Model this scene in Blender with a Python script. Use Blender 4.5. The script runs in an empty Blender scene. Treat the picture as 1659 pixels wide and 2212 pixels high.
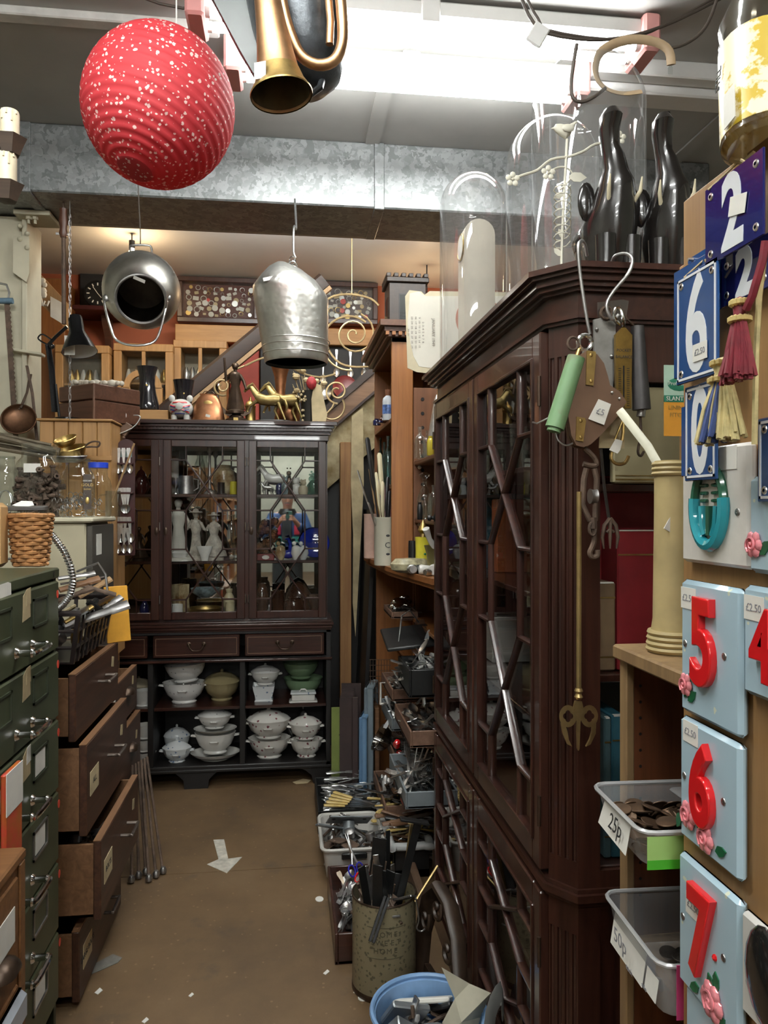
import bpy, math, random
from mathutils import Matrix, Vector
R = math.radians; PI = math.pi
random.seed(7)
sc = bpy.context.scene
C = sc.collection
# ---------------------------------------------------------------- camera
F, CX, HZ, YAW, ZC = 1650.0, 829.5, 1100.0, R(7.2), 1.45
cam = bpy.data.cameras.new('camera'); camo = bpy.data.objects.new('camera', cam); C.objects.link(camo)
cam.sensor_fit = 'VERTICAL'; cam.sensor_height = 36; cam.lens = 36*F/2212; cam.shift_y = -(1106-HZ)/2212
cam.clip_start = .02
camo.location = (0, 0, ZC); camo.rotation_euler = (PI/2, 0, -YAW); sc.camera = camo
# ---------------------------------------------------------------- world, exposure
w = bpy.data.worlds.new('world'); sc.world = w; w.use_nodes = True
w.node_tree.nodes['Background'].inputs[0].default_value = (.85, .92, 1, 1)
w.node_tree.nodes['Background'].inputs[1].default_value = .3
sc.view_settings.view_transform = 'Standard'; sc.view_settings.look = 'None'; sc.view_settings.gamma = 1
sc.view_settings.exposure = 0.75
TUBE = 72.0      # radiance of the fluorescent tubes
sc.cycles.transparent_max_bounces = 24
sc.cycles.max_bounces = 10; sc.cycles.caustics_reflective = False; sc.cycles.caustics_refractive = False
sc.cycles.sample_clamp_indirect = 4
# ---------------------------------------------------------------- measuring: pixel of the 1659x2212 frame -> point on a plane
def ray(px, py):
    u, v = (px-CX)/F, (HZ-py)/F
    return Vector((u*math.cos(YAW)+math.sin(YAW), -u*math.sin(YAW)+math.cos(YAW), v))
def at(px, py, Y=None, X=None, Z=None):
    d = ray(px, py)
    t = Y/d.y if Y is not None else X/d.x if X is not None else (Z-ZC)/d.z
    return Vector((d.x*t, d.y*t, ZC+d.z*t))
def mpp(p):   # metres per pixel at a point
    return (p[0]*math.sin(YAW)+p[1]*math.cos(YAW))/F
# ---------------------------------------------------------------- mesh helpers
def T(x, y=0, z=0):
    return Matrix.Translation(x if isinstance(x, Vector) else Vector((x, y, z)))
def RX(a): return Matrix.Rotation(R(a), 4, 'X')
def RY(a): return Matrix.Rotation(R(a), 4, 'Y')
def RZ(a): return Matrix.Rotation(R(a), 4, 'Z')
def S(x, y=None, z=None):
    return Matrix.Diagonal((x, x if y is None else y, x if z is None else z, 1))
def AZ(d): return Vector(d).to_track_quat('Z', 'Y').to_matrix().to_4x4()
class MB:
    def __init__(s): s.v = []; s.f = []
    def add(s, vs, fs, M=None):
        b = len(s.v)
        s.v += [tuple(M @ Vector(v)) for v in vs] if M is not None else [tuple(v) for v in vs]
        s.f += [tuple(i+b for i in f) for f in fs]; return s
    def bx(s, x0, x1, y0, y1, z0, z1, bev=0, M=None):
        if x0 > x1: x0, x1 = x1, x0
        if y0 > y1: y0, y1 = y1, y0
        if z0 > z1: z0, z1 = z1, z0
        b = min(bev, .45*min(x1-x0, y1-y0, z1-z0))
        if b <= 0:
            v = [(x, y, z) for z in (z0, z1) for y in (y0, y1) for x in (x0, x1)]
            return s.add(v, [(0,2,3,1),(4,5,7,6),(0,1,5,4),(2,6,7,3),(0,4,6,2),(1,3,7,5)], M)
        rings = []
        for z, e in ((z0, b), (z0+b, 0), (z1-b, 0), (z1, b)):
            a0, a1, c0, c1 = x0+e, x1-e, y0+e, y1-e
            k = b if e == 0 else b*.0+b*.5
            rings.append([(a0+k,c0,z),(a1-k,c0,z),(a1,c0+k,z),(a1,c1-k,z),(a1-k,c1,z),(a0+k,c1,z),(a0,c1-k,z),(a0,c0+k,z)])
        return s.loft(rings, M)
    def loft(s, rings, M=None, caps=True, closed=True):
        n = len(rings[0]); vs = [p for r in rings for p in r]; fs = []
        for i in range(len(rings)-1):
            for j in range(n if closed else n-1):
                k = (j+1) % n; fs.append((i*n+j, i*n+k, (i+1)*n+k, (i+1)*n+j))
        if caps and closed:
            fs.append(tuple(range(n-1, -1, -1))); fs.append(tuple(range((len(rings)-1)*n, len(rings)*n)))
        return s.add(vs, fs, M)
    def lathe(s, prof, n=24, M=None, sq=1.0, caps=True, ribs=0, ra=0.0):
        rings = []
        for r, z in prof:
            r = max(r, 1e-4)
            rings.append([((r*(1+ra*math.cos(ribs*2*PI*j/n)))*math.cos(2*PI*j/n), sq*(r*(1+ra*math.cos(ribs*2*PI*j/n)))*math.sin(2*PI*j/n), z) for j in range(n)])
        return s.loft(rings, M, caps)
    def cyl(s, a, b, r, r2=None, n=12):
        a, b = Vector(a), Vector(b); d = b-a
        return s.lathe([(r, 0), (r if r2 is None else r2, d.length)], n, T(a) @ AZ(d))
    def tube(s, pts, r, n=8, M=None, closed=False, flat=1.0):
        pts = [Vector(p) for p in pts]
        if 4 < len(pts) < 15 and not closed and not isinstance(r, (list, tuple)):
            q = []
            for i in range(len(pts)-1):
                p0, p1, p2, p3 = pts[max(i-1, 0)], pts[i], pts[i+1], pts[min(i+2, len(pts)-1)]
                for k in range(3): u = k/3; q.append(.5*(2*p1+(p2-p0)*u+(2*p0-5*p1+4*p2-p3)*u*u+(3*p1-p0-3*p2+p3)*u**3))
            pts = q+[pts[-1]]
        m = len(pts); rings = []; nx = None
        for i, p in enumerate(pts):
            a = pts[(i-1) % m] if (closed or i > 0) else p
            b = pts[(i+1) % m] if (closed or i < m-1) else p
            t = (b-a); t = t.normalized() if t.length > 1e-9 else Vector((0, 0, 1))
            if nx is None:
                nx = t.orthogonal().normalized()
            nx = (nx - t*nx.dot(t)); nx = nx.normalized() if nx.length > 1e-6 else t.orthogonal().normalized()
            ny = t.cross(nx); q = r[i] if isinstance(r, (list, tuple)) else r
            rings.append([p+nx*q*math.cos(2*PI*j/n)+ny*q*flat*math.sin(2*PI*j/n) for j in range(n)])
        if closed: rings.append(rings[0])
        return s.loft(rings, M, caps=not closed)
    def prism(s, poly, h0, h1, M=None):
        n = len(poly)
        vs = [(x, y, h0) for x, y in poly]+[(x, y, h1) for x, y in poly]
        fs = [tuple(range(n-1, -1, -1)), tuple(range(n, 2*n))]+[(i, (i+1) % n, n+(i+1) % n, n+i) for i in range(n)]
        return s.add(vs, fs, M)
    def ball(s, c, r, n=16, sc_=(1, 1, 1), M=None):
        m = (M if M is not None else Matrix()) @ T(*c) @ S(*sc_)
        return s.lathe([(r*math.sin(PI*i/(n//2)), -r*math.cos(PI*i/(n//2))) for i in range(n//2+1)], n, m)
    def wall(s, prof, n=24, M=None, th=.003, sq=1.0, ribs=0, ra=0.0):   # open vessel: outer profile then back down inside
        inner = [(max(r-th, .0005), z+(th if i == 0 else 0)) for i, (r, z) in enumerate(prof)]
        return s.lathe([(0, prof[0][1])]+prof+inner[::-1]+[(0, prof[0][1]+th)], n, M, sq, True, ribs, ra)
    def mesh(s, name, mat, ang=38):
        me = bpy.data.meshes.new(name); me.from_pydata(s.v, [], s.f); me.update()
        me.polygons.foreach_set('use_smooth', [True]*len(me.polygons)); me.set_sharp_from_angle(angle=R(ang))
        if mat is not None: me.materials.append(mat)
        return me
    def build(s, name, mat, parent=None, M=None, ang=38):
        o = bpy.data.objects.new(name, s.mesh(name, mat, ang)); C.objects.link(o)
        if parent is not None: o.parent = parent
        if M is not None: o.matrix_local = M
        return o
def tag(o, label, cat, group=None):
    o['label'] = label; o['category'] = cat
    if group: o['group'] = group
    return o
def struct(o, label=None):
    o['kind'] = 'structure'
    if label: o['label'] = label
    return o
def thing(name, label, cat, loc=(0, 0, 0), rz=0, group=None, M=None):
    o = bpy.data.objects.new(name, None); C.objects.link(o); o.empty_display_size = .02
    o.matrix_world = M if M is not None else T(Vector(loc)) @ RZ(rz)
    return tag(o, label, cat, group)
def dup(o, M, label=None, group=None, parent=None):
    c = o.copy(); C.objects.link(c)
    if parent is None: c.matrix_world = M
    if label: c['label'] = label
    if group: c['group'] = group
    for ch in list(o.children):
        k = ch.copy(); C.objects.link(k); k.parent = c
        for g in list(ch.children):
            q = g.copy(); C.objects.link(q); q.parent = k
    return c
def inst(name, me, M, parent=None):
    o = bpy.data.objects.new(name, me); C.objects.link(o)
    if parent is not None: o.parent = parent; o.matrix_local = M
    else: o.matrix_world = M
    return o
def one(name, mb, mat, label, cat, M=None, group=None, ang=38):
    o = mb.build(name, mat, None, None, ang)
    if M is not None: o.matrix_world = M
    return tag(o, label, cat, group)
def text(body, size, M, parent, mat, ex=.0004, name='lettering', align='CENTER', sx=1.0, off=0, res=2):
    cu = bpy.data.curves.new(name, 'FONT'); cu.body = body; cu.size = size; cu.extrude = ex; cu.align_x = align; cu.align_y = 'CENTER'
    cu.resolution_u = res; cu.offset = off; to = bpy.data.objects.new(name, cu)
    me = bpy.data.meshes.new_from_object(to); bpy.data.objects.remove(to); bpy.data.curves.remove(cu)
    me.materials.clear(); me.materials.append(mat)
    o = bpy.data.objects.new(name, me); C.objects.link(o)
    if parent is not None: o.parent = parent
    o.matrix_local = M @ S(sx, 1, 1)
    return o
FACE = RX(90)          # lays flat text upright facing local -Y
# ---------------------------------------------------------------- materials
MATS = {}
def _new(name):
    m = bpy.data.materials.new(name); m.use_nodes = True; nt = m.node_tree
    return m, nt, nt.nodes['Principled BSDF']
def _coord(nt, scale=(1, 1, 1)):
    tc = nt.nodes.new('ShaderNodeTexCoord'); mp = nt.nodes.new('ShaderNodeMapping'); mp.inputs['Scale'].default_value = scale
    nt.links.new(tc.outputs['Object'], mp.inputs[0]); return mp.outputs[0]
def _noise(nt, co, scale, detail=4, rough=.6, dist=0):
    n = nt.nodes.new('ShaderNodeTexNoise'); n.inputs['Scale'].default_value = scale; n.inputs['Detail'].default_value = detail
    n.inputs['Roughness'].default_value = rough; n.inputs['Distortion'].default_value = dist; nt.links.new(co, n.inputs['Vector']); return n.outputs['Fac']
def _ramp(nt, fac, stops):
    r = nt.nodes.new('ShaderNodeValToRGB'); e = r.color_ramp.elements
    while len(e) < len(stops): e.new(.5)
    for k, (p, c) in zip(e, stops): k.position = p; k.color = (*c, 1)
    nt.links.new(fac, r.inputs[0]); return r.outputs[0]
def _bump(nt, b, fac, st, dist=.002):
    n = nt.nodes.new('ShaderNodeBump'); n.inputs['Strength'].default_value = st; n.inputs['Distance'].default_value = dist
    nt.links.new(fac, n.inputs['Height']); nt.links.new(n.outputs[0], b.inputs['Normal'])
def mat(name, col, rough=.5, metal=0.0, var=.12, vs=12, bump=0, bs=60, coat=0, spec=.5, sub=0, c2=None, lo=.35, hi=.65):
    if name in MATS: return MATS[name]
    m, nt, b = _new(name); MATS[name] = m
    co = _coord(nt)
    if var or c2:
        a = tuple(x*(1-var) for x in col); d = c2 or tuple(min(1, x*(1+var)) for x in col)
        nt.links.new(_ramp(nt, _noise(nt, co, vs), [(lo, a), (hi, d)]), b.inputs['Base Color'])
    else: b.inputs['Base Color'].default_value = (*col, 1)
    b.inputs['Roughness'].default_value = rough; b.inputs['Metallic'].default_value = metal
    b.inputs['Coat Weight'].default_value = coat; b.inputs['Specular IOR Level'].default_value = spec
    if sub: b.inputs['Subsurface Weight'].default_value = sub
    if bump: _bump(nt, b, _noise(nt, co, bs), bump)
    return m
def wood(name, c1, c2, rough=.4, axis='z', sc_=1.0, coat=0, spec=.5):
    if name in MATS: return MATS[name]
    m, nt, b = _new(name); MATS[name] = m
    k = {'x': (1.4, 26, 26), 'y': (26, 1.4, 26), 'z': (26, 26, 1.4)}[axis]
    f = _noise(nt, _coord(nt, tuple(q*sc_ for q in k)), 1.6, 6, .62, .9)
    nt.links.new(_ramp(nt, f, [(.28, c1), (.5, tuple((a+d)/2 for a, d in zip(c1, c2))), (.72, c2)]), b.inputs['Base Color'])
    b.inputs['Roughness'].default_value = rough; b.inputs['Coat Weight'].default_value = coat; b.inputs['Specular IOR Level'].default_value = spec
    _bump(nt, b, f, .12, .001); return m
def glass(name, tint=(.97, .98, .98), lo=.04, hi=.55, rough=.02, haze=0):
    if name in MATS: return MATS[name]
    m = bpy.data.materials.new(name); m.use_nodes = True; nt = m.node_tree; nt.nodes.clear(); MATS[name] = m
    o = nt.nodes.new('ShaderNodeOutputMaterial'); mx = nt.nodes.new('ShaderNodeMixShader'); t = nt.nodes.new('ShaderNodeBsdfTransparent'); g = nt.nodes.new('ShaderNodeBsdfGlossy')
    if haze:
        t0 = t; df = nt.nodes.new('ShaderNodeBsdfDiffuse'); df.inputs[0].default_value = (.8, .8, .8, 1); mh = nt.nodes.new('ShaderNodeMixShader'); mh.inputs[0].default_value = haze
        nt.links.new(t.outputs[0], mh.inputs[1]); nt.links.new(df.outputs[0], mh.inputs[2])
    fr = nt.nodes.new('ShaderNodeLayerWeight'); fr.inputs[0].default_value = .25
    mr = nt.nodes.new('ShaderNodeMapRange'); mr.inputs[3].default_value = lo; mr.inputs[4].default_value = hi
    t.inputs[0].default_value = (*tint, 1); g.inputs['Roughness'].default_value = rough
    nt.links.new(fr.outputs['Facing'], mr.inputs[0]); nt.links.new(mr.outputs[0], mx.inputs[0]); nt.links.new((mh if haze else t).outputs[0], mx.inputs[1]); nt.links.new(g.outputs[0], mx.inputs[2]); nt.links.new(mx.outputs[0], o.inputs[0])
    return m
def emit(name, col, st):
    if name in MATS: return MATS[name]
    m, nt, b = _new(name); MATS[name] = m
    b.inputs['Base Color'].default_value = (*col, 1); b.inputs['Emission Color'].default_value = (*col, 1); b.inputs['Emission Strength'].default_value = st
    return m
def speckle(name, base, spots, scale, thr, rough=.6, c3=None, thr3=None, sub=0, bump=0):   # voronoi spots on a ground
    if name in MATS: return MATS[name]
    m, nt, b = _new(name); MATS[name] = m
    co = _coord(nt); v = nt.nodes.new('ShaderNodeTexVoronoi'); v.inputs['Scale'].default_value = scale; nt.links.new(co, v.inputs['Vector'])
    nz = _noise(nt, co, scale*2.3, 2); ad = nt.nodes.new('ShaderNodeMath'); ad.operation = 'MULTIPLY_ADD'; nt.links.new(nz, ad.inputs[0]); ad.inputs[1].default_value = .55; nt.links.new(v.outputs['Distance'], ad.inputs[2])
    st = [(thr, spots), (thr+.02, base)]
    nt.links.new(_ramp(nt, ad.outputs[0], st), b.inputs['Base Color']); b.inputs['Roughness'].default_value = rough
    if bump: _bump(nt, b, _noise(nt, co, 30), bump)
    return m
MAH = wood('mahogany', (.012, .0045, .0035), (.05, .017, .011), .28, 'z', 1, .3)
MAHX = wood('mahogany_cross', (.012, .0045, .0035), (.05, .017, .011), .28, 'x', 1, .3)
MAHR = wood('mahogany_red', (.022, .008, .0055), (.058, .021, .013), .3, 'z', 1, .3)
MAHRX = wood('mahogany_red_cross', (.022, .008, .0055), (.058, .021, .013), .3, 'x', 1, .3)
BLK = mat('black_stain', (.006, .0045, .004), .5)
OAK = wood('orange_wood', (.17, .06, .017), (.30, .12, .035), .4, 'z')
OAKX = wood('orange_wood_x', (.17, .06, .017), (.30, .12, .035), .4, 'x')
PINE = wood('pine', (.36, .18, .06), (.52, .29, .11), .5, 'z')
PINEX = wood('pine_x', (.36, .18, .06), (.52, .29, .11), .5, 'x')
CHEST = wood('chest_wood', (.028, .011, .006), (.082, .035, .018), .45, 'x')
CHESTL = wood('chest_edge', (.11, .05, .02), (.22, .11, .05), .6, 'x')
RAW = wood('raw_board', (.26, .15, .07), (.40, .25, .12), .6, 'z')
STEEL = mat('steel', (.72, .72, .71), .30, 1, .15, 30)
DULL = mat('dull_steel', (.40, .39, .38), .42, 1, .25, 25)
CHROME = mat('chrome', (.8, .8, .8), .12, 1, .03)
BRASS = mat('brass', (.50, .35, .13), .38, 1, .25, 18)
COPPER = mat('copper', (.44, .20, .10), .38, 1, .3, 14)
BRONZE = mat('bronze', (.07, .045, .03), .35, .7, .3, 20)
IRON = mat('rusty_iron', (.10, .065, .045), .75, .3, .35, 30, .3, 80)
BLACKM = mat('black_metal', (.012, .012, .012), .4, .3, .1)
WHITE = mat('white_ceramic', (.62, .61, .57), .12, 0, .04, 8, coat=.3)
PAPER = mat('paper', (.72, .70, .64), .8, 0, .05, 20)
CARD = mat('old_card', (.55, .44, .26), .85, 0, .15, 12)
INK = mat('ink', (.02, .02, .02), .6, 0, 0)
CREAM = mat('cream_paint', (.50, .46, .34), .55, 0, .12, 4, .1, 30)
MIRROR = mat('mirror', (.82, .83, .82), .02, 1, 0)
PANE = glass('window_glass', (.96, .97, .96), .05, .6, .01)
JAR = glass('jar_glass', (.95, .97, .96), .05, .55, .03)
# ================================================================ the setting
FLOOR = None
def floor_mat():
    m, nt, b = _new('vinyl_floor'); co = _coord(nt)
    f = _noise(nt, co, 2.2, 8, .65); c = _ramp(nt, f, [(.3, (.085, .052, .026)), (.55, (.14, .085, .040)), (.75, (.17, .11, .058))])
    v = nt.nodes.new('ShaderNodeTexVoronoi'); v.inputs['Scale'].default_value = 26; nt.links.new(co, v.inputs['Vector'])
    sp = _ramp(nt, v.outputs['Distance'], [(.09, (1, 1, 1)), (.13, (0, 0, 0))])
    mx = nt.nodes.new('ShaderNodeMixRGB'); nt.links.new(sp, mx.inputs[0]); nt.links.new(c, mx.inputs[1]); mx.inputs[2].default_value = (.20, .125, .066, 1)
    d = _ramp(nt, _noise(nt, co, 5, 6), [(.60, (0, 0, 0)), (.78, (1, 1, 1))])
    m2 = nt.nodes.new('ShaderNodeMixRGB'); nt.links.new(d, m2.inputs[0]); nt.links.new(mx.outputs[0], m2.inputs[1]); m2.inputs[2].default_value = (.055, .042, .03, 1)
    nt.links.new(m2.outputs[0], b.inputs['Base Color']); b.inputs['Roughness'].default_value = .55
    _bump(nt, b, _noise(nt, co, 90), .15); return m
FM = floor_mat()
SEAM = 3.115
struct(MB().bx(-1.95, 2.3, -9, SEAM-.002, -.03, 0).build('floor', FM), 'brown speckled vinyl floor with worn dirty patches')
struct(MB().bx(-1.95, 2.3, SEAM+.002, 5.45, -.03, 0).build('floor', FM), 'brown vinyl floor sheet beyond the seam')
struct(MB().bx(-1.95, 2.3, SEAM-.03, SEAM+.03, -.06, -.006).build('floor', BLK), 'dark gap between two vinyl sheets')
CEIL = 3.02
CEILM = mat('ceiling_paint', (.42, .41, .39), .8, 0, .06, 3)
struct(MB().bx(-1.95, 2.3, -9, 3.6, CEIL, CEIL+.05).build('ceiling', CEILM), 'grey painted ceiling panels')
struct(MB().bx(-1.95, 2.3, 3.6, 5.45, CEIL+.02, CEIL+.07).build('ceiling', mat('ceiling_white', (.80, .78, .74), .45, 0, .03, 3)), 'white ceiling beyond the metal duct')
for x in (-1.3, .33, 1.7):
    struct(MB().bx(x, x+.06, 2.75, 3.25, CEIL-.008, CEIL).build('trim_1', CEILM))
struct(MB().bx(-1.95, -.22, 2.50, 2.55, CEIL-.03, CEIL, .004).build('trim_2', mat('conduit_white', (.6, .58, .55), .5)), 'white cable trunking along the ceiling')
WALL_O = mat('wall_orange', (.30, .075, .028), .7, 0, .12, 2)
WALL_G = mat('wall_green_grey', (.36, .36, .30), .8, 0, .1, 3)
struct(MB().bx(-1.95, 2.3, 5.4, 5.45, 0, CEIL+.07).build('wall_back', WALL_O), 'orange red wall of the back room')
struct(MB().bx(-2.0, -1.95, -9, 5.45, 0, CEIL+.07).build('wall_left', WALL_G))
struct(MB().bx(2.3, 2.35, -9, 5.45, 0, CEIL+.07).build('wall_right', WALL_G))
struct(MB().bx(-1.95, 2.3, -9.05, -9, 0, CEIL).build('wall_rear', WALL_G))
def duct_mat():
    m, nt, b = _new('galvanised'); co = _coord(nt)
    v = nt.nodes.new('ShaderNodeTexVoronoi'); v.inputs['Scale'].default_value = 42; v.distance = 'CHEBYCHEV'
    nz = nt.nodes.new('ShaderNodeTexNoise'); nz.inputs['Scale'].default_value = 30; nt.links.new(co, nz.inputs['Vector'])
    mx = nt.nodes.new('ShaderNodeMixRGB'); mx.inputs[0].default_value = .08; nt.links.new(co, mx.inputs[1]); nt.links.new(nz.outputs['Color'], mx.inputs[2]); nt.links.new(mx.outputs[0], v.inputs['Vector'])
    nt.links.new(_ramp(nt, v.outputs['Color'], [(.2, (.17, .18, .18)), (.8, (.30, .31, .315))]), b.inputs['Base Color'])
    b.inputs['Metallic'].default_value = .4; b.inputs['Roughness'].default_value = .42; return m
GALV = duct_mat()
d = thing('ventilation_duct', 'galvanised steel ventilation duct running across under the ceiling', 'duct', (0, 3.25, 2.74))
for k, (a, b_) in enumerate(((-1.9, -1.06), (-1.05, .385), (.395, 1.9))):
    MB().bx(a, b_, 0, .36, 0, .28, .006).build('duct_section', GALV, d)
for x in (-1.055, .39):
    MB().bx(x-.022, x+.022, -.007, .367, -.007, .279, .003).build('flange', GALV, d)
struct(MB().bx(-1.9, 2.2, 3.63, 3.80, 2.80, CEIL, .004).build('beam', mat('beam_grey', (.42, .42, .40), .7, 0, .1, 6, .2, 50)), 'grey steel beam behind the duct')
# fluorescent fittings
TUBEM = emit('tube_light', (.97, 1, .98), TUBE); TUBE_DIM = emit('dimmed_tube_light', (.97, 1, .98), TUBE*.42)  # second material dims the tubes in view to curb their glare
FIT = mat('fitting_white', (.75, .74, .72), .4, 0, .03)
PINK = mat('pink_end', (.70, .33, .31), .5, 0, .05)
def fitting(label, x0, x1, y, z, tubes, lit=None, group=None):
    t = thing('fluorescent_light', label, 'ceiling light', ((x0+x1)/2, y, z), 0, group); h = (x1-x0)/2; l0, l1 = lit or (-h+.03, h-.03)
    MB().bx(-h, h, -.05, .05, .03, .085, .008).build('batten', FIT, t)
    for s in (-1, 1): MB().bx(s*h-.028, s*h+.028, -.075, .075, -.03, .09, .008).build('end_cap', PINK if s*h > 0 or True else FIT, t)
    for dy in tubes:
        MB().cyl((l0, dy, 0), (l1, dy, 0), .014, n=12).build('lamp_tube', TUBE_DIM if 2 < y < 3 else TUBEM, t)
        for xx in (l0, l1): MB().cyl((xx-.012, dy, 0), (xx+.012, dy, 0), .0155, n=12).build('tube_holder', FIT, t)
    MB().bx(-.03, .03, -.055, .055, .012, .088, .004).build('clip', FIT, t)
    return t
fitting('long bright fluorescent fitting nearest above the glass domes', -.27, 1.14, 2.35, 2.925, (-.035, .035))
fitting('second fluorescent fitting with twin tubes beside the metal duct', -.18, 1.02, 2.62, 2.925, (-.03, .03))
fitting('added unseen fluorescent fitting behind the duct brightening the back room', -.6, .8, 3.93, 2.945, (-.035,))  # unseen fitting, added to brighten the back ceiling and bookcase top
t = thing('cable_trunking', 'white plastic trunking running on along the ceiling past the lights', 'trunking', (1.05, 2.58, CEIL-.09))
MB().bx(0, 1.2, 0, .10, 0, .09, .006).build('cover', FIT, t); MB().bx(0, 1.2, -.06, -.005, .03, .09, .004).build('channel', FIT, t)
for k, (x, y) in enumerate(((-.7, -.6), (-.7, -3.0), (-1.2, 1.0), (-.7, -5.4), (-.7, -7.8))):
    fitting(['overhead fluorescent fitting just behind the photographer', 'fluorescent fitting far down the shop behind the photographer', 'fluorescent fitting over the green drawers out of shot', 'fourth fluorescent fitting down the shop', 'fluorescent fitting at the rear wall of the shop'][k], x, x+1.4, y, 2.925, (-.035, .035))
# warm lamp of the back room
bp = at(285, 552, Y=4.55)
t = thing('pendant_bulb', 'small warm bulb glowing behind the hanging cauldron', 'light bulb', bp)
MB().lathe([(0, -.05), (.02, -.045), (.03, -.025), (.028, 0), (.014, .03), (.013, .045)], 16).build('bulb', emit('warm_bulb', (1, .72, .42), 60), t)
MB().lathe([(.017, .04), (.017, .085), (.004, .09), (.004, CEIL-bp.z+.02)], 12).build('holder', BLACKM, t)
t = thing('pendant_bulb', 'warm bulb lighting the far end of the back room', 'light bulb', (.9, 4.9, 2.75))
MB().lathe([(0, -.05), (.02, -.045), (.03, -.025), (.028, 0), (.014, .03), (.013, .045)], 16).build('bulb', MATS['warm_bulb'], t)
MB().lathe([(.017, .04), (.017, .085), (.004, .09), (.004, CEIL+.02-2.75)], 12).build('holder', BLACKM, t)
# ================================================================ astragal glazing shared by both bookcases
def glazing(w, h, door, M, barmat, rows, a=.22, bar=.0085, pm=None, lead=None):
    # local: x 0..w, z 0..h, in the plane y=0; returns nothing, adds glazing bars and panes as sub-parts of the door
    r1, r2, r3, r4 = rows; c1, c2 = (r1+r2)/2, (r3+r4)/2; b = 1-a
    P = lambda u, v: (u*w, h*(1-v))
    segs = [((a,0),(a,r1)),((b,0),(b,r1)),((0,r1),(a,r1)),((b,r1),(1,r1)),((a,r1),(b,r2)),((b,r1),(a,r2)),((0,r2),(a,r2)),((b,r2),(1,r2)),
            ((a,r2),(a,r3)),((b,r2),(b,r3)),((0,r3),(a,r3)),((b,r3),(1,r3)),((a,r3),(b,r4)),((b,r3),(a,r4)),((0,r4),(a,r4)),((b,r4),(1,r4)),((a,r4),(a,1)),((b,r4),(b,1))]
    mb = MB()
    for p, q in segs:
        p, q = Vector(P(*p)), Vector(P(*q)); d = (q-p); L = d.length; ang = math.atan2(d.y, d.x)
        m = T(p.x, 0, p.y) @ Matrix.Rotation(-ang, 4, 'Y')
        k = bar/2
        prof = [(-k, .004), (-k, -.006), (-k*.45, -.011), (k*.45, -.011), (k, -.006), (k, .004)]
        mb.loft([[(0-k*.6, y, z) for z, y in prof], [(L+k*.6, y, z) for z, y in prof]], m)
    mb.build('glazing_bars', barmat, door, M)
    polys = [[(0,0),(a,0),(a,r1),(0,r1)],[(b,0),(1,0),(1,r1),(b,r1)],[(a,0),(b,0),(b,r1),(.5,c1),(a,r1)],[(0,r1),(a,r1),(.5,c1),(a,r2),(0,r2)],
             [(1,r1),(b,r1),(.5,c1),(b,r2),(1,r2)],[(.5,c1),(b,r2),(b,r3),(.5,c2),(a,r3),(a,r2)],[(0,r2),(a,r2),(a,r3),(0,r3)],[(b,r2),(1,r2),(1,r3),(b,r3)],
             [(0,r3),(a,r3),(.5,c2),(a,r4),(0,r4)],[(1,r3),(b,r3),(.5,c2),(b,r4),(1,r4)],[(a,r4),(.5,c2),(b,r4),(b,1),(a,1)],[(0,r4),(a,r4),(a,1),(0,1)],[(b,r4),(1,r4),(1,1),(b,1)]]
    for po in polys:
        q = [P(*p) for p in po]
        MB().add([(x, 0, z) for x, z in q], [tuple(range(len(q)))]).build('pane', pm or PANE, door, M)
def moulding(mb, x0, x1, y, steps, ydepth, sides=True):   # stepped moulding: steps = [(z0, z1, projection)]
    for z0, z1, p in steps:
        mb.bx(x0-(p if sides else 0), x1+(p if sides else 0), y-p, y+ydepth, z0, z1, .0025)
# ================================================================ the dark bookcase at the end of the aisle
XL, XR, YU, YL = -1.085, .212, 4.10, 4.05
bk = thing('glazed_bookcase', 'dark mahogany bookcase with three astragal glazed doors at the end of the aisle', 'bookcase', (0, 0, 0))
D = .34
mb = MB(); mb.bx(XL, XL+.022, YU, YU+D, .87, 1.83); mb.bx(XR-.022, XR, YU, YU+D, .87, 1.83); mb.bx(XL, XR, YU, YU+D, 1.80, 1.83); mb.bx(XL, XR, YU+.01, YU+D, .855, .875)
mb.build('upper_carcass', MAH, bk)
mb = MB(); moulding(mb, XL, XR, YU, [(1.815, 1.845, .006), (1.845, 1.856, .018), (1.862, 1.878, .026), (1.878, 1.893, .036), (1.893, 1.915, .05)], D)
mb.bx(XL-.012, XR+.012, YU-.012, YU+D, 1.855, 1.865); mb.build('cornice', MAHX, bk)
mb = MB()
n = 74
for i in range(n):
    x = XL-.02+(XR-XL+.04)*(i+.5)/n; mb.bx(x-.0055, x+.0055, YU-.031, YU-.02, 1.864, 1.8775)
o = mb.build('dentil_course', MAHX, bk); o['kind'] = 'stuff'
MB().bx(XL+.022, XR-.022, YU+D-.03, YU+D-.027, .875, 1.80).build('mirror_back', MIRROR, bk)
MB().bx(XL, XR, YU+D-.026, YU+D, .86, 1.83).build('back_board', BLK, bk)
SH1, SH2, SH0 = 1.53, 1.175, .876
for z in (SH1, SH2): MB().bx(XL+.022, XR-.022, YU+.05, YU+D-.032, z-.016, z, .002).build('shelf', MAHX, bk)
for x in (-.652, -.213): MB().bx(x-.010, x+.010, YU-.002, YU+.05, .875, 1.80).build('mullion', MAH, bk)
DOORS = [(-1.075, -.662), (-.642, -.223), (-.203, .205)]
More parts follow.
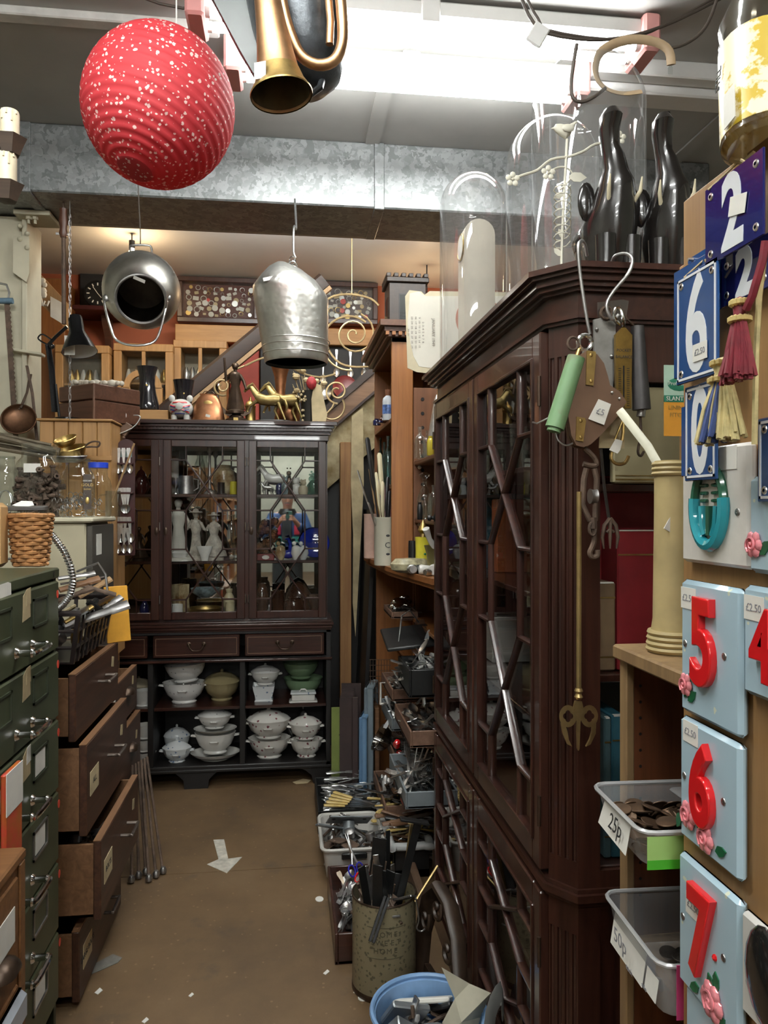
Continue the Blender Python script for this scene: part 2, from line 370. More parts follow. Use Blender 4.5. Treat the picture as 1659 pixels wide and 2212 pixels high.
for k, (a, b_) in enumerate(DOORS):
    dr = MB(); fw = .042
    dr.bx(a, a+fw, YU-.018, YU+.004, .872, 1.812, .003); dr.bx(b_-fw, b_, YU-.018, YU+.004, .872, 1.812, .003)
    dr.bx(a+fw, b_-fw, YU-.018, YU+.004, 1.776, 1.812, .003); dr.bx(a+fw, b_-fw, YU-.018, YU+.004, .872, .912, .003)
    o = dr.build('door', MAHR if k == 0 else MAH, bk)
    glazing(b_-a-2*fw, 1.776-.912, o, T(a+fw, YU-.008, .912), MAHX, (.08, .385, .62, .925))
    lx = (b_-.014) if k == 0 else a+.014
    MB().lathe([(0, 0), (.008, 0), (.010, .002), (.006, .004), (0, .004)], 12, T(lx, YU-.018, 1.335) @ RX(90) @ S(1, 2.2, 1)).build('escutcheon', BRONZE, o)
    hx = a-.002 if k == 2 else b_+.003
    for z in (.98, 1.36, 1.70): MB().cyl((hx, YU-.019, z-.022), (hx, YU-.019, z+.022), .0028, n=8).build('hinge', STEEL, o)
# lower section
mb = MB(); X0, X1 = XL-.012, XR+.014
moulding(mb, X0, X1, YL, [(.852, .862, .004), (.838, .852, .016), (.822, .838, .010), (.812, .822, .004)], .4); mb.build('waist_moulding', MAHX, bk)
mb = MB(); YB = YL+.40
mb.bx(X0, X0+.022, YL, YB, .03, .815); mb.bx(X1-.022, X1, YL, YB, .03, .815); mb.bx(X0, X1, YB-.012, YB, .03, .815); mb.bx(X0, X1, YL+.02, YB, .655, .672); mb.bx(X0, X1, YL, YB, .80, .815)
mb.bx(X0, X1, YL, YB, .085, .118, .004); mb.bx(X0-.006, X1+.006, YL-.008, YB, .085, .10, .003)
mb.build('lower_carcass', BLK, bk)
MB().bx(X0-.008, X1+.008, YL-.012, YL+.02, .655, .668, .003).build('bead', MAHX, bk)
for x in (-.70, -.234): MB().bx(x-.014, x+.014, YL+.002, YB-.012, .118, .655, .002).build('divider', BLK, bk)
MB().bx(X0+.022, X1-.022, YL+.03, YB-.012, .400, .416, .002).build('shelf', MAHX, bk)
fx = [X0+.02, -.70, -.234, X1-.02]
STR = mat('inlay_line', (.34, .22, .14), .4, 0, 0)
for k in range(3):
    a, b_ = fx[k]+.014, fx[k+1]-.014
    o = MB().bx(a, b_, YL-.010, YL+.02, .683, .797, .004).build('drawer', MAHX, bk)
    q = MB()
    for e, g in ((.014, .0012),):
        q.bx(a+e, b_-e, YL-.0112, YL-.0095, .683+e, .683+e+g); q.bx(a+e, b_-e, YL-.0112, YL-.0095, .797-e-g, .797-e); q.bx(a+e, a+e+g, YL-.0112, YL-.0095, .683+e, .797-e); q.bx(b_-e-g, b_-e, YL-.0112, YL-.0095, .683+e, .797-e)
    q.build('inlay_stringing', STR, o)
    m_ = (a+b_)/2; hb = MB()
    for s in (-1, 1):
        hb.lathe([(0, 0), (.011, 0), (.012, .003), (.007, .006), (.004, .014), (0, .016)], 14, T(m_+s*.038, YL-.010, .752) @ RX(90))
    hb.tube([(m_-.038, YL-.022, .752), (m_-.034, YL-.026, .738), (m_-.026, YL-.027, .728), (m_-.018, YL-.027, .721), (m_, YL-.027, .719), (m_+.018, YL-.027, .721), (m_+.026, YL-.027, .728), (m_+.034, YL-.026, .738), (m_+.038, YL-.022, .752)], .0028, 8)
    hb.build('swan_neck_handle', BRONZE, o)
for x, wd in ((X0, .16), (-.47-.11, .22), (X1-.16, .16)):
    ft = MB(); ft.prism([(x, .085), (x+wd, .085), (x+wd-.02, .07), (x+wd-.045, .045), (x+wd-.05, 0), (x+.05, 0), (x+.045, .045), (x+.02, .07)] if wd > .2 else ([(x, .085), (x+wd, .085), (x+wd-.03, .07), (x+.10, .045), (x+.09, 0), (x, 0)] if x < -.5 else [(x, .085), (x+wd, .085), (x+wd, 0), (x+.07, 0), (x+.06, .045), (x+.03, .07)]), 0, .02, T(0, YL+.022, 0) @ RX(90)); ft.build('bracket_foot', BLK, bk)
for x in (X0, X1-.05): MB().bx(x, x+.05, YB-.07, YB-.02, 0, .087).build('back_foot', BLK, bk)
# ================================================================ the tall glazed bookcase on the right of the aisle (front looks across the aisle)
RXF, RY0, RY1 = .52, 1.48, 2.62
rb = thing('corner_bookcase', 'tall mahogany glazed bookcase with canted fluted corner standing along the right of the aisle', 'bookcase', M=T(RXF, RY1, 0) @ RZ(-90))
L = RY1-RY0      # local x 0 (far) .. L (near), y = depth away from the aisle, front at y=0
CA = .040; CB = .055; DP = .56   # canted corner, depth
def outline(p, extra=0):   # plan of the carcass grown by p, as polygon
    return [(-p, -p), (L+p*.42, -p), (L+CB+p, CA-p*.42), (L+CB+p, DP), (-p, DP)]
mb = MB()
for z0, z1, p in ((1.872, 1.879, .012), (1.879, 1.888, .022), (1.888, 1.900, .030), (1.900, 1.907, .040), (1.907, 1.918, .048)): mb.prism(outline(p), z0, z1)
mb.build('cornice', MAHRX, rb)
mb = MB(); mb.prism(outline(.0), 1.825, 1.872); mb.build('frieze', MAHRX, rb)
mb = MB()
for z0, z1, p in ((1.812, 1.819, .008), (1.819, 1.827, .014)): mb.prism(outline(p), z0, z1)
mb.build('frieze_bead', MAHRX, rb)
mb = MB()
for z0, z1, p in ((.680, .690, .006), (.690, .704, .014), (.704, .712, .006)): mb.prism(outline(p), z0, z1)
mb.build('waist_moulding', MAHRX, rb)
mb = MB(); mb.prism(outline(.0), 0, .10); mb.prism(outline(.012), 0, .085); mb.prism(outline(.006), .10, .115); mb.build('plinth', MAHRX, rb)
BACKM = mat('bookcase_back', (.03, .018, .012), .6)
mb = MB(); mb.bx(0, .02, .003, DP, .1, 1.82); mb.bx(0, L-.02, DP-.015, DP, .1, 1.82); mb.build('carcass', MAH, rb)
MB().bx(.02, L-.2, .32, .33, .1, 1.82).build('back_board', BACKM, rb)
for z in (.105, .42, .70, .98, 1.26, 1.55, 1.80): MB().bx(.02, L-.205, .03, .32, z-.014, z, .002).build('shelf', MAHX, rb)
# canted pilaster with flutes
dv = Vector((CB, CA)).normalized(); Lc = Vector((CB, CA)).length
for (z0, z1) in ((.115, .68), (.712, 1.812)):
    p = MB(); m = T(L, 0, 0) @ RZ(math.degrees(math.atan2(CA, CB)))
    nf = 4; seg = Lc/nf; fl = [(0, .03)]
    for i in range(nf):
        x = i*seg
        fl += [(x+.001, 0), (x+seg*.22, 0), (x+seg*.3, .004), (x+seg*.5, .0055), (x+seg*.7, .004), (x+seg*.78, 0)]
    fl += [(Lc, 0), (Lc, .03)]
    p.prism(fl, z0+.05, z1-.06, m); p.bx(0, Lc, 0, .03, z0, z0+.05, 0, m); p.bx(0, Lc, 0, .03, z1-.06, z1, 0, m)
    p.build('fluted_pilaster', MAH, rb)
# near end: open shelves facing the camera
e = MB()
xe = L+CB
e.bx(xe-.02, xe, CA, .085, .115, 1.812); e.bx(xe-.02, xe, .50, DP, .115, 1.812); e.bx(xe-.02, xe, .085, .5, 1.70, 1.812); e.bx(xe-.02, xe, .085, .5, .67, .745)
e.build('end_frame', MAHR, rb)
MB().bx(L-.20, L-.19, .03, DP, .11, 1.812).build('end_back', BLK, rb)
for z in (.115, .75, 1.125, 1.50): MB().bx(L-.19, xe-.01, .06, DP-.01, z-.016, z, .002).build('shelf', MAHX, rb)
MB().bx(xe-.018, xe-.004, .085, .5, .115, .67).build('end_panel', MAH, rb)
# doors
def rdoor(a, b_, z0, z1, rows, key):
    fw = .046; q = MB()
    q.bx(a, a+fw, -.016, .006, z0, z1, .003); q.bx(b_-fw, b_, -.016, .006, z0, z1, .003); q.bx(a+fw, b_-fw, -.016, .006, z1-.05, z1, .003); q.bx(a+fw, b_-fw, -.016, .006, z0, z0+.05, .003)
    o = q.build('door', MAHR, rb)
    glazing(b_-a-2*fw, z1-z0-.10, o, T(a+fw, -.006, z0+.05), MAH, rows, .23, .011)
    br = MB(); br.bx(a+fw-.006, a+fw+.004, -.02, .0, z0+.045, z1-.045, .002); br.bx(b_-fw-.004, b_-fw+.006, -.02, 0, z0+.045, z1-.045, .002); br.bx(a+fw, b_-fw, -.02, 0, z1-.054, z1-.045, .002); br.bx(a+fw, b_-fw, -.02, 0, z0+.045, z0+.054, .002)
    br.build('glazing_bead', MAH, o)
    for z in (z0+.12, z1-.12): MB().cyl((key, -.017, z-.03), (key, -.017, z+.03), .004, n=8).build('hinge', BRONZE, o)
for z0, z1, rows in ((.722, 1.808, (.15, .40, .60, .89)), (.118, .678, (.14, .40, .60, .88))):
    rdoor(.012, .567, z0, z1, rows, .012); rdoor(.585, L-.008, z0, z1, rows, L-.008)
    MB().bx(.567, .585, -.012, .02, z0, z1, .003).build('mullion', MAH, rb)
MB().lathe([(0, 0), (.012, 0), (.013, .003), (.006, .006), (.006, .012), (.012, .018), (.009, .026), (0, .028)], 14, T(.032, -.016, 1.42) @ RX(90)).build('door_knob', BLACKM, rb)
# ================================================================ left side: green steel drawers, wooden chests
GREEN = mat('green_enamel', (.055, .065, .034), .38, .1, .25, 5, .05, 40, spec=.4)
GREEND = mat('green_enamel_dark', (.035, .042, .024), .45, .1, .2, 5)
gc = thing('steel_drawer_cabinet', 'olive green steel drawer cabinet with chrome handles along the left of the aisle', 'drawer cabinet', M=T(-.63, 1.25, 0) @ RZ(90))
W = .94
mb = MB(); mb.bx(0, W, .03, .5, .0, 1.27); mb.bx(0, .02, .0, .5, 0, 1.27); mb.bx(W-.02, W, .0, .5, 0, 1.27); mb.build('body', GREEND, gc)
MB().bx(-.004, W+.006, -.008, .51, 1.262, 1.290, .004).build('top', GREEN, gc)
ZS = [1.260, 1.070, .885, .690, .498, .310, .120]
STK = mat('red_sticker', (.62, .06, .03), .6, 0, .05)
TAPE = mat('masking_tape', (.42, .33, .19), .7, 0, .1, 15)
for k in range(6):
    z1, z0 = ZS[k]-.004, ZS[k+1]+.004
    dr = MB().bx(.022, W-.022, -.014, .03, z0, z1, .004).build('drawer', GREEN, gc)
    for xa in (.76, .50):
        fr = MB(); zc = (z0+z1)/2+.03; h, w_ = .036, .056
        fr.bx(xa-w_, xa+w_, -.0175, -.014, zc+h-.006, zc+h); fr.bx(xa-w_, xa+w_, -.0175, -.014, zc-h, zc-h+.006); fr.bx(xa-w_, xa-w_+.006, -.0175, -.014, zc-h, zc+h); fr.bx(xa+w_-.006, xa+w_, -.0175, -.014, zc-h, zc+h)
        fr.build('label_holder', GREEND if k < 3 else DULL, dr)
        if k in (2, 5) or (k == 3 and xa > .6): MB().bx(xa-.04, xa+.035, -.0157, -.0145, zc-.026, zc+.027, 0, T(0, 0, 0)).build('label_card', PAPER, dr)
    hx, hz = .645, (z0+z1)/2-.045
    h = MB(); h.tube([(hx-.055, -.014, hz), (hx-.055, -.045, hz), (hx-.05, -.056, hz), (hx+.05, -.056, hz), (hx+.055, -.045, hz), (hx+.055, -.014, hz)], .0065, 8)
    for s in (-1, 1): h.lathe([(.014, 0), (.012, .004), (.0085, .008), (.0085, .03), (.011, .034), (.0085, .038)], 12, T(hx+s*.055, -.014, hz) @ RX(90))
    h.build('bow_handle', CHROME, dr)
    MB().lathe([(0, 0), (.009, 0), (.009, .0008), (0, .0008)], 12, T(W-.035+.004*k, -.0142, z1-.035) @ RX(90) @ S(1, 1.25, 1)).build('red_sticker', STK, dr)
    if k < 3:
        MB().prism([(0, 0), (.055, .006), (.052, .055), (.03, .075), (.004, .06)], 0, .0008, T(.63, -.0144, zc-.01) @ FACE).build('torn_tape', TAPE, dr)
        MB().prism([(0, 0), (.03, .003), (.028, .042), (.002, .04)], 0, .0008, T(.655, -.0154, zc+.025) @ FACE).build('torn_tape', PAPER if k == 2 else TAPE, dr)
lab = MB().prism([(0, 0), (.09, .002), (.088, .028), (.07, .032), (.002, .03)], 0, .0008, T(.48, -.0095, 1.255) @ FACE).build('paper_label', PAPER, gc)
MB().lathe([(0, 0), (.004, 0), (.004, .001), (0, .001)], 8, T(W-.05, -.0095, 1.276) @ RX(90) @ S(1, 2, 1)).build('slot', BLACKM, gc)
# wooden chests with pulled-out drawers
def chest(name, label, y0, y1, ztop, xf, drawers, lip):
    c = thing(name, label, 'chest', M=T(xf, y0, 0) @ RZ(90)); w_ = y1-y0
    q = MB(); q.bx(0, .02, 0, .48, 0, ztop); q.bx(w_-.02, w_, 0, .48, 0, ztop); q.bx(0, w_, .46, .48, 0, ztop); q.bx(0, w_, 0, .48, ztop-.02, ztop); q.bx(0, w_, .02, .48, 0, .015)
    q.build('carcass', CHEST, c)
    for (z0, z1, out, card, hd) in drawers:
        o = thing_part('drawer', c, T(0, -out, 0))
        f = MB().bx(.006, w_-.006, -.022, 0, z0, z1, .003).build('front', CHEST, o)
        b = MB(); b.bx(.012, .024, 0, .42, z0+.008, z1-.012); b.bx(w_-.024, w_-.012, 0, .42, z0+.008, z1-.012); b.bx(.012, w_-.012, .408, .42, z0+.008, z1-.012); b.bx(.012, w_-.012, 0, .42, z0+.008, z0+.016)
        b.build('tray', CHESTL, o)
        MB().bx(.006, w_-.006, -.0215, .0, z1-.0005, z1+.002).build('top_edge', CHESTL, o)
        zc = (z0+z1)/2; x = w_*.56
        if hd == 'bow':
            MB().tube([(x-.05, -.022, zc+.02), (x-.05, -.052, zc+.02), (x-.045, -.058, zc+.02), (x+.045, -.058, zc+.02), (x+.05, -.052, zc+.02), (x+.05, -.022, zc+.02)], .0055, 8).build('handle', mat('old_handle', (.16, .13, .11), .4, .8, .2), o)
        else:
            MB().add(*cup_pull(), M=T(x+.06, -.022, zc+.01)).build('cup_pull', BRONZE, o)
        if card:
            pc = MB().bx(0, .10, -.0235, -.022, 0, .07, 0, T(.045, 0, zc-.03)).build('label_card', CARD if card != 'x' else PAPER, o)
            if card != 'x': text(card, .024, T(.095, -.0237, zc+.006) @ FACE, o, INK, name='lettering')
        if random.random() < .8: MB().bx(0, .03, -.0232, -.022, 0, .035, 0, T(w_*.8, 0, zc+.03) @ RY(12)).build('tape_scrap', TAPE, o)
    return c
def thing_part(name, parent, M):
    o = bpy.data.objects.new(name, None); C.objects.link(o); o.parent = parent; o.matrix_local = M; o.empty_display_size = .01; return o
def cup_pull():
    vs, fs = [], []; n = 8
    for i in range(n+1):
        a = PI*i/n
        for j in range(5):
            b = (PI/2)*j/4; vs.append((.045*math.cos(a)*(.25+.75*math.cos(b*.9)), -.028*math.sin(b), .028*math.sin(a)*math.cos(b)+.0))
    for i in range(n):
        for j in range(4): k = i*5+j; fs.append((k, k+5, k+6, k+1))
    return vs, fs
chest('tool_chest', 'tall dark wooden chest beyond the green cabinet with drawers pulled out showing bolts', 2.30, 2.87, .985, -.70,
      [(.775, .970, .07, None, 'bow'), (.50, .765, .10, 'ALL', 'bow'), (.255, .485, .14, 'BOLTS', 'bow'), (.02, .225, .08, 'LARGE BOLTS', 'bow')], 1)
chest('tool_chest', 'lower dark wooden chest with cup handles standing nearest the glazed bookcase', 2.90, 3.48, .785, -.735,
      [(.585, .765, .055, 'x', 'cup'), (.32, .565, .07, 'x', 'cup'), (.03, .29, .03, None, 'cup')], 0)
# wooden card cabinet in the near left corner
FW = wood('worn_oak', (.12, .05, .016), (.24, .11, .04), .5, 'y')
c = thing('card_index_cabinet', 'worn oak index cabinet with paper labels in the near left corner', 'cabinet', M=T(-.55, 1.05, 0) @ RZ(90))
q = MB(); q.bx(0, .63, 0, .07, 0, .72); q.bx(-.005, .636, -.006, .07, .72, .742, .004); q.build('body', FW, c)
q = MB(); q.bx(.60, .63, -.006, 0, 0, .72, .002); q.build('stile', FW, c)
for k, (z0, z1) in enumerate(((.50, .70), (.27, .48), (.04, .25))):
    o = MB().bx(.02, .595, -.004, .01, z0, z1, .003).build('drawer', FW, c)
    MB().bx(.46, .57, -.0055, -.004, z0+.08, z1-.05, 0).build('paper_label', CARD if k == 1 else PAPER, o)
    MB().add(*cup_pull(), M=T(.51, -.004, z0+.05)).build('cup_pull', BRONZE, o)
PLASTIC = mat('grey_plastic_bag', (.42, .45, .50), .35, 0, .1)
one('folded_grey_sack', MB().bx(-.56, -.53, 1.40, 1.66, .40, .47, .03), PLASTIC, 'folded pale grey plastic wallet sticking out by the oak index cabinet', 'wallet')
g = thing('seed_packet_display', 'red and orange printed packet hanging at the left edge of the green drawers', 'packet', M=T(-.600, 1.745, .60) @ RZ(90))
MB().bx(-.05, .05, -.012, 0, 0, .29, .003).build('card', mat('orange_print', (.55, .16, .02), .5, 0, .3, 25, c2=(.5, .05, .03)), g); MB().bx(-.05, .05, -.0135, -.012, .20, .29).build('header', PAPER, g)
# ---- radio, basket, little jar on the green cabinet
GT = 1.290
p = at(8, 1224, Z=GT)
rd = thing('tabletop_radio', 'small beech and grey tabletop radio standing on the green steel cabinet', 'radio', M=T(p.x-.037, p.y-.03, GT) @ RZ(6))
MB().bx(-.10, .048, -.05, .05, 0, .178, .012).build('case', mat('beech', (.50, .30, .13), .45, 0, .08), rd)
MB().bx(-.095, .038, -.054, -.049, .012, .105, .006).build('speaker_grille', mat('radio_grey', (.30, .33, .37), .5, .2, .05), rd)
MB().bx(-.095, .038, -.054, -.049, .112, .168, .004).build('control_panel', MATS['radio_grey'], rd)
for i in range(4):
    for j in range(2): MB().lathe([(0, 0), (.0035, 0), (.003, .003), (0, .003)], 8, T(-.028+.015*i, -.054, .128+.014*j) @ RX(90)).build('button', BLACKM, rd)
MB().bx(.02, .035, -.0552, -.0538, .150, .162).build('display', BLACKM, rd)
p = at(66, 1221, Z=GT)
WK = mat('wicker', (.36, .17, .06), .6, 0, .3, 30)
bs = thing('wicker_basket', 'small woven wicker basket on the green steel cabinet beside the radio', 'basket', M=T(p.x, p.y, GT))
for i in range(13):
    z = .004+.0115*i; q = MB(); r0 = .040+.014*i/12; pts = []
    for j in range(32):
        a = 2*PI*j/32; rr = r0+.0035*math.cos(8*a+(PI if i % 2 else 0)); pts.append((rr*1.05*math.cos(a), rr*math.sin(a), z+.001*math.sin(3*a+i)))
    q.tube(pts, .0062 if i < 12 else .0075, 6, closed=True); q.build('wicker_strand', WK, bs)
for j in range(16):
    a = 2*PI*j/16; MB().cyl((.040*1.05*math.cos(a), .040*math.sin(a), .002), (.054*1.05*math.cos(a), .054*math.sin(a), .148), .003, n=6).build('stake', WK, bs)
MB().lathe([(0, 0), (.041, 0), (.041, .004), (0, .004)], 20).build('base', WK, bs)
one('slate_tray', MB().bx(-.055, .05, -.03, .03, 0, .012, .002), mat('slate', (.06, .055, .05), .6), 'dark shallow tray lying across the wicker basket', 'tray', T(p.x-.01, p.y+.005, GT+.157) @ RZ(8) @ RX(3))
one('folded_paper', MB().prism([(0, 0), (.03, -.012), (.06, .0), (.05, .02), (.02, .022)], 0, .002), PAPER, 'torn white paper scrap on the tray over the wicker basket', 'paper', T(p.x-.05, p.y, GT+.170) @ RX(35))
p = at(36, 1208, Z=GT)
j = thing('spice_jar', 'tiny glass spice jar with white label between radio and wicker basket', 'jar', M=T(p.x-.03, p.y-.075, GT))
MB().lathe([(0, 0), (.016, 0), (.017, .004), (.017, .055), (.013, .062), (.013, .066)], 16).build('glass', JAR, j); MB().lathe([(.0174, .01), (.0174, .048)], 16, caps=False).build('label_band', PAPER, j); MB().lathe([(0, .064), (.0145, .064), (.0145, .08), (0, .08)], 16).build('lid', BLACKM, j)
one('screw_eye_bolt', MB().tube([(-.02, 0, .004), (.02, .004, .006), (.035, .0, .006)], .004, 8).ball((.04, 0, .008), .008), DULL, 'small steel bolt lying beside the wicker basket', 'bolt', T(p.x-.0, p.y-.06, GT) @ RZ(-20))
# ---- beige cabinet with grey side behind
bc = thing('beige_metal_cabinet', 'beige painted metal cabinet with dark grey side standing on the lower chest', 'cabinet', (0, 0, .785))
MB().bx(-1.32, -.745, 2.96, 3.32, 0, .615, .006).build('body', mat('beige_enamel', (.47, .42, .29), .5, 0, .06, 5), bc)
MB().bx(-.744, -.722, 2.965, 3.315, 0, .605, .003).build('side_panel', mat('grey_metal_door', (.075, .068, .058), .38, .3, .1, 6), bc)
MB().bx(-1.34, -.715, 2.94, 3.33, .615, .635, .006).build('top', mat('cream_top', (.58, .53, .39), .4, 0, .05), bc)
MB().bx(-.7215, -.7205, 3.02, 3.10, .49, .57).build('paper_label', PAPER, bc)
BT = 1.42
def sc_prof(prof, s, h): return [(r*s, z*h) for r, z in prof]
JARP = [(0, 0), (.42, 0), (.47, .04), (.48, .3), (.48, .62), (.44, .74), (.34, .82), (.33, .95), (.345, .97), (.345, 1.0)]
def jar(label, px, wpx, py_top, y, fill=None, lid=None, sqr=False, name='glass_jar', label2=None):
    c = at(px, 1100, Y=y); m = mpp(c); w_, h = wpx*m, (c.z+(1100-py_top)*m)-BT
    t = thing(name, label, 'jar', (c.x, c.y, BT)); n = 8 if sqr else 24
    MB().lathe([(r*w_, z*h) for r, z in JARP], n, RZ(22.5) if sqr else None, caps=False).build('glass', JAR, t)
    MB().lathe([(.34*w_, h*.955), (.352*w_, h*.96), (.352*w_, h*.985), (.34*w_, h*.99)], 24, caps=False).build('screw_thread', JAR, t)
    return t, c, w_, h
t, c, w_, h = jar('large square glass jar filled with rusty brown bolts and fittings', 85, 104, 960, 3.06, sqr=True)
MB().bx(-.03, .03, -w_*.455, -w_*.45, h*.60, h*.72).build('paper_label', PAPER, t)
BJ = (c, w_, h)
nutm = MB().lathe([(.005, 0), (.011, 0), (.011, .026), (.005, .026), (.005, 0)], 8, caps=False).mesh('fitting', IRON)
nut2 = MB().lathe([(.004, 0), (.008, 0), (.0085, .04), (.012, .042), (.012, .048), (.004, .048), (.004, 0)], 8, caps=False).mesh('fitting', IRON)
random.seed(3)
for i in range(150):
    a = random.uniform(0, 2*PI); r = w_*.36*math.sqrt(random.random()); z = BT+.02+random.random()*h*.5*(1-.25*(r/(w_*.4))**2*0)
    if i < 100: a = random.uniform(PI*.95, PI*2.05); r = w_*.37
    o = inst('pipe_fitting', nutm if i % 2 else nut2, T(c.x+r*math.cos(a), c.y+r*math.sin(a), z) @ RZ(random.uniform(0, 360)) @ RX(random.uniform(0, 180)))
    tag(o, 'small rusty brown pipe fitting heaped inside the large glass jar', 'fitting', 'rusty fittings in the large glass jar')
t, c, w_, h = jar('instant coffee jar with dark printed label holding loose springs', 168, 74, 990, 2.99, sqr=True)
MB().bx(w_*.20, w_*.42, -w_*.452, -w_*.447, h*.13, h*.72, 0, RZ(8)).build('printed_label', mat('coffee_label', (.035, .02, .012), .4, 0, .1), t)
text('NESCAFE', .008, RZ(8) @ T(w_*.31, -w_*.456, h*.61) @ FACE, t, PAPER); text('GOLD', .015, RZ(8) @ T(w_*.31, -w_*.456, h*.54) @ FACE, t, BRASS); text('BLEND', .008, RZ(8) @ T(w_*.31, -w_*.456, h*.47) @ FACE, t, BRASS)
MB().ball((w_*.31, -w_*.45, h*.28), .008, 10, (1, .2, 1.7), RZ(8)).build('gold_bean', BRASS, t)
spring = MB()
spring.tube([(.010*math.cos(k*.9), .010*math.sin(k*.9), .0032*k*.9) for k in range(26)], .0013, 5)
spm = spring.mesh('spring', DULL)
for i in range(14):
    a = random.uniform(PI, 2*PI); r = w_*.28*random.random()**.5
    o = inst('coil_spring', spm, T(c.x+r*math.cos(a), c.y+r*math.sin(a), BT+.015+.075*(i/14)) @ RZ(random.uniform(0, 360)) @ RX(random.uniform(40, 140))); tag(o, 'coiled steel spring lying inside the coffee jar', 'spring', 'springs in the coffee jar')
t, c, w_, h = jar('tall clear glass jar at the left edge holding loops of wire', 14, 50, 985, 3.0)
for i in range(4): one('wire_loop', MB().tube([(.03*math.cos(k*PI/8), 0, .045*math.sin(k*PI/8)) for k in range(16)], .002, 6, closed=True), STEEL, 'steel wire loop standing inside the tall jar at the left edge', 'wire loop', T(c.x-.004*i, c.y-.012+.01*i, BT+.055) @ RZ(20*i-30), 'wire loops in the tall jar')
t, c, w_, h = jar('clear plastic tub with blue lid behind the coffee jar', 212, 58, 1010, 3.14)
MB().lathe([(0, h*.99), (.36*w_, h*.99), (.36*w_, h*1.10), (0, h*1.10)], 20).build('lid', mat('blue_plastic', (.02, .06, .55), .35, 0, 0), t)
t = thing('glass_mug', 'clear glass mug with loop handle beside the blue lidded tub', 'mug', (*at(244, 1100, Y=3.02).xy, BT))
MB().wall([(.026, 0), (.028, .003), (.029, .10)], 20, None, .003).build('glass', JAR, t); MB().tube([(-.028+.0, 0, .085), (-.05, 0, .08), (-.055, 0, .05), (-.048, 0, .025), (-.028, 0, .02)], .004, 6).build('handle', JAR, t)
# things behind and above the jars
cb = at(245, 993, Y=3.1)
one('wooden_stick', MB().tube([at(242, 1085, Y=3.02), at(290, 958, Y=2.98)], .004, 6), RAW, 'thin pale wooden stick poking up from the glass mug', 'stick')
for i, (a, b_, dy, r) in enumerate((((0, 940), (128, 978), 0, .011), ((0, 950), (130, 972), .03, .009), ((0, 960), (120, 985), .05, .010), ((0, 935), (110, 962), .06, .008), ((0, 968), (126, 990), .02, .009))):
    one('steel_rod', MB().tube([at(a[0]-40, a[1]-5, Y=3.2+dy), at(b_[0], b_[1], Y=3.2+dy)], r, 8), mat('tarnished', (.16, .13, .09), .5, .6, .3, 20), 'tarnished rod in the bundle lying above the jars', 'rod', None, 'rods bundled above the jars')
def pan(label, px, py, r, y, tilt, mt, handle=None, name='saucepan', depth=.5):
    c = at(px, py, Y=y); t = thing(name, label, 'pan', M=T(c) @ RX(tilt[0]) @ RY(tilt[1]))
    MB().wall([(r*.72, -r*depth), (r*.86, -r*depth*.6), (r*.97, -r*.12), (r, 0)], 28, None, .003).build('bowl', mt, t)
    MB().tube([(r*math.cos(k*PI/16), r*math.sin(k*PI/16), 0) for k in range(32)], .003, 6, closed=True).build('rim', mt, t)
    return t
t = pan('small brass pan with loop handle stacked behind the jars', 152, 968, .062, 3.28, (18, -10), BRASS, depth=.7); MB().tube([(.06, 0, 0), (.09, .0, .012), (.12, 0, .006), (.11, 0, -.012), (.085, 0, -.008), (.06, 0, -.006)], .004, 6).build('handle', IRON, t)
t = pan('polished brass dish resting on the pan behind the jars', 140, 948, .045, 3.26, (24, -14), BRASS, depth=.6)
t = pan('wide iron baking tin lying under the brass pan behind the jars', 147, 985, .07, 3.2, (6, 0), DULL, depth=.35)
# hanging copper skillet against the post
t = pan('rusty copper skillet hanging against the cream post', 40, 905, .070, 3.42, (68, 6), mat('old_copper', (.13, .065, .035), .45, .8, .3, 20), name='skillet', depth=.35)
MB().tube([(0, .055, -.006), (.018, .13, .0), (.022, .22, .0)], [.010, .008, .011], 8, flat=.45).build('handle', IRON, t)
for s in (-1, 1): MB().ball((.004+.006*s, .058+.012*s, .004), .004, 8).build('rivet', IRON, t)
one('hanging_tongs', MB().tube([at(58, 790, Y=3.5), at(70, 850, Y=3.48), at(80, 950, Y=3.47)], .007, 8, flat=.5), IRON, 'flat iron handle hanging beside the copper skillet', 'tongs')
# ---- cream post, bracket, saw, candle light
po = thing('steel_post', 'cream painted steel stanchion with bolted plate at the far left', 'post', (0, 0, 0))
x60 = at(58, 700, Y=3.5).x
q = MB(); q.bx(x60-.022, x60, 3.5, 3.7, 0, CEIL-.29, .003); q.bx(x60-.35, x60-.022, 3.59, 3.61, 0, CEIL-.29); q.build('web', CREAM, po)
MB().bx(x60-.40, x60-.022, 3.52, 3.54, 0, CEIL-.29).build('flange', CREAM, po)
pp = at(47, 540, Y=3.49)
MB().prism([(-.035, -.10), (.02, -.14), (.032, -.10), (.032, .05), (.028, .06), (-.035, .06)], 0, .014, T(pp.x, 3.5, pp.z) @ FACE).build('gusset_plate', CREAM, po)
for (bx_, by_) in ((43, 488), (59, 505), (43, 517), (59, 535)):
    c = at(bx_, by_, Y=3.485); MB().lathe([(0, 0), (.011, 0), (.010, .006), (.005, .011), (0, .012)], 12, T(c) @ RX(90)).build('bolt_head', CREAM, po)
c = at(70, 475, Y=3.5); MB().bx(c.x-.06, c.x+.09, 3.44, 3.6, 2.715, 2.735, .002).build('cap_plate', CREAM, po)
for px in (62, 76):
    c = at(px, 478, Y=3.47); MB().lathe([(0, 0), (.013, 0), (.013, .012), (.006, .013), (.006, .03), (0, .03)], 6, T(c.x, c.y, 2.715) @ RX(180)).build('bolt_head', CREAM, po)
sw = thing('bow_saw', 'rusty bow saw blade hanging by a blue taped handle on the left post', 'saw', (0, 0, 0))
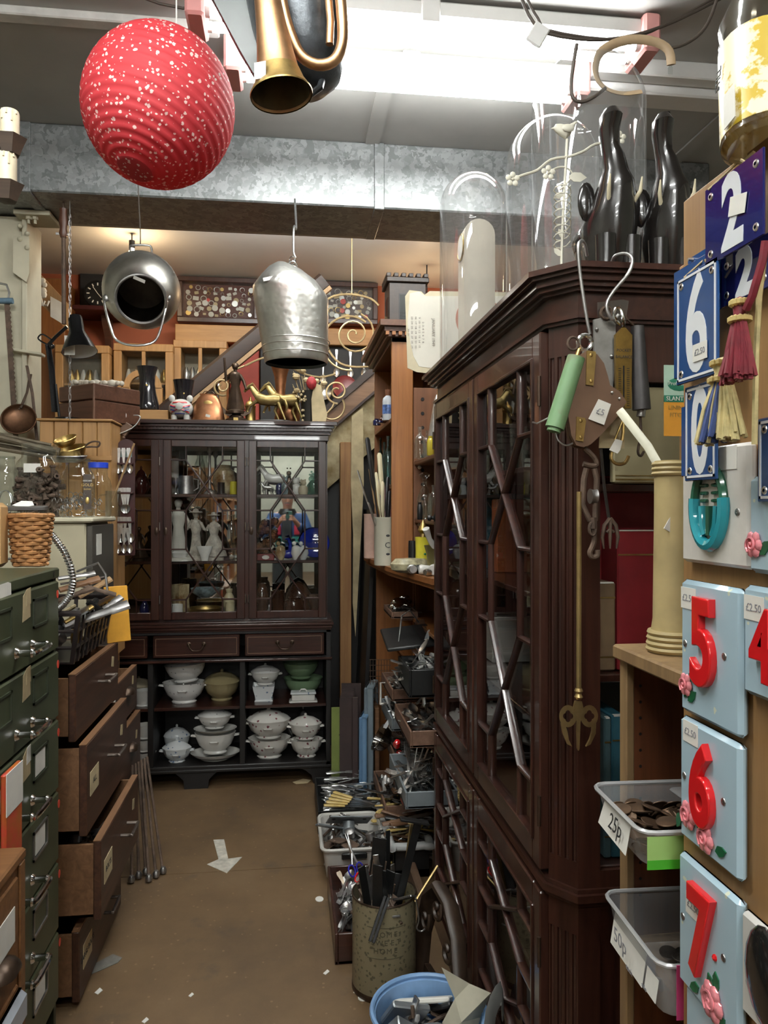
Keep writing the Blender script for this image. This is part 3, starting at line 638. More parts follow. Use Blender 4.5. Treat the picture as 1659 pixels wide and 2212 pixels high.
a, b_ = at(14, 650, Y=3.46), at(34, 950, Y=3.46)
pts = []; n = 60; dvec = (b_-a)
bl = [(a+dvec*(k/n)) for k in range(n+1)]
poly = [(p.x-.010, p.z) for p in bl]+[(p.x+.010+(.005 if k % 2 else 0), p.z) for k, p in list(enumerate(bl))[::-1]]
MB().prism([(x, z) for x, z in poly], 0, .002, T(0, 3.462, 0) @ RX(90)).build('toothed_blade', IRON, sw)
MB().cyl(at(-10, 650, Y=3.455), at(28, 650, Y=3.455), .013, n=10).build('taped_handle', mat('blue_tape', (.10, .17, .23), .6), sw)
MB().tube([at(0, 612, Y=3.455), at(14, 615, Y=3.455), at(20, 632, Y=3.455), at(16, 655, Y=3.455)], .005, 6).build('frame_end', DULL, sw)
one('metal_bracket', MB().bx(-.07, .06, -.03, .03, 0, .012, .002), CREAM, 'cream metal bracket projecting from the post above the skillet', 'bracket', T(at(62, 765, Y=3.5)) @ RY(8))
# branch of the chandelier at top left
ch = thing('candle_wall_light', 'wooden wall light with two dripping wax candle sleeves at the top left corner', 'wall light', (0, 0, 0))
DW = wood('dark_turned_wood', (.03, .02, .014), (.07, .045, .03), .5, 'x')
for k, (px, y0, y1, by) in enumerate(((21, 238, 300, 310), (15, 330, 395, 410))):
    y = 2.0; a, b_ = at(px, y1+14, Y=y), at(px, y0, Y=y); r = 20*mpp(a)
    MB().lathe([(0, 0), (r, 0), (r, (b_-a).length*.9), (r*.9, (b_-a).length*.97), (r*.4, (b_-a).length), (0, (b_-a).length)], 16, T(a)).build('candle_sleeve', mat('candle_cream', (.62, .54, .38), .5), ch)
    q = MB()
    for i in range(5):
        an = -PI/2+(i-2)*.5; L_ = (.012, .03, .018, .035, .015)[i]
        q.tube([(a.x+r*math.cos(an), a.y+r*math.sin(an), b_.z-.006), (a.x+r*1.03*math.cos(an), a.y+r*1.03*math.sin(an), b_.z-L_)], .0025, 6)
    q.build('wax_drip', MATS['candle_cream'], ch)
    c = at(px, by+2, Y=y); MB().lathe([(0, -.028), (.024, -.026), (.030, -.01), (.040, .012), (.042, .016), (0, .014)], 6, T(c)).build('drip_pan', DW, ch)
c = at(-10, 330, Y=2.02); MB().bx(c.x-.05, c.x, 2.0, 2.03, c.z-.12, c.z+.08, .004).build('back_plate', DW, ch)
MB().tube([at(-25, 300, Y=2.02), at(8, 318, Y=2.01)], .01, 6).build('arm', DW, ch); MB().bx(c.x-.045, c.x-.005, 2.01, 2.03, c.z, CEIL, .004).build('hanger_board', DW, ch)
# ================================================================ right foreground: shelf unit, number board, coin tubs
su = thing('pine_shelf_unit', 'narrow wooden shelf unit behind the number board holding coin tubs', 'shelf unit', (0, 0, 0))
SIDE = wood('stained_side', (.075, .022, .008), (.17, .055, .02), .45, 'z')
EDGE = wood('worn_edge', (.17, .10, .045), (.30, .19, .085), .6, 'z')
MB().bx(.532, .95, 1.13, 1.148, 0, 1.215).build('side_panel', SIDE, su); MB().bx(.52, .534, 1.126, 1.15, 0, 1.215, .002).build('edge_strip', EDGE, su)
MB().bx(.532, .95, .40, .418, 0, 1.215).build('side_panel', SIDE, su); MB().bx(.51, .96, .39, 1.155, 1.215, 1.237, .003).build('top', EDGE, su)
MB().bx(.93, .95, .418, 1.13, 0, 1.215).build('back_panel', SIDE, su)
for z in (.985, .788, .56, .1): MB().bx(.535, .93, .418, 1.13, z-.018, z, .002).build('shelf', EDGE, su)
for i in range(14): MB().lathe([(0, 0), (.0025, 0), (0, .0005)], 8, T(.545, 1.1295, .85+.025*i) @ RX(90)).build('peg_hole', BLK, su)
# number board
BOARD = wood('number_board', (.22, .115, .04), (.34, .19, .075), .5, 'z')
nb = MB().bx(.500, .518, .30, .918, .30, 1.842, .002).build('number_board', BOARD); tag(nb, 'tall plain brown board carrying the house number plaques', 'board')
def plaque(name, label, x, px0, px1, y0l, y1l, thick, mt, bev=.004, tilt=0, group=None):
    a, b_, c = at(px0, y0l, X=x), at(px1, y0l, X=x), at(px0, y1l, X=x)
    w_, h = a.y-b_.y, a.z-c.z
    t = thing(name, label, 'number plaque', M=T(x, a.y, c.z) @ RZ(-90) @ RY(tilt), group=group)
    MB().bx(0, w_, -thick, 0, 0, h, bev).build('tile' if bev > .003 else 'plate', mt, t)
    return t, w_, h
SKY = speckle('sky_glaze', (.40, .54, .62), (.62, .66, .52), 30, .36, .15)
RED = mat('red_glaze', (.62, .012, .015), .12, 0, .05, coat=.5)
ROSE = mat('rose_glaze', (.72, .24, .27), .2, 0, .35, 60, coat=.3)
LEAF = mat('leaf_glaze', (.015, .12, .05), .2, 0, .2, 40)
def numeral(t, s, w_, h, size, th, mt, dx=0, dz=0, sx=.8):
    cu = bpy.data.curves.new('numeral', 'FONT'); cu.body = s; cu.size = size; cu.extrude = .0035; cu.bevel_depth = .0022; cu.bevel_resolution = 2; cu.align_x = 'CENTER'; cu.align_y = 'CENTER'; cu.offset = .0022; cu.resolution_u = 5
    to = bpy.data.objects.new('numeral', cu); me = bpy.data.meshes.new_from_object(to); bpy.data.objects.remove(to)
    xs = [v.co.x for v in me.vertices]; ys = [v.co.y for v in me.vertices]; cx, cy = (min(xs)+max(xs))/2, (min(ys)+max(ys))/2
    for v in me.vertices: v.co.x -= cx; v.co.y -= cy
    me.materials.clear(); me.materials.append(mt); me.polygons.foreach_set('use_smooth', [True]*len(me.polygons)); me.set_sharp_from_angle(angle=R(50))
    o = bpy.data.objects.new('numeral', me); C.objects.link(o); o.parent = t; o.matrix_local = T(w_/2+dx, -th-.0035, h/2+dz) @ FACE @ S(sx, 1, 1)
def rose(t, x, z, th, s=1):
    q = MB(); q.ball((0, 0, 0), .011*s, 10, (1, .35, 1))
    for k in range(6): a = k*PI/3; q.ball((.009*s*math.cos(a), -.001, .009*s*math.sin(a)), .0075*s, 8, (1, .4, 1))
    q.tube([(.0018*k*s*.45*math.cos(k*.8), -.0045, .0018*k*s*.45*math.sin(k*.8)) for k in range(14)], .0013*s, 5)
    q.build('rose', ROSE, t, T(x, -th-.001, z))
def leaf(t, x, z, th, a, s=1):
    MB().prism([(0, 0), (.007*s, .006*s), (.016*s, .005*s), (.023*s, 0), (.016*s, -.005*s), (.007*s, -.006*s)], 0, .002, T(x, -th+.0005, z) @ RY(a) @ FACE).build('rose_leaf', LEAF, t)
def price(t, s, x, z, th, w_=.034, h=.026, rot=0, size=.012):
    MB().bx(0, w_, -.0006, 0, 0, h, 0, T(x, -th-.0002, z) @ RY(rot)).build('price_sticker', PAPER, t)
    if s: text(s, size, T(x, -th-.0010, z) @ RY(rot) @ T(w_/2, 0, h/2) @ FACE, t, mat('pencil', (.22, .22, .24), .7, 0, 0), .0002)
def screw(t, x, z, th): MB().lathe([(0, 0), (.0045, 0), (.004, .001), (.0015, .0016), (0, .001)], 10, T(x, -th, z) @ RX(90)).build('screw_head', DULL, t)
TX = .4985
for (s, y0, y1, px0, px1, roses, leaves, pr, dz) in (
    ('5', 1250, 1532, 1490, 1622, [(.016, .035, .9)], [(.022, .05, 20), (.012, .018, -70), (.02, .016, -40)], (.003, .128), .012),
    ('6', 1542, 1802, 1488, 1620, [(.024, .034, 1.1), (.062, .022, 1.1)], [(.004, .03, 110), (.04, .034, 20), (.045, .02, -60), (.082, .016, -20)], (.01, .122), .008),
    ('7', 1833, 2112, 1485, 1620, [(.080, .022, 1.4)], [(.05, .02, 150), (.07, .05, 60), (.09, .0, -50), (.085, .06, 80)], (.02, .095), .006)):
    t, w_, h = plaque('house_number_tile', f'pale blue ceramic tile with raised red number {dict(zip("567", ("five", "six", "seven")))[s]} and pink roses', TX, px0, px1, y0, y1, .0125, SKY, .005)
    numeral(t, s, w_, h, h*.86, .0125, RED, -.004, dz, .72)
    for x, z, q in roses: rose(t, x, z, .0125, q)
    for x, z, a in leaves: leaf(t, x, z, .0125, a)
    MB().ball((.03, -.0125, .062) if s != '7' else (.084, -.0125, .075), .004, 8).build('rose_bud', RED, t)
    price(t, '£2.50', pr[0], pr[1], .0125)
    screw(t, .012, h*.52, .0125); screw(t, w_-.03, h*.52, .0125)
t, w_, h = plaque('house_number_tile', 'pale blue tile with red number four cut by the right edge', TX, 1627, 1745, 1262, 1495, .0125, SKY, .005)
numeral(t, '4', w_, h, h*.86, .0125, RED, 0, 0, .72); price(t, '£2.50', .004, h-.036, .0125)
t, w_, h = plaque('house_number_tile', 'pale blue tile partly hidden below the number seven tile', TX, 1494, 1622, 2122, 2330, .008, SKY, .004); numeral(t, '8', w_, h, h*.86, .008, RED, 0, 0, .72)
t, w_, h = plaque('house_number_tile', 'white ceramic tile with black glaze shape at the lower right edge', TX, 1622, 1740, 1958, 2180, .0125, WHITE, .005)
MB().ball((.045, -.0125, h*.55), .035, 16, (1, .25, 1.5)).build('black_glaze', mat('black_glaze', (.01, .01, .01), .15, 0, 0, coat=.5), t); screw(t, .015, h*.35, .0125)
t, w_, h = plaque('house_number_tile', 'pale blue tile corner with red rose at the right edge above the number four', TX, 1640, 1760, 1030, 1236, .0125, SKY, .005); rose(t, .012, .03, .0125, .9); leaf(t, .02, .02, .0125, -40)
# white tile with green and turquoise zero
t, w_, h = plaque('house_number_tile', 'crackled white tile with green and turquoise oval zero', TX, 1492, 1640, 975, 1212, .012, mat('crackle_white', (.66, .63, .58), .2, 0, .08, 20, coat=.3), .004)
GRG = mat('green_glaze', (.015, .09, .05), .12, 0, .1, coat=.4); TQ = mat('turquoise_glaze', (.03, .30, .36), .12, 0, .1, coat=.4)
ov = lambda k, rx, rz: (rx*math.cos(k*PI/16), -.015, rz*math.sin(k*PI/16))
q = MB(); q.tube([ov(k, .031, .046) for k in range(-2, 19)], .0055, 8); q.build('upper_arch', GRG, t, T(w_*.48, 0, h*.50))
q = MB(); q.tube([ov(k, .031, .046) for k in range(15, 34)], .0075, 8); q.build('lower_bowl', TQ, t, T(w_*.48, 0, h*.50))
for i in range(5):
    for sx_ in (-1, 1): MB().bx(sx_*.012-.007, sx_*.012+.007, -.016, -.011, .004+.009*i, .008+.009*i, .001).build('rung', GRG, t, T(w_*.48, 0, h*.50))
for i in range(3): MB().tube([((i-1)*.016, -.014, .0), ((i-1)*.014, -.014, -.022), ((i-1)*.008, -.014, -.034)], .005, 8).build('prong', TQ if i != 1 else GRG, t, T(w_*.48, 0, h*.50))
screw(t, w_-.02, h*.45, .012); price(t, '', w_-.055, h-.028, .012)
# enamel number plates
NAVY = mat('navy_enamel', (.012, .014, .10), .12, 0, .06, coat=.5); BLUE = mat('blue_enamel', (.012, .06, .20), .12, 0, .06, coat=.5)
ENW = mat('white_enamel', (.72, .74, .76), .15, 0, .02)
def enamel(label, x, px0, px1, y0, y1, mt, s, sx, tag_s=None, frame=True, tilt=0):
    t, w_, h = plaque('enamel_number_plate', label, x, px0, px1, y0, y1, .003, mt, .001, tilt)
    if frame:
        e = .0035; g = .0028; q = MB()
        q.bx(e, w_-e, -.0038, -.003, e, e+g); q.bx(e, w_-e, -.0038, -.003, h-e-g, h-e); q.bx(e, e+g, -.0038, -.003, e, h-e); q.bx(w_-e-g, w_-e, -.0038, -.003, e, h-e); q.build('white_border', ENW, t)
    text(s, h*1.22, T(w_/2, -.0032, h*.47) @ FACE, t, ENW, .0003, 'numeral', sx=sx, off=.0035, res=5)
    for (a, b_) in ((.012, h-.012), (w_-.012, h-.012), (.012, .012), (w_-.012, .012)): MB().lathe([(.002, 0), (.0045, 0), (.004, .001), (.002, .0012)], 10, T(a, -.003, b_) @ RX(90), caps=False).build('eyelet', STEEL, t)
    if tag_s is not None: price(t, tag_s, w_*.45, h*.16 if tag_s else h*.45, .0038, .03, .02, 0 if tag_s else 12, .010)
    return t, w_, h
enamel('navy enamel house number two hanging highest on the board', .470, 1528, 1655, 412, 580, NAVY, '2', .75, '', False)
enamel('second navy enamel number two hidden behind the top plates', .488, 1562, 1672, 560, 668, NAVY, '2', .9, None, False)
enamel('blue enamel house number six with white border and price sticker', .470, 1466, 1556, 605, 834, BLUE, '6', .62, '£2.50')
enamel('blue enamel house number zero hanging below the six', .478, 1484, 1553, 838, 1040, BLUE, '0', .55, None)
for k, (px0, px1, y0, y1, x) in enumerate(((1460, 1550, 590, 820, .481), (1490, 1566, 560, 700, .489), (1476, 1548, 880, 1030, .489))):
    plaque('enamel_number_plate', ['blue enamel plate peeking out behind the number six', 'blue enamel plate edge between the six and the twos', 'blue enamel plate edge behind the number zero'][k], x, px0, px1, y0, y1, .003, BLUE, .001)
enamel('blue enamel plate with price sticker cut by the right edge', .485, 1642, 1740, 905, 1085, BLUE, '1', .6, None)
for k, (a, b_) in enumerate((((1530, 410), (1600, 345)), ((1600, 345), (1648, 372)), ((1478, 600), (1522, 560)), ((1522, 560), (1548, 600)))):
    one('hanging_string', MB().tube([at(*a, X=.466), at(*b_, X=.480)], .0014, 5), CARD, ['pale string left of the navy number two', 'pale string at the top of the navy number two', 'pale string left of the number six', 'pale string over the number six'][k], 'string')
one('wall_screw', MB().lathe([(0, 0), (.005, 0), (.004, .002), (.002, .02), (0, .02)], 10), STEEL, 'silver screw in the board above the number six', 'screw', T(at(1520, 562, X=.500)) @ RY(-90))
# tassels
def tassel(label, px, y0, y1, wpx, x, cols, cord=None):
    a, b_ = at(px, y0, X=x), at(px, y1, X=x); L_ = a.z-b_.z; w_ = wpx*mpp(a)/2
    t = thing('curtain_tassel', label, 'tassel', a)
    MB().lathe([(0, 0), (w_*.22, -.002), (w_*.34, -L_*.10), (w_*.28, -L_*.2), (w_*.36, -L_*.3), (0, -L_*.3)], 16).build('head', cols[0], t)
    q = MB()
    for i in range(2):
        for k in range(12): an = k*PI/6; q.ball((w_*(.34+.06*i)*math.cos(an), w_*(.34+.06*i)*math.sin(an), -L_*(.08 if i == 0 else .28)), .004, 6)
    o = q.build('gold_braid', mat('gold_thread', (.52, .40, .16), .5, .3, .2, 60), t); o['kind'] = 'stuff'
    random.seed(px)
    for ci, cm in enumerate(cols):
        q = MB()
        for i in range(150//len(cols)):
            u = random.uniform(-1, 1) if len(cols) < 2 else random.gauss(.62*(1-ci), .24)
            dx = -random.random()*.5*math.sqrt(max(0, 1-u*u)); r1 = w_*random.uniform(.85, 1.05); ll = L_*random.uniform(.93, 1.04)
            p0 = Vector((dx*w_*.5, u*w_*.3, -L_*.28)); p1 = Vector((dx*r1, u*r1*.75, -L_*.62)); p2 = Vector((dx*r1*1.3+random.uniform(-.004, .004), u*r1+random.uniform(-.004, .004), -ll))
            q.tube([p0, p1, p2], .0025, 4)
        o = q.build('fringe', cm, t); o['kind'] = 'stuff'
    return t
MAR = mat('maroon_thread', (.16, .012, .022), .55, 0, .25, 50); BLT = mat('blue_thread', (.03, .055, .17), .55, 0, .25, 50); GLT = mat('gold_fringe', (.50, .42, .20), .55, 0, .25, 50)
tassel('maroon tassel with gold braid hanging in front of the number plates', 1598, 640, 820, 92, .435, [MAR])
tassel('blue and gold tassel hanging below the maroon tassel', 1566, 770, 952, 150, .448, [GLT, BLT, GLT])
one('twisted_cord', MB().tube([at(1654, 520, X=.44), at(1648, 560, X=.44), at(1625, 640, X=.435), at(1612, 668, X=.435)], .004, 6), MAR, 'maroon cord holding the tassel', 'cord')
one('twisted_cord', MB().tube([at(1650, 560, X=.445), at(1640, 640, X=.447), at(1634, 760, X=.447), at(1630, 960, X=.45)], .003, 6), GLT, 'pale gold cord hanging beside the maroon tassel', 'cord')
# bottle top right
bt = thing('plastic_bottle', 'clear plastic bottle with yellow printed label hanging at the top right corner', 'bottle', M=T(at(1652, 322, X=.49)) @ RX(-12) @ RY(6))
MB().lathe([(0, 0), (.036, 0), (.042, .006), (.042, .05)]+[(.042-.0012*(k % 2), .05+.006*k) for k in range(16)]+[(.042, .155), (.03, .185), (.014, .215), (.013, .24)], 24, caps=False).build('body', glass('plastic_clear', (.90, .86, .76), .06, .5, .1), bt)
MB().lathe([(.0426, .012), (.0428, .09), (.0426, .125)], 24, caps=False).build('label_band', mat('yellow_print', (.75, .52, .04), .4, 0, .3, 35, c2=(.80, .72, .5), lo=.45, hi=.5), bt)
MB().bx(-.0445, -.0437, -.02, .0, .015, .055).build('barcode', PAPER, bt); MB().lathe([(0, .24), (.016, .24), (.016, .258), (0, .258)], 16).build('cap', FIT, bt)
text('STILL', .012, T(-.0436, .01, .085) @ RZ(-90) @ FACE @ RZ(80), bt, INK)
one('hanging_string', MB().tube([at(1580, 345, X=.478), at(1608, 350, X=.48), at(1630, 330, X=.484)], .003, 6), CARD, 'knotted string under the plastic bottle', 'string')
# coin tubs
TUB = glass('tub_plastic', (.86, .87, .88), .08, .45, .18, .22)
def tub(label, x0, x1, y0, y1, z0, h, rot=0):
    t = thing('plastic_tub', label, 'tub', M=T((x0+x1)/2, (y0+y1)/2, z0) @ RZ(rot)); a, b_ = (x1-x0)/2, (y1-y0)/2
    def ring(g, z, c=.02):
        A, B_ = a+g, b_+g
        pts = []
        for sx_, sy_, s0 in ((1, 1, 0), (-1, 1, 90), (-1, -1, 180), (1, -1, 270)):
            for k in range(4): an = R(s0+30*k); pts.append((sx_*(A-c)+c*math.cos(an), sy_*(B_-c)+c*math.sin(an), z))
        return pts
    MB().loft([ring(-.014, .0), ring(-.012, .0005), ring(-.002, h-.004), ring(0, h)], None, False).build('shell', TUB, t)
    MB().add(ring(-.014, .0005), [tuple(range(16))]).build('base', TUB, t)
    q = MB(); pts = ring(.001, h); q.tube(pts, .0032, 6, closed=True); q.build('rim', glass('tub_rim', (.75, .76, .77), .2, .6, .25, .5), t)
    return t, a, b_
penny = MB().lathe([(0, 0), (.0150, 0), (.0155, .0004), (.0155, .0015), (.0150, .0019), (0, .0019)], 18).mesh('coin', mat('old_penny', (.10, .06, .035), .45, .7, .4, 30))
coinm = MB().lathe([(0, 0), (.0125, 0), (.013, .0004), (.013, .0015), (.0125, .0019), (0, .0019)], 16).mesh('coin', mat('dark_coin', (.05, .042, .035), .45, .7, .4, 30))
t, a, b_ = tub('shallow clear tub of old pennies with white price label and green card', .453, .70, .924, 1.098, .9855, .050, -2)
lc = MB().prism([(-.07, .0), (.03, -.004), (.028, .038), (-.062, .040)], 0, .0008, T(-a-.003, -.015, .006) @ RZ(-90) @ RX(78)).build('paper_label', PAPER, t)
text('25p', .030, T(-a-.0045, -.01, .027) @ RZ(-90) @ RX(78), t, INK, .0002)
MB().bx(-.055, .04, -.0008, 0, 0, .042, 0, T(-.062, -b_-.0005, .003)).build('green_card', mat('green_card', (.34, .55, .16), .5, 0, .05), t); MB().bx(-.055, .04, -.0012, -.0006, 0, .012, 0, T(-.062, -b_-.0005, .003)).build('green_band', mat('green_band', (.06, .38, .02), .5, 0, .05), t)
random.seed(11)
for i in range(70):
    x = random.uniform(-a+.02, -a+.17); y = random.uniform(-b_+.022, b_-.022); z = .004+.030*(i/70)
    o = inst('old_penny', penny, T(.5765+x, 1.011+y, .9855+z) @ RZ(random.uniform(0, 360)) @ RX(random.gauss(0, 16)) @ RY(random.gauss(0, 16))); tag(o, 'brown old penny lying in the shallow clear tub', 'coin', 'old pennies in the shallow tub')
for i in range(5):
    o = inst('old_penny', penny, T(.48+.022*i, 1.011+b_-.024, .9855+.022) @ RX(-62+4*i) @ RZ(10*i)); tag(o, 'old penny standing on edge against the far side of the tub', 'coin', 'pennies leaning at the far side of the tub')
t, a, b_ = tub('deep clear tub with handwritten fifty pence label on the lower shelf', .478, .74, .924, 1.116, .7885, .074, -2)
MB().bx(-.075, .035, -.0008, 0, .008, .058, 0, T(-a-.0005, -.005, .004) @ RZ(-90) @ RX(-9)).build('paper_label', PAPER, t)
PEN = MATS['pencil']
text('50p', .030, T(-a-.009, .012, .046) @ RZ(-90) @ FACE, t, PEN, .0002); text('each', .012, T(-a-.007, -.015, .022) @ RZ(-90) @ FACE, t, PEN, .0002)
MB().bx(0, .034, -.0008, 0, .012, .042, 0, T(-a-.0005, -.046, .004) @ RZ(-90) @ RX(-9)).build('small_label', PAPER, t)
text('sale', .010, T(-a-.007, -.063, .028) @ RZ(-90) @ FACE, t, PEN, .0002)
for i in range(26):
    x = random.uniform(-a+.06, -a+.16); y = random.uniform(-b_+.025, b_-.05); z = .004+.022*(i/26)
    o = inst('dark_coin', coinm, T(.609+x, 1.02+y, .7885+z) @ RZ(random.uniform(0, 360)) @ RX(random.gauss(0, 18))); tag(o, 'dark worn coin lying in the deep clear tub', 'coin', 'dark coins in the deep tub')
one('pink_card', MB().bx(0, .05, -.001, 0, 0, .07), mat('pink_card', (.62, .06, .22), .5), 'bright pink card tucked in front of the deep tub', 'card', T(.492, .9195, .7985))
t, a, b_ = tub('small clear tub with handwritten lid label at the back of the shelf', .60, .70, .94, 1.02, 1.0425, .085, 5)
text('Q', .025, T(-.035, -b_-.002, .055) @ FACE, t, INK, .0002)
one('tub_lid', MB().bx(0, .15, -.07, .07, 0, .006, .003), TUB, 'clear plastic lid resting on the penny tub under the small tub', 'lid', T(.555, .99, 1.0365) @ RY(-1))
# ---- bamboo vase, card
p = at(1448, 1395, Y=1.08)
BAM = mat('bamboo', (.46, .36, .17), .5, 0, .15, 10, .1, 40)
t = thing('bamboo_container', 'tall pale bamboo container bound with cane rings on the shelf unit', 'container', (p.x, p.y-.005, 1.237))
r = 45*mpp(p)
MB().wall([(r*1.05, 0), (r*1.02, .02), (r*.88, .05), (r*.82, .20), (r*.80, .285)], 24, None, .006).build('body', BAM, t)
for k in range(4): MB().tube([(r*(1.08-.02*k)*math.cos(j*PI/14), r*(1.08-.02*k)*math.sin(j*PI/14), .006+.008*k) for j in range(28)], .0042, 6, closed=True).build('cane_ring', BAM, t)
for k in range(3): MB().tube([(r*.83*math.cos(j*PI/14), r*.83*math.sin(j*PI/14), .266+.007*k) for j in range(28)], .0036, 6, closed=True).build('cane_ring', BAM, t)
MB().bx(0, .012, -.002, 0, 0, .03, 0, T(-r*.75, -r*.62, .185) @ RY(30)).build('price_tag', PAPER, t)
c = at(1455, 942, Y=1.17)
t = thing('brush_pack_card', 'green and orange backing card for a lining brush behind the board edge', 'card', (c.x, c.y, c.z))
MB().bx(-.016, .045, 0, .0015, 0, .055).build('orange_panel', mat('orange_card', (.72, .32, .03), .5), t); MB().bx(-.016, .045, 0, .0015, .055, .115).build('green_panel', mat('mint_card', (.42, .60, .48), .5), t); MB().bx(-.016, .045, -.0003, .0015, .055, .066).build('dark_band', mat('deep_green', (.02, .19, .11), .5), t)
MB().ball((.010, 0, .084), .017, 14, (1.2, .04, .65)).build('green_oval', MATS['deep_green'], t)
text('Professional', .0085, T(.011, -.0012, .085) @ FACE, t, PAPER, .0002); text('SLANT C', .010, T(.007, -.0005, .0605) @ FACE, t, PAPER, .0002); text('LINING', .010, T(.007, -.0003, .046) @ FACE, t, MATS['mint_card'] if False else BRASS, .0002); text('FITCH', .010, T(.007, -.0003, .034) @ FACE, t, BRASS, .0002)
one('card_hook_wire', MB().tube([(c.x+.01, 1.172, c.z+.10), (c.x+.02, 1.172, c.z+.16), (c.x+.06, 1.172, c.z+.18)], .002, 5), STEEL, 'thin steel wire the brush card hangs from', 'wire')
one('wall_batten', MB().bx(c.x+.02, c.x+.20, 1.174, 1.19, 1.22, 1.85, .002), BOARD, 'upright wooden batten behind the number board', 'batten')
# ---- books and album on the open end shelves of the tall bookcase
def book(label, px0, px1, y0, y1, zs, mt, y=1.46, lean=0, depth=.16):
    a, b_ = at(px0, y1, Y=y), at(px1, y0, Y=y); w_ = b_.x-a.x; h = b_.z-zs
    t = thing('hardback_book', label, 'book', M=T(a.x, y, zs) @ RY(lean))
    MB().bx(0, w_, 0, depth, 0, h, .003).build('cover', mt, t); MB().bx(.004, w_-.004, -.0005, .01, h-.002, h+.0006).build('page_edge', PAPER, t)
    q = MB()
    for z in (.15, .82): q.bx(.001, w_-.001, -.0008, 0, h*z, h*z+.003)
    q.build('spine_band', BRASS, t); return t
book('faded brown hardback book standing on the end shelf', 1288, 1330, 1258, 1500, 1.126, mat('brown_cloth', (.16, .10, .05), .7, 0, .2, 8))
book('tall red hardback book on the end shelf beside the brown one', 1334, 1470, 1145, 1510, 1.126, mat('red_cloth', (.26, .012, .018), .6, 0, .2, 8))
book('thin dark volume leaning between the shelf side and the brown book', 1268, 1284, 1280, 1500, 1.126, mat('dark_cloth', (.02, .018, .018), .7))
book('teal hardback book on the lower end shelf', 1322, 1352, 1545, 1840, .751, mat('teal_cloth', (.02, .10, .14), .6, 0, .2, 8))
book('grey teal hardback book with frayed spine on the lower end shelf', 1305, 1321, 1550, 1840, .751, mat('greyteal_cloth', (.05, .10, .11), .7, 0, .2, 8))
al = thing('beige_album', 'large faded beige album cover standing on the upper end shelf', 'album', (at(1378, 1100, Y=1.44).x-.055, 1.43, 1.501))
MB().bx(0, .27, 0, .02, 0, .19, .003).build('cover', mat('beige_cloth', (.36, .31, .18), .7, 0, .1, 6), al); MB().bx(.004, .262, -.0006, 0, .006, .009).build('rule_line', BRASS, al); MB().bx(.004, .262, -.0006, 0, .014, .016).build('rule_line', BRASS, al)
bb = at(1320, 1105, Y=1.433)
one('beige_folder', MB().bx(0, .20, 0, .012, 0, .31, .002), mat('beige_cloth', (.36, .31, .18), .7), 'tall faded beige folder on the end shelf behind the hanging scales', 'folder', T(at(1352, 1105, Y=1.44).x-.02, 1.455, 1.1265+.0) @ RX(0)) if False else None
# ================================================================ hanging from the corner of the tall bookcase
HY = 1.345
def A(px, py, y=HY): return at(px, py, Y=y)
def hook(label, pts, r=.0032, mt=None, name='wire_hook', y=HY): return one(name, MB().tube([A(*p[:2], y=(p[2] if len(p) > 2 else y)) for p in pts], r, 8), mt or DULL, label, 'hook')
hook('long steel hook over the bookcase cornice carrying the pulley', [(1268, 552, 1.39), (1264, 530, 1.37), (1257, 520, 1.355), (1250, 530), (1250, 560), (1257, 620), (1268, 690), (1275, 722)])
hook('bent steel hook over the bookcase cornice carrying the scales', [(1322, 566, 1.39), (1330, 552, 1.375), (1352, 548, 1.36), (1366, 560), (1358, 590), (1325, 630), (1310, 660), (1322, 690), (1336, 680)])
pl = thing('pulley_block', 'brown wooden pulley block with brass plates hanging from a hook', 'pulley', (0, 0, 0))
def flat(name, mt, parent, pts, y, th, bev=0):
    P_ = [A(px, py, y=y) for px, py in pts]
    return MB().prism([(p.x, p.z) for p in P_], 0, th, T(0, y+th, 0) @ RX(90)).build(name, mt, parent)
PW = mat('pulley_wood', (.14, .075, .042), .5, 0, .15, 10)
body = [(1268, 757), (1290, 765), (1305, 785), (1314, 815), (1318, 832), (1338, 845), (1354, 868), (1330, 905), (1300, 938), (1276, 960), (1262, 966), (1245, 962), (1234, 940), (1228, 900), (1230, 850), (1238, 800), (1250, 770)]
flat('front_cheek', PW, pl, body, HY-.012, .010); flat('rear_cheek', PW, pl, [(x-5, y+3) for x, y in body], HY+.010, .010); flat('sheave', DULL, pl, [(1250+28*math.cos(k*PI/8)+20, 870+60*math.sin(k*PI/8)) for k in range(16)], HY-.002, .012)
for (x, y) in ((1278, 795), (1256, 927)):
    flat('brass_plate', BRASS, pl, [(x-10, y-38 if y < 900 else y-27), (x+8, y-36 if y < 900 else y-24), (x+10, y-30 if y < 900 else y-18), (x+4, y+38 if y < 900 else y+27), (x-12, y+36 if y < 900 else y+24)], HY-.015, .003)
    for dy in (-28, 28) if y < 900 else (-18, 18): MB().ball(A(x-1, y+dy, y=HY-.016), .0035, 8, (1, .6, 1)).build('rivet', BRASS, pl)
for (x, y) in ((1322, 848), (1338, 861)): MB().ball(A(x, y, y=HY-.013), .003, 8).build('rivet', STEEL, pl)
MB().tube([A(1263+14*math.cos(k*PI/8), 740+16*math.sin(k*PI/8), y=HY) for k in range(16)], .0045, 8, closed=True).build('eye_ring', CHROME, pl); MB().cyl(A(1263, 755), A(1266, 770), .006, n=8).build('eye_stem', CHROME, pl)
flat('price_tag', PAPER, pl, [(1293, 862), (1320, 873), (1305, 918), (1271, 905)], HY-.0165, .0008); text('£5', .016, T(A(1297, 890, y=HY-.0175)) @ RY(18) @ FACE, pl, PEN, .0002)
sp = thing('green_spring_balance', 'chipped green painted tube spring balance hanging beside the pulley', 'spring balance', (0, 0, 0))
a, b_ = A(1245, 772, y=HY-.004), A(1198, 925, y=HY-.004)
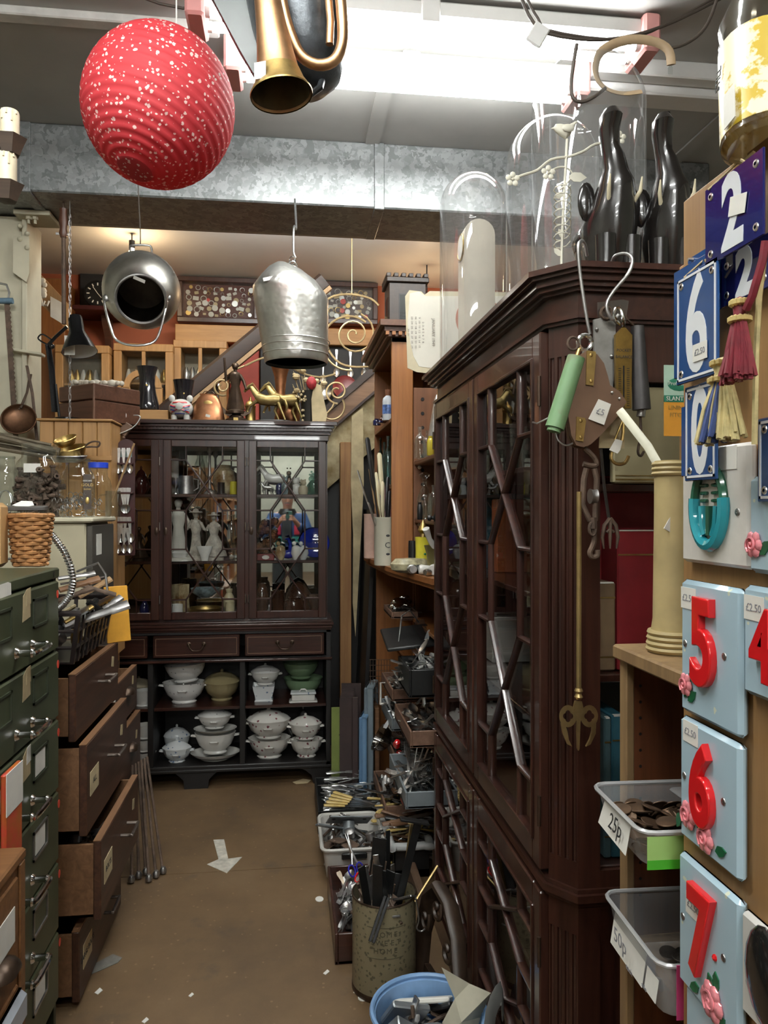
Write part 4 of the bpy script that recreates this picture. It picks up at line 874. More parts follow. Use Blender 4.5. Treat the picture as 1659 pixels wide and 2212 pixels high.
MB().cyl(a, b_, .0165, .0175, n=16).build('tube_body', mat('green_chipped', (.20, .36, .17), .5, 0, .2, 20, c2=(.17, .20, .10), lo=.55, hi=.7), sp); MB().cyl(b_, b_+(b_-a)*.05, .013, n=12).build('end_cap', MATS['green_chipped'], sp); MB().cyl(a, a-(b_-a)*.12, .004, n=8).build('neck', BRASS, sp)
MB().tube([A(1200, 930), A(1205, 950), A(1222, 962), A(1240, 955), A(1250, 930)], .0018, 6).build('bottom_wire', DULL, sp); MB().tube([A(1238+12*math.cos(k*PI/6), 742+14*math.sin(k*PI/6), y=HY-.006) for k in range(12)], .0025, 6, closed=True).build('ring', IRON, sp)
MB().tube([A(1190, 900), A(1160, 915), A(1150, 912)], .0016, 6).build('side_wire', DULL, sp)
s1 = thing('steel_spring_scale', 'flat grey steel spring scale hanging behind the pulley', 'spring scale', (0, 0, 0))
flat('face_plate', mat('zinc', (.28, .27, .25), .5, .5, .15, 30), s1, [(1283, 690), (1292, 688), (1305, 684), (1320, 688), (1330, 700), (1330, 770), (1324, 840), (1318, 850), (1284, 780)], HY+.022, .006)
for (x, y) in ((1289, 712), (1321, 770)): MB().ball(A(x, y, y=HY+.021), .004, 8).build('rivet', DULL, s1)
MB().tube([A(1310+12*math.cos(k*PI/6), 676+13*math.sin(k*PI/6), y=HY+.02) for k in range(12)], .003, 6, closed=True).build('ring', IRON, s1)
s2 = thing('brass_pocket_balance', 'brass pocket balance with engraved scale hanging among the spring scales', 'spring scale', (0, 0, 0))
BOLD = mat('aged_brass', (.30, .19, .05), .4, .9, .2, 30)
flat('back_plate', BOLD, s2, [(1330, 722), (1343, 708), (1352, 708), (1366, 724), (1364, 882), (1332, 882)], HY+.004, .008)
flat('slot', BLACKM, s2, [(1346, 790), (1349, 790), (1349, 880), (1346, 880)], HY+.0035, .002)
text('POCKET', .0075, T(A(1348, 757, y=HY+.0035)) @ FACE, s2, INK, .0002); text('BALANCE', .0075, T(A(1348, 771, y=HY+.0035)) @ FACE, s2, INK, .0002)
q = MB()
for k in range(18):
    for x in (1339, 1357): c = A(x, 796+k*4.7, y=HY+.0035); q.bx(c.x-.0025, c.x+.0025, c.y-.0004, c.y+.001, c.z-.0004, c.z+.0004)
o = q.build('graduations', INK, s2); o['kind'] = 'stuff'
MB().tube([A(1340, 700, y=HY+.008), A(1330, 690), A(1326, 678), A(1332, 664), A(1340, 670), A(1346, 690), A(1347, 706, y=HY+.008)], .0035, 8).build('ring', CHROME, s2)
MB().tube([A(1347, 884), A(1346, 905), A(1338, 925), A(1328, 950)], .002, 6).build('hook_stem', BRASS, s2)
MB().tube([A(1347, 900), A(1344, 950), A(1325, 970), A(1320, 990), A(1332, 1002), A(1350, 1000), A(1358, 985)], .0032, 6).build('hook', BRASS, s2)
flat('paper_tag', PAPER, s2, [(1330, 948), (1345, 952), (1340, 972), (1334, 980), (1316, 972)], HY-.006, .0008)
s3 = thing('dark_spring_scale', 'dark cylindrical spring scale with hook hanging rightmost of the scales', 'spring scale', (0, 0, 0))
a, b_ = A(1377, 705, y=HY+.012), A(1386, 885, y=HY+.012); MB().cyl(a, b_, .012, .017, n=14).build('case', mat('lead_grey', (.07, .065, .065), .5, .5, .15, 20), s3); MB().cyl(b_, A(1384, 900, y=HY+.012), .008, n=10).build('end_cap', DULL, s3)
MB().tube([A(1383, 900, y=HY+.012), A(1384, 940, y=HY+.012), A(1378, 975, y=HY+.012), A(1384, 985, y=HY+.012), A(1391, 975, y=HY+.012)], .0025, 6).build('hook', IRON, s3); MB().tube([A(1370, 705, y=HY+.012), A(1355, 690), A(1340, 665), A(1338, 660)], .0025, 6).build('link', IRON, s3)
one('brown_leather_strap', MB().prism([(0, 0), (.05, .0), (.052, .06), (.004, .06)], 0, .002, T(A(1293, 968, y=HY+.03)) @ FACE), CARD, 'folded brown card behind the pulley block', 'card')
hk = thing('iron_pulley_hook', 'rusty iron sheave block with swivel hook hanging under the wooden pulley', 'pulley', (0, 0, 0))
for dx in (-14, 14): MB().tube([A(1275+dx*.6, 1012), A(1275+dx, 1035), A(1272+dx, 1090), A(1280+dx*.4, 1125)], .0055, 8).build('side_strap', IRON, hk)
MB().lathe([(0, -.006), (.014, -.006), (.012, 0), (.014, .006), (0, .006)], 18, T(A(1281, 1072)) @ RY(90)).build('wheel', DULL, hk)
MB().tube([A(1260, 1002), A(1275, 1006), A(1288, 1004), A(1284, 990), A(1270, 975), A(1262, 968)], .005, 8).build('top_loop', IRON, hk)
MB().cyl(A(1280, 1118), A(1281, 1142), .008, n=8).build('swivel', IRON, hk)
MB().tube([A(1281, 1140), A(1284, 1165), A(1279, 1182), A(1274, 1194), A(1280, 1204), A(1290, 1200), A(1291, 1188)], .0052, 8).build('hook', IRON, hk)
for k in range(3): MB().tube([A(1280+7*math.cos(j*PI/6), 1142+14*math.sin(j*PI/6), y=HY-.004+.006*k) for j in range(12)], .003, 6, closed=True).build('chain_link', IRON, hk)
one('studded_strap', MB().tube([A(1298, 970, y=HY+.03), A(1305, 1050, y=HY+.03), A(1316, 1125, y=HY+.03)], .007, 6, flat=.3), mat('dark_leather', (.03, .022, .018), .6), 'dark studded leather strap hanging behind the iron pulley', 'strap')
tr = thing('iron_trident_fork', 'small wrought iron three-pronged fork hanging at the strap end', 'fork', (0, 0, 0))
for dx in (-17, 0, 17): MB().tube([A(1318, 1120), A(1318+dx*.7, 1135), A(1318+dx, 1160), A(1318+dx*.8, 1185)], [.004, .004, .0035, .0015], 6).build('prong', IRON, tr)
MB().tube([A(1310, 1150), A(1318, 1142), A(1326, 1150)], .003, 6).build('bridge', IRON, tr)
tf = thing('brass_toasting_fork', 'long brass toasting fork with pierced quatrefoil head hanging down the bookcase corner', 'toasting fork', (0, 0, 0))
FB = mat('toast_brass', (.42, .30, .13), .4, .85, .15, 25)
MB().cyl(A(1251, 1062), A(1250, 1494), .0048, n=10).build('rod', FB, tf); MB().lathe([(.005, 0), (.008, .004), (.005, .010), (.008, .015), (.006, .02)], 12, T(A(1250, 1510))).build('collar', FB, tf)
# head: two pierced lobes
for s in (-1, 1):
    cx, cy = 1250+s*23, 1547; q = MB()
    outer = [(cx+19*math.cos(k*PI/12), cy+24*math.sin(k*PI/12)) for k in range(24)]
    inner = [(cx+(8+3*abs(math.cos(2*k*PI/12)))*math.cos(k*PI/12), cy+(9+4*abs(math.cos(2*k*PI/12)))*math.sin(k*PI/12)) for k in range(24)]
    V = []; 
    for y in (HY-.002, HY+.003):
        for l in (outer, inner): V += [A(px, py, y=y) for px, py in l]
    fs = []
    for k in range(24):
        j = (k+1) % 24; fs += [(k, j, 24+j, 24+k), (48+j, 48+k, 72+k, 72+j), (j, k, 48+k, 48+j), (24+k, 24+j, 72+j, 72+k)]
    q.add(V, fs); q.build('pierced_lobe', FB, tf)
    flat('prong', FB, tf, [(1250+s*29, 1566), (1250+s*38, 1562), (1250+s*37, 1585), (1250+s*26, 1608), (1250+s*16, 1613), (1250+s*24, 1598), (1250+s*29, 1580)] if s > 0 else [(1221, 1566), (1226, 1580), (1229, 1598), (1236, 1613), (1226, 1608), (1216, 1585), (1212, 1562)], HY-.002, .005)
flat('middle_prong', FB, tf, [(1243, 1515), (1257, 1515), (1262, 1535), (1254, 1560), (1252, 1618), (1250, 1622), (1248, 1618), (1246, 1560), (1238, 1535)], HY-.003, .006)
one('bone_strip', MB().tube([at(1338, 886, Y=HY-.03), at(1400, 965, Y=1.24), at(1472, 1095, Y=1.10)], .0075, 8, flat=.25), mat('bone', (.62, .60, .47), .4), 'long pale bone strip slanting from the pulley towards the number board', 'strip')
for (px, py, s) in ((1325, 700, 0),):
    one('polythene_bag', MB().prism([(0, 0), (.055, .004), (.062, .05), (.05, .052), (.0, .045)], 0, .001, T(A(1290, 705, y=HY+.03)) @ FACE), glass('polythene', (.85, .84, .80), .15, .5, .25), 'small clear polythene bag behind the spring scales', 'bag')
one('price_tag', MB().bx(-.012, .012, -.001, 0, 0, .05, 0, RY(8)), PAPER, 'white price tag stuck inside the nearest glazed door', 'tag', T(.513, 1.535, 1.66) @ RZ(-90))
# ================================================================ on top of the tall bookcase
TOP = 1.918
DOME = glass('dome_glass', (.985, .99, .99), .04, .62, .02, .07)
def dome(label, px, py_top, r, y):
    c = at(px, py_top, Y=y); h = c.z-TOP
    t = thing('glass_dome', label, 'glass dome', (c.x, y, TOP))
    MB().lathe([(r, .0), (r, .01), (r, h-r*1.02)]+[(r*math.cos(k*PI/20), h-r*1.02+r*1.02*math.sin(k*PI/20)) for k in range(1, 10)]+[(0.001, h)], 48, caps=False).build('shell', DOME, t)
    MB().tube([(r*math.cos(k*PI/24), r*math.sin(k*PI/24), .003) for k in range(48)], .0035, 6, closed=True).build('rim', DOME, t)
    return t, c, h
d3 = dome('largest tall glass dome behind the black elephants', 1270, 121, .136, 1.79)
d2 = dome('middle glass dome half hidden behind the largest one', 1192, 258, .130, 2.10)
d1 = dome('smallest glass dome standing farthest, in front of the calendar', 1022, 375, .108, 2.42)
c = at(1050, 465, Y=2.27)
ck = thing('arched_cream_clock', 'cream arched mantel clock seen end-on inside the farthest glass dome', 'clock', (d1[1].x+.012, 2.42, TOP))
hh = .46
MB().prism([(-.05, 0), (.05, 0), (.05, hh-.05)]+[(.05*math.cos(k*PI/10), hh-.05+.05*math.sin(k*PI/10)) for k in range(11)]+[(-.05, hh-.05)], -.05, .04, FACE).build('case', mat('cream_case', (.62, .56, .46), .4, 0, .06), ck)
MB().lathe([(0, 0), (.04, 0), (.038, .004), (0, .005)], 24, T(-.05, .005, hh-.08) @ RY(-90)).build('dial', PAPER, ck); MB().tube([(-.052, .005+.04*math.cos(k*PI/12), hh-.08+.04*math.sin(k*PI/12)) for k in range(24)], .003, 6, closed=True).build('bezel', BRASS, ck)
cal = thing('old_calendar', 'aged torn paper calendar page with reddish sun print behind the farthest dome', 'calendar', (0, 0, 0))
CY = 2.655
cp = [at(875, 640, Y=CY), at(884, 627, Y=CY), at(910, 630, Y=CY), at(917, 637, Y=CY), at(928, 629, Y=CY), at(1130, 632, Y=CY), at(1130, 810, Y=CY), at(940, 808, Y=CY), at(900, 804, Y=CY), at(880, 795, Y=CY)]
zb = 1.9195
MB().prism([(p.x, max(p.z, zb)) for p in cp], 0, .002, T(0, CY, 0) @ RX(90)).build('back_sheet', mat('aged_paper', (.64, .57, .40), .8, 0, .1, 8), cal)
cp2 = [at(885, 634, Y=CY), at(905, 630, Y=CY), at(918, 640, Y=CY), at(1120, 640, Y=CY), at(1120, 815, Y=CY), at(942, 806, Y=CY), at(930, 795, Y=CY), at(905, 792, Y=CY), at(893, 770, Y=CY), at(886, 740, Y=CY), at(880, 700, Y=CY)]
MB().prism([(p.x, max(p.z, zb+.003)) for p in cp2], 0, .001, T(0, CY-.002, 0) @ RX(90)).build('front_sheet', mat('cream_paper', (.74, .71, .62), .8, 0, .05, 8), cal)
pc = at(1035, 690, Y=CY-.004); MB().lathe([(0, 0), (.085, 0), (.085, .0006), (0, .0006)], 40, T(pc.x, CY-.0032, pc.z) @ RX(90)).build('sun_print', mat('sun_red', (.50, .19, .12), .7, 0, .1), cal)
text('JANUARY 1949', .015, T(at(936, 718, Y=CY-.0042)) @ RY(90) @ FACE, cal, mat('grey_ink', (.25, .22, .19), .7, 0, 0), .0002)
days = ['2 3 4 5 6 7 8', '9 10 11 12 13 14 15', '16 17 18 19 20 21 22', '23 24 25 26 27 28 29', '30 31']
for k, s in enumerate(days): text(s.replace(' ', '  '), .0095, T(at(914-8*k, 718, Y=CY-.0042)) @ RY(90) @ FACE, cal, MATS['grey_ink'], .0002, sx=1.15)
# ebony elephants
EB = mat('ebony', (.012, .010, .009), .22, 0, .3, 20, coat=.6); IV = mat('ivory', (.62, .55, .38), .4, 0, .1)
def elephant(label, px, y, top_py, rz, s=1.0):
    c = at(px, top_py, Y=y); H = c.z-TOP; t = thing('ebony_elephant', label, 'elephant carving', M=T(c.x, y, TOP) @ RZ(rz) @ S(s))
    H /= s
    q = MB()
    # trunk and forehead: rises steeply out of the chest
    q.loft([[(x0+rx*math.cos(k*PI/8), y0+ry*math.sin(k*PI/8), z) for k in range(16)] for (x0, y0, z, rx, ry) in
            ((0, .02, .0, .040, .045), (0, .02, .06, .052, .060), (0, .015, .11, .056, .066), (0, .0, .145, .046, .054), (0, -.012, .17, .040, .044), (-.002, -.020, .19, .036, .038), (-.006, -.026, .208, .027, .027), (-.013, -.030, .24, .022, .022), (-.020, -.032, H-.075, .018, .018), (-.024, -.034, H-.045, .020, .022), (-.024, -.040, H-.022, .021, .029), (-.024, -.038, H-.006, .012, .019), (-.024, -.032, H-.002, .004, .006))])
    q.build('body', EB, t)
    MB().loft([[(-.012+.006*math.cos(k*PI/4)+dx, -.02+dy+.004*math.sin(k*PI/4), z) for k in range(8)] for dx, dy, z in ((0, -.0, H-.04), (.004, .0, H-.015), (.004, .002, H+.012))]).build('trunk_tip', EB, t)
    for sx_ in (-1, 1):
        MB().ball((sx_*.050, .012, .160), .036, 14, (.55, .28, 1.15)).build('ear', EB, t)
        MB().tube([(sx_*.026, -.036, .145), (sx_*.034, -.052, .165), (sx_*.034, -.058, .19)], [.0045, .004, .0015], 8).build('tusk', IV, t)
        MB().ball((sx_*.027, -.030, .172), .0045, 8).build('eye', IV, t)
        for yy in (-.025, .065): MB().lathe([(.022, 0), (.020, .03), (.022, .08)], 12, T(sx_*.027, yy, 0)).build('leg', EB, t)
    MB().ball((0, .06, .095), .06, 16, (.9, 1.1, .8)).build('hindquarters', EB, t)
    return t
elephant('black carved elephant with raised trunk in front of the largest dome', 1322, 1.49, 255, 4)
elephant('second black carved elephant with raised trunk nearest the number board', 1444, 1.495, 264, -10)
# white wire bird ornament
wm = mat('white_tin', (.60, .57, .47), .5, 0, .08)
bo = thing('wire_bird_ornament', 'cream wire stem ornament with tin bird, flowers and leaf', 'ornament', (0, 0, 0))
OY = 1.575
def O(px, py): return at(px, py, Y=OY)
base = O(1214, 600); base.z = TOP
MB().lathe([(0, 0), (.03, 0), (.03, .004), (0, .006)], 20, T(base)).build('base', wm, bo)
MB().tube([base+Vector((0, 0, .004)), O(1213, 560), O(1217, 450), O(1222, 360), O(1225, 300)], .0028, 6).build('stem', wm, bo)
MB().tube([O(1105, 388), O(1130, 378), O(1160, 368), O(1190, 345), O(1230, 338), O(1262, 326), O(1285, 312), O(1330, 303), O(1340, 298)], .0028, 6).build('branch', wm, bo)
MB().tube([O(1185, 372), O(1205, 362), O(1222, 362), O(1236, 375), O(1225, 395), O(1210, 410)], .002, 6).build('branch', wm, bo)
hel = [O(1215+18*math.cos(k*.7), 400+k*1.9+8*math.sin(k*.7)) + Vector((0, .014*math.sin(k*.7), 0)) for k in range(70)]
MB().tube(hel, .0014, 5).build('spiral_tendril', wm, bo)
bird = MB(); c = O(1218, 283)
bird.loft([[(c.x+x+0, c.y+r*.6*math.sin(k*PI/6), c.z+z+r*math.cos(k*PI/6)) for k in range(12)] for x, z, r in ((-.024, .004, .001), (-.018, .005, .009), (-.008, .002, .013), (.004, -.002, .0155), (.014, .004, .012), (.024, .016, .006), (.03, .024, .002))]); bird.build('bird_body', wm, bo)
MB().prism([(0, 0), (.022, .030), (.018, .034), (.012, .026), (-.006, .006)], 0, .002, T(c.x+.022, c.y, c.z+.014) @ FACE).build('bird_tail', DULL, bo)
MB().ball((c.x+.006, c.y-.010, c.z+.002), .011, 10, (1.3, .3, .8)).build('bird_wing', wm, bo); MB().lathe([(.003, 0), (0, .008)], 6, T(c.x-.022, c.y, c.z+.004) @ RY(-95)).build('beak', wm, bo)
for (px, py, s) in ((1107, 388, 1), (1184, 374, 1), (1338, 298, .9)):
    q = MB(); c = O(px, py)
    for k in range(5): an = k*2*PI/5+.3; q.ball((c.x+.010*s*math.cos(an), c.y-.002, c.z+.010*s*math.sin(an)), .0065*s, 8, (1, .3, 1))
    q.ball((c.x, c.y-.003, c.z), .003, 6); q.build('flower', wm, bo)
for (px, py, a) in ((1246, 383, 0), (1208, 422, 150), (1212, 505, 60), (1205, 545, 40)):
    c = O(px, py); MB().prism([(-.02, 0), (-.008, .010), (.008, .010), (.022, 0), (.008, -.010), (-.008, -.010)], 0, .0015, T(c) @ RY(a) @ S(1 if a == 0 else .6) @ FACE).build('leaf', wm, bo)
pt = thing('enamel_pan_cover', 'cream enamel lid overhanging the bookcase cornice', 'lid', M=T(at(1168, 598, Y=1.66).x-.005, 1.66, TOP))
MB().lathe([(0, .006), (.05, .006), (.058, .010), (.064, .004), (.060, 0), (0, .0)], 32).build('disc', mat('cream_enamel', (.60, .57, .48), .3), pt); MB().lathe([(.003, .001), (.006, .0005)], 10, T(-.045, 0, .009), caps=False).build('hole', BLACKM, pt)
# cables and strip above
WIRE = mat('brown_flex', (.06, .045, .035), .6, 0, .1)
def cable(label, pts, r, y=1.95, mt=None, name='electric_cable', flat_=1.0):
    P_ = [at(p[0], p[1], Y=p[2] if len(p) > 2 else y) for p in pts]
    return one(name, MB().tube(P_, r, 8, flat=flat_), mt or WIRE, label, 'cable')
cable('brown cable crossing below the light to the upper right', [(1110, -60), (1128, 0), (1150, 45), (1182, 72), (1280, 86), (1370, 76), (1460, 45), (1580, -15)], .0045)
cable('second brown cable looping along the first at the upper right', [(1120, -60), (1140, 0), (1162, 40), (1186, 66), (1300, 84), (1380, 78), (1470, 36), (1560, -12)], .0038, 1.96)
cable('short twisted cable hanging from the bent cane strip', [(1246, 95), (1240, 130), (1234, 180), (1238, 212), (1258, 220), (1285, 208), (1308, 190)], .0042, 1.66)
cable('thin grey cable hanging from the ceiling beside the strip', [(1560, -40), (1538, 30), (1515, 70), (1480, 95), (1450, 104)], .004, 1.72)
one('cane_strip', MB().tube([at(1385, 198, Y=1.66), at(1345, 202, Y=1.665), at(1310, 192, Y=1.67), at(1290, 170, Y=1.68), at(1287, 140, Y=1.69), at(1300, 110, Y=1.70), at(1340, 90, Y=1.71), at(1380, 85, Y=1.715), at(1420, 92, Y=1.72), at(1445, 110, Y=1.72), at(1450, 140, Y=1.72)], .0105, 8, flat=.35), mat('cane', (.42, .30, .18), .5, 0, .1), 'bent cane strip curling in front of the largest dome', 'strip')
one('clear_plastic_tag', MB().bx(-.006, .006, -.001, .001, -.02, 0, .001), JAR, 'tiny clear tag hanging at the end of the cane strip', 'tag', T(at(1448, 142, Y=1.72)))
one('cable_tag', MB().bx(-.022, .022, -.004, .004, -.03, .03, .003), FIT, 'white plastic junction block on the ceiling cable', 'junction block', T(at(1162, 75, Y=1.945)) @ RY(30))
# ================================================================ things hung from the ceiling
def lantern_mat():
    m, nt, b = _new('lantern_paper'); co = _coord(nt)
    v = nt.nodes.new('ShaderNodeTexVoronoi'); v.inputs['Scale'].default_value = 78; nt.links.new(co, v.inputs['Vector'])
    nz = _noise(nt, co, 210, 1); ad = nt.nodes.new('ShaderNodeMath'); ad.operation = 'MULTIPLY_ADD'; nt.links.new(nz, ad.inputs[0]); ad.inputs[1].default_value = .42; nt.links.new(v.outputs['Distance'], ad.inputs[2])
    rnd = nt.nodes.new('ShaderNodeSeparateColor'); nt.links.new(v.outputs['Color'], rnd.inputs[0])
    off = nt.nodes.new('ShaderNodeMath'); off.operation = 'MULTIPLY_ADD'; nt.links.new(rnd.outputs[0], off.inputs[0]); off.inputs[1].default_value = .26; nt.links.new(ad.outputs[0], off.inputs[2])
    c = _ramp(nt, off.outputs[0], [(.57, (.78, .60, .55)), (.59, (.50, .035, .045))]); nt.links.new(c, b.inputs['Base Color']); b.inputs['Roughness'].default_value = .7
    tr = nt.nodes.new('ShaderNodeBsdfTranslucent'); nt.links.new(c, tr.inputs[0]); mx = nt.nodes.new('ShaderNodeMixShader'); mx.inputs[0].default_value = .35
    nt.links.new(b.outputs[0], mx.inputs[1]); nt.links.new(tr.outputs[0], mx.inputs[2]); nt.links.new(mx.outputs[0], nt.nodes['Material Output'].inputs[0]); return m
c = at(344, 233, Y=2.05); rl = 160*mpp(c)
ln = thing('paper_lantern', 'round red paper lantern printed with tiny white flowers hanging from the ceiling', 'lantern', M=T(c) @ RY(16) @ RX(-14))
prof = []; NR = 22
a0 = .24
for i in range(NR*4+1):
    th = a0+(PI-2*a0)*i/(NR*4); k = (i % 4); rr = rl*(1-.018*math.sin(PI*k/4)); prof.append((rr*math.sin(th), -rr*1.05*math.cos(th)))
LM = lantern_mat()
MB().lathe(prof, 56, caps=False).build('paper_shell', LM, ln, ang=60)
zr = rl*1.05*math.cos(a0); r0 = rl*math.sin(a0)
MB().lathe([(0, -zr-.002), (r0*.9, -zr-.002), (r0, -zr)], 28).build('base_disc', LM, ln)
MB().tube([(r0*math.cos(k*PI/14), r0*math.sin(k*PI/14), zr) for k in range(28)], .002, 6, closed=True).build('top_ring', STEEL, ln)
MB().tube([(-r0, 0, zr), (0, 0, zr+.02), (r0, 0, zr)], .0015, 6).build('wire_hanger', STEEL, ln)
top = c+Vector((.16*rl+.03, 0, zr))
one('lantern_cord', MB().tube([Vector((at(381, 62, Y=2.05).x, 2.05, c.z+zr+.0)), Vector((at(381, 62, Y=2.05).x, 2.05, CEIL))], .002, 6), mat('white_cord', (.6, .58, .52), .7), 'thin white cord holding the red paper lantern', 'cord')
cable('dark flex running along the ceiling to the light fitting', [(300, -8), (345, 8), (395, 18), (440, 12)], .004, 2.30)
# bugle and dark vessel
bg = thing('copper_bugle', 'copper and brass bugle hanging bell downwards from the ceiling', 'bugle', (0, 0, 0))
BY = 1.62
a, b_ = at(608, 205, Y=BY), at(572, -40, Y=BY+.02); ax = b_-a; L_ = ax.length; m = mpp(a)
GCU = mat('bugle_copper', (.46, .27, .14), .42, 1, .25, 14)
MB().lathe([(66*m, 0), (64*m, .004), (54*m, .022), (46*m, .05), (40*m, .09), (33*m, .15), (26*m, L_)], 36, T(a) @ AZ(ax) , caps=False).build('bell', GCU, bg)
MB().lathe([(67.5*m, -.002), (68*m, .001), (65*m, .006), (55*m, .024), (47*m, .05)], 36, T(a) @ AZ(ax), caps=False).build('brass_garland', BRASS, bg)
MB().lathe([(62*m, .004), (50*m, .028), (38*m, .08), (20*m, .16), (0, .18)], 36, T(a) @ AZ(ax), caps=False).build('bell_throat', mat('dark_brass', (.10, .07, .035), .5, .8, .2), bg)
lp = [(604, -40), (612, 20), (628, 75), (650, 120), (685, 140), (720, 132), (738, 100), (740, 50), (732, -40)]
MB().tube([at(x, y, Y=BY+.03) for x, y in lp], 12.5*m, 12).build('tubing', GCU, bg)
MB().tube([at(x-26, y-4, Y=BY+.05) for x, y in lp[-3:]], 9*m, 10).build('tubing', GCU, bg)
o = MB().bx(-.013, .013, -.001, 0, 0, .034).build('price_tag', PAPER, bg, T(at(562, 170, Y=BY-.045)) @ RZ(-25))
MB().tube([at(573, -38, Y=BY+.02), at(573, -120, Y=BY+.02), Vector((at(573, -120, Y=BY+.02).x, BY+.02, CEIL))], .002, 6).build('hanging_cord', WIRE, bg)
PEW = mat('dark_pewter', (.05, .055, .06), .35, .6, .4, 25, .5, 45)
jv = thing('pewter_tankard', 'dark hammered metal jug hanging upside down behind the bugle', 'jug', M=T(at(668, 205, Y=1.78)) @ RY(-8))
m2 = mpp(at(668, 205, Y=1.78))
MB().lathe([(0, 0), (40*m2, .004), (72*m2, .03), (92*m2, .09), (102*m2, .16), (108*m2, .26), (100*m2, .34), (80*m2, .40)], 32).build('body', PEW, jv)
MB().tube([(30*m2, -.03, .02), (20*m2, -.05, -.012), (0, -.05, -.025), (-14*m2, -.045, -.01)], .008, 8).build('spout', PEW, jv)
MB().cyl((0, 0, .39), (0, 0, CEIL-jv.location.z), .004, n=8).build('hanging_rod', DULL, jv)
db = thing('dark_green_board', 'dark green board slanting down in front of the ceiling light beside the bugle', 'board', (0, 0, 0))
P_ = [at(x, y, Y=1.80) for x, y in ((425, -60), (545, -60), (560, 100), (556, 165), (548, 168), (520, 120))]
MB().prism([(p.x, p.z) for p in P_], 0, .02, T(0, 1.80, 0) @ RX(90)).build('panel', mat('bottle_green_board', (.012, .018, .016), .4, 0, .3, 10), db); MB().cyl((P_[0].x+.05, 1.79, P_[0].z-.02), (P_[0].x+.05, 1.79, CEIL), .003, n=6).build('wire', WIRE, db)
# cauldron
PT = mat('tin_plate', (.62, .60, .55), .36, 1, .2, 9)
cc = at(306, 630, Y=3.02); mc = mpp(cc)
cn = thing('milk_cauldron', 'rounded steel milk pail hanging sideways with dark open mouth and bail handle', 'pail', (0, 0, 0))
axd = Vector((.14, -.9, -.5)).normalized(); Mx = T(cc) @ AZ(axd)
Rb = 82*mc
MB().lathe([(0, -Rb*.9), (Rb*.72, -Rb*.88), (Rb*.80, -Rb*.84), (Rb*.97, -Rb*.45), (Rb*1.0, -Rb*.1), (Rb*.985, Rb*.1), (Rb*.90, Rb*.36), (Rb*.77, Rb*.56), (Rb*.66, Rb*.66), (Rb*.62, Rb*.78)], 48, Mx, caps=False).build('body', PT, cn); MB().lathe([(Rb*.605, Rb*.78), (Rb*.63, Rb*.66), (Rb*.74, Rb*.52), (Rb*.93, Rb*.05), (Rb*.9, -Rb*.4), (Rb*.65, -Rb*.8), (0, -Rb*.82)], 48, Mx, caps=False).build('shaded_inside', mat('shaded_tin', (.06, .05, .04), .45, .8, .4, 10), cn)  # inner shell: the shade inside the pail is put into its dark colour
MB().tube([tuple(Mx @ Vector((Rb*.615*math.cos(k*PI/20), Rb*.615*math.sin(k*PI/20), Rb*.80))) for k in range(40)], .006, 8, closed=True).build('mouth_rim', DULL, cn)
MB().tube([at(283, 547, Y=3.05), at(281, 535, Y=3.04), at(286, 530, Y=3.03), at(320, 530, Y=3.03), at(327, 536, Y=3.04), at(328, 548, Y=3.05)], .0042, 8).build('top_handle', DULL, cn)
MB().tube([at(224, 640, Y=2.97), at(228, 668, Y=2.95), at(240, 710, Y=2.93), at(252, 735, Y=2.93), at(285, 746, Y=2.92), at(325, 742, Y=2.92), at(342, 725, Y=2.93), at(355, 680, Y=2.94), at(362, 645, Y=2.96)], .0048, 8).build('bail_handle', STEEL, cn)
for px, py in ((230, 643), (362, 642)): MB().ball(at(px, py, Y=2.955), .012, 10, (1, .5, 1.3)).build('ear_lug', DULL, cn)
MB().bx(-.022, .022, -.001, 0, 0, .012).build('price_sticker', PAPER, cn, T(at(300, 607, Y=2.875)) @ RY(22) @ RX(28))
MB().tube([at(303, 531, Y=3.03), at(303, 500, Y=3.06), Vector((at(296, 490, Y=3.08).x, 3.10, 2.78)), Vector((at(296, 490, Y=3.08).x, 3.2, CEIL-.02)), Vector((at(296, 490, Y=3.08).x, 3.2, CEIL))], .0022, 6).build('hanging_wire', WIRE, cn)
# bucket
bc_ = at(628, 680, Y=2.98); mk = mpp(bc_)
bu = thing('hammered_bucket', 'hammered tin coal bucket hanging base down from a steel hook', 'bucket', (0, 0, 0))
def hammered():
    m_, nt, b = _new('hammered_tin'); co = _coord(nt); v = nt.nodes.new('ShaderNodeTexVoronoi'); v.inputs['Scale'].default_value = 48; v.feature = 'SMOOTH_F1'; nt.links.new(co, v.inputs['Vector'])
    nt.links.new(_ramp(nt, _noise(nt, co, 8), [(.3, (.60, .59, .55)), (.7, (.85, .84, .80))]), b.inputs['Base Color']); b.inputs['Metallic'].default_value = 1; b.inputs['Roughness'].default_value = .42
    _bump(nt, b, v.outputs['Distance'], .35, .006); return m_
HT = hammered()
rings = []
for (cx, r_, y) in ((640, 66, 786), (640, 68, 783), (639, 70, 765), (636, 73, 730), (630, 79, 660), (628, 81, 640), (626, 79, 630), (624, 60, 604), (617, 36, 582), (610, 12, 568)):
    p = at(cx, y, Y=2.98); rings.append([(p.x+r_*mk*math.cos(k*PI/24), 2.98+r_*mk*math.sin(k*PI/24), p.z+(.0 if y > 650 else .10*r_*mk*math.cos(k*PI/24)*-1)) for k in range(48)])
MB().loft(rings, None, False).build('body', HT, bu)
pb = at(640, 779, Y=2.98); MB().lathe([(0, 0), (66*mk, 0)], 40, T(pb)).build('base_plate', mat('dark_base', (.03, .028, .026), .6, .5), bu)  # base plate coloured near black, darker than the hammered body
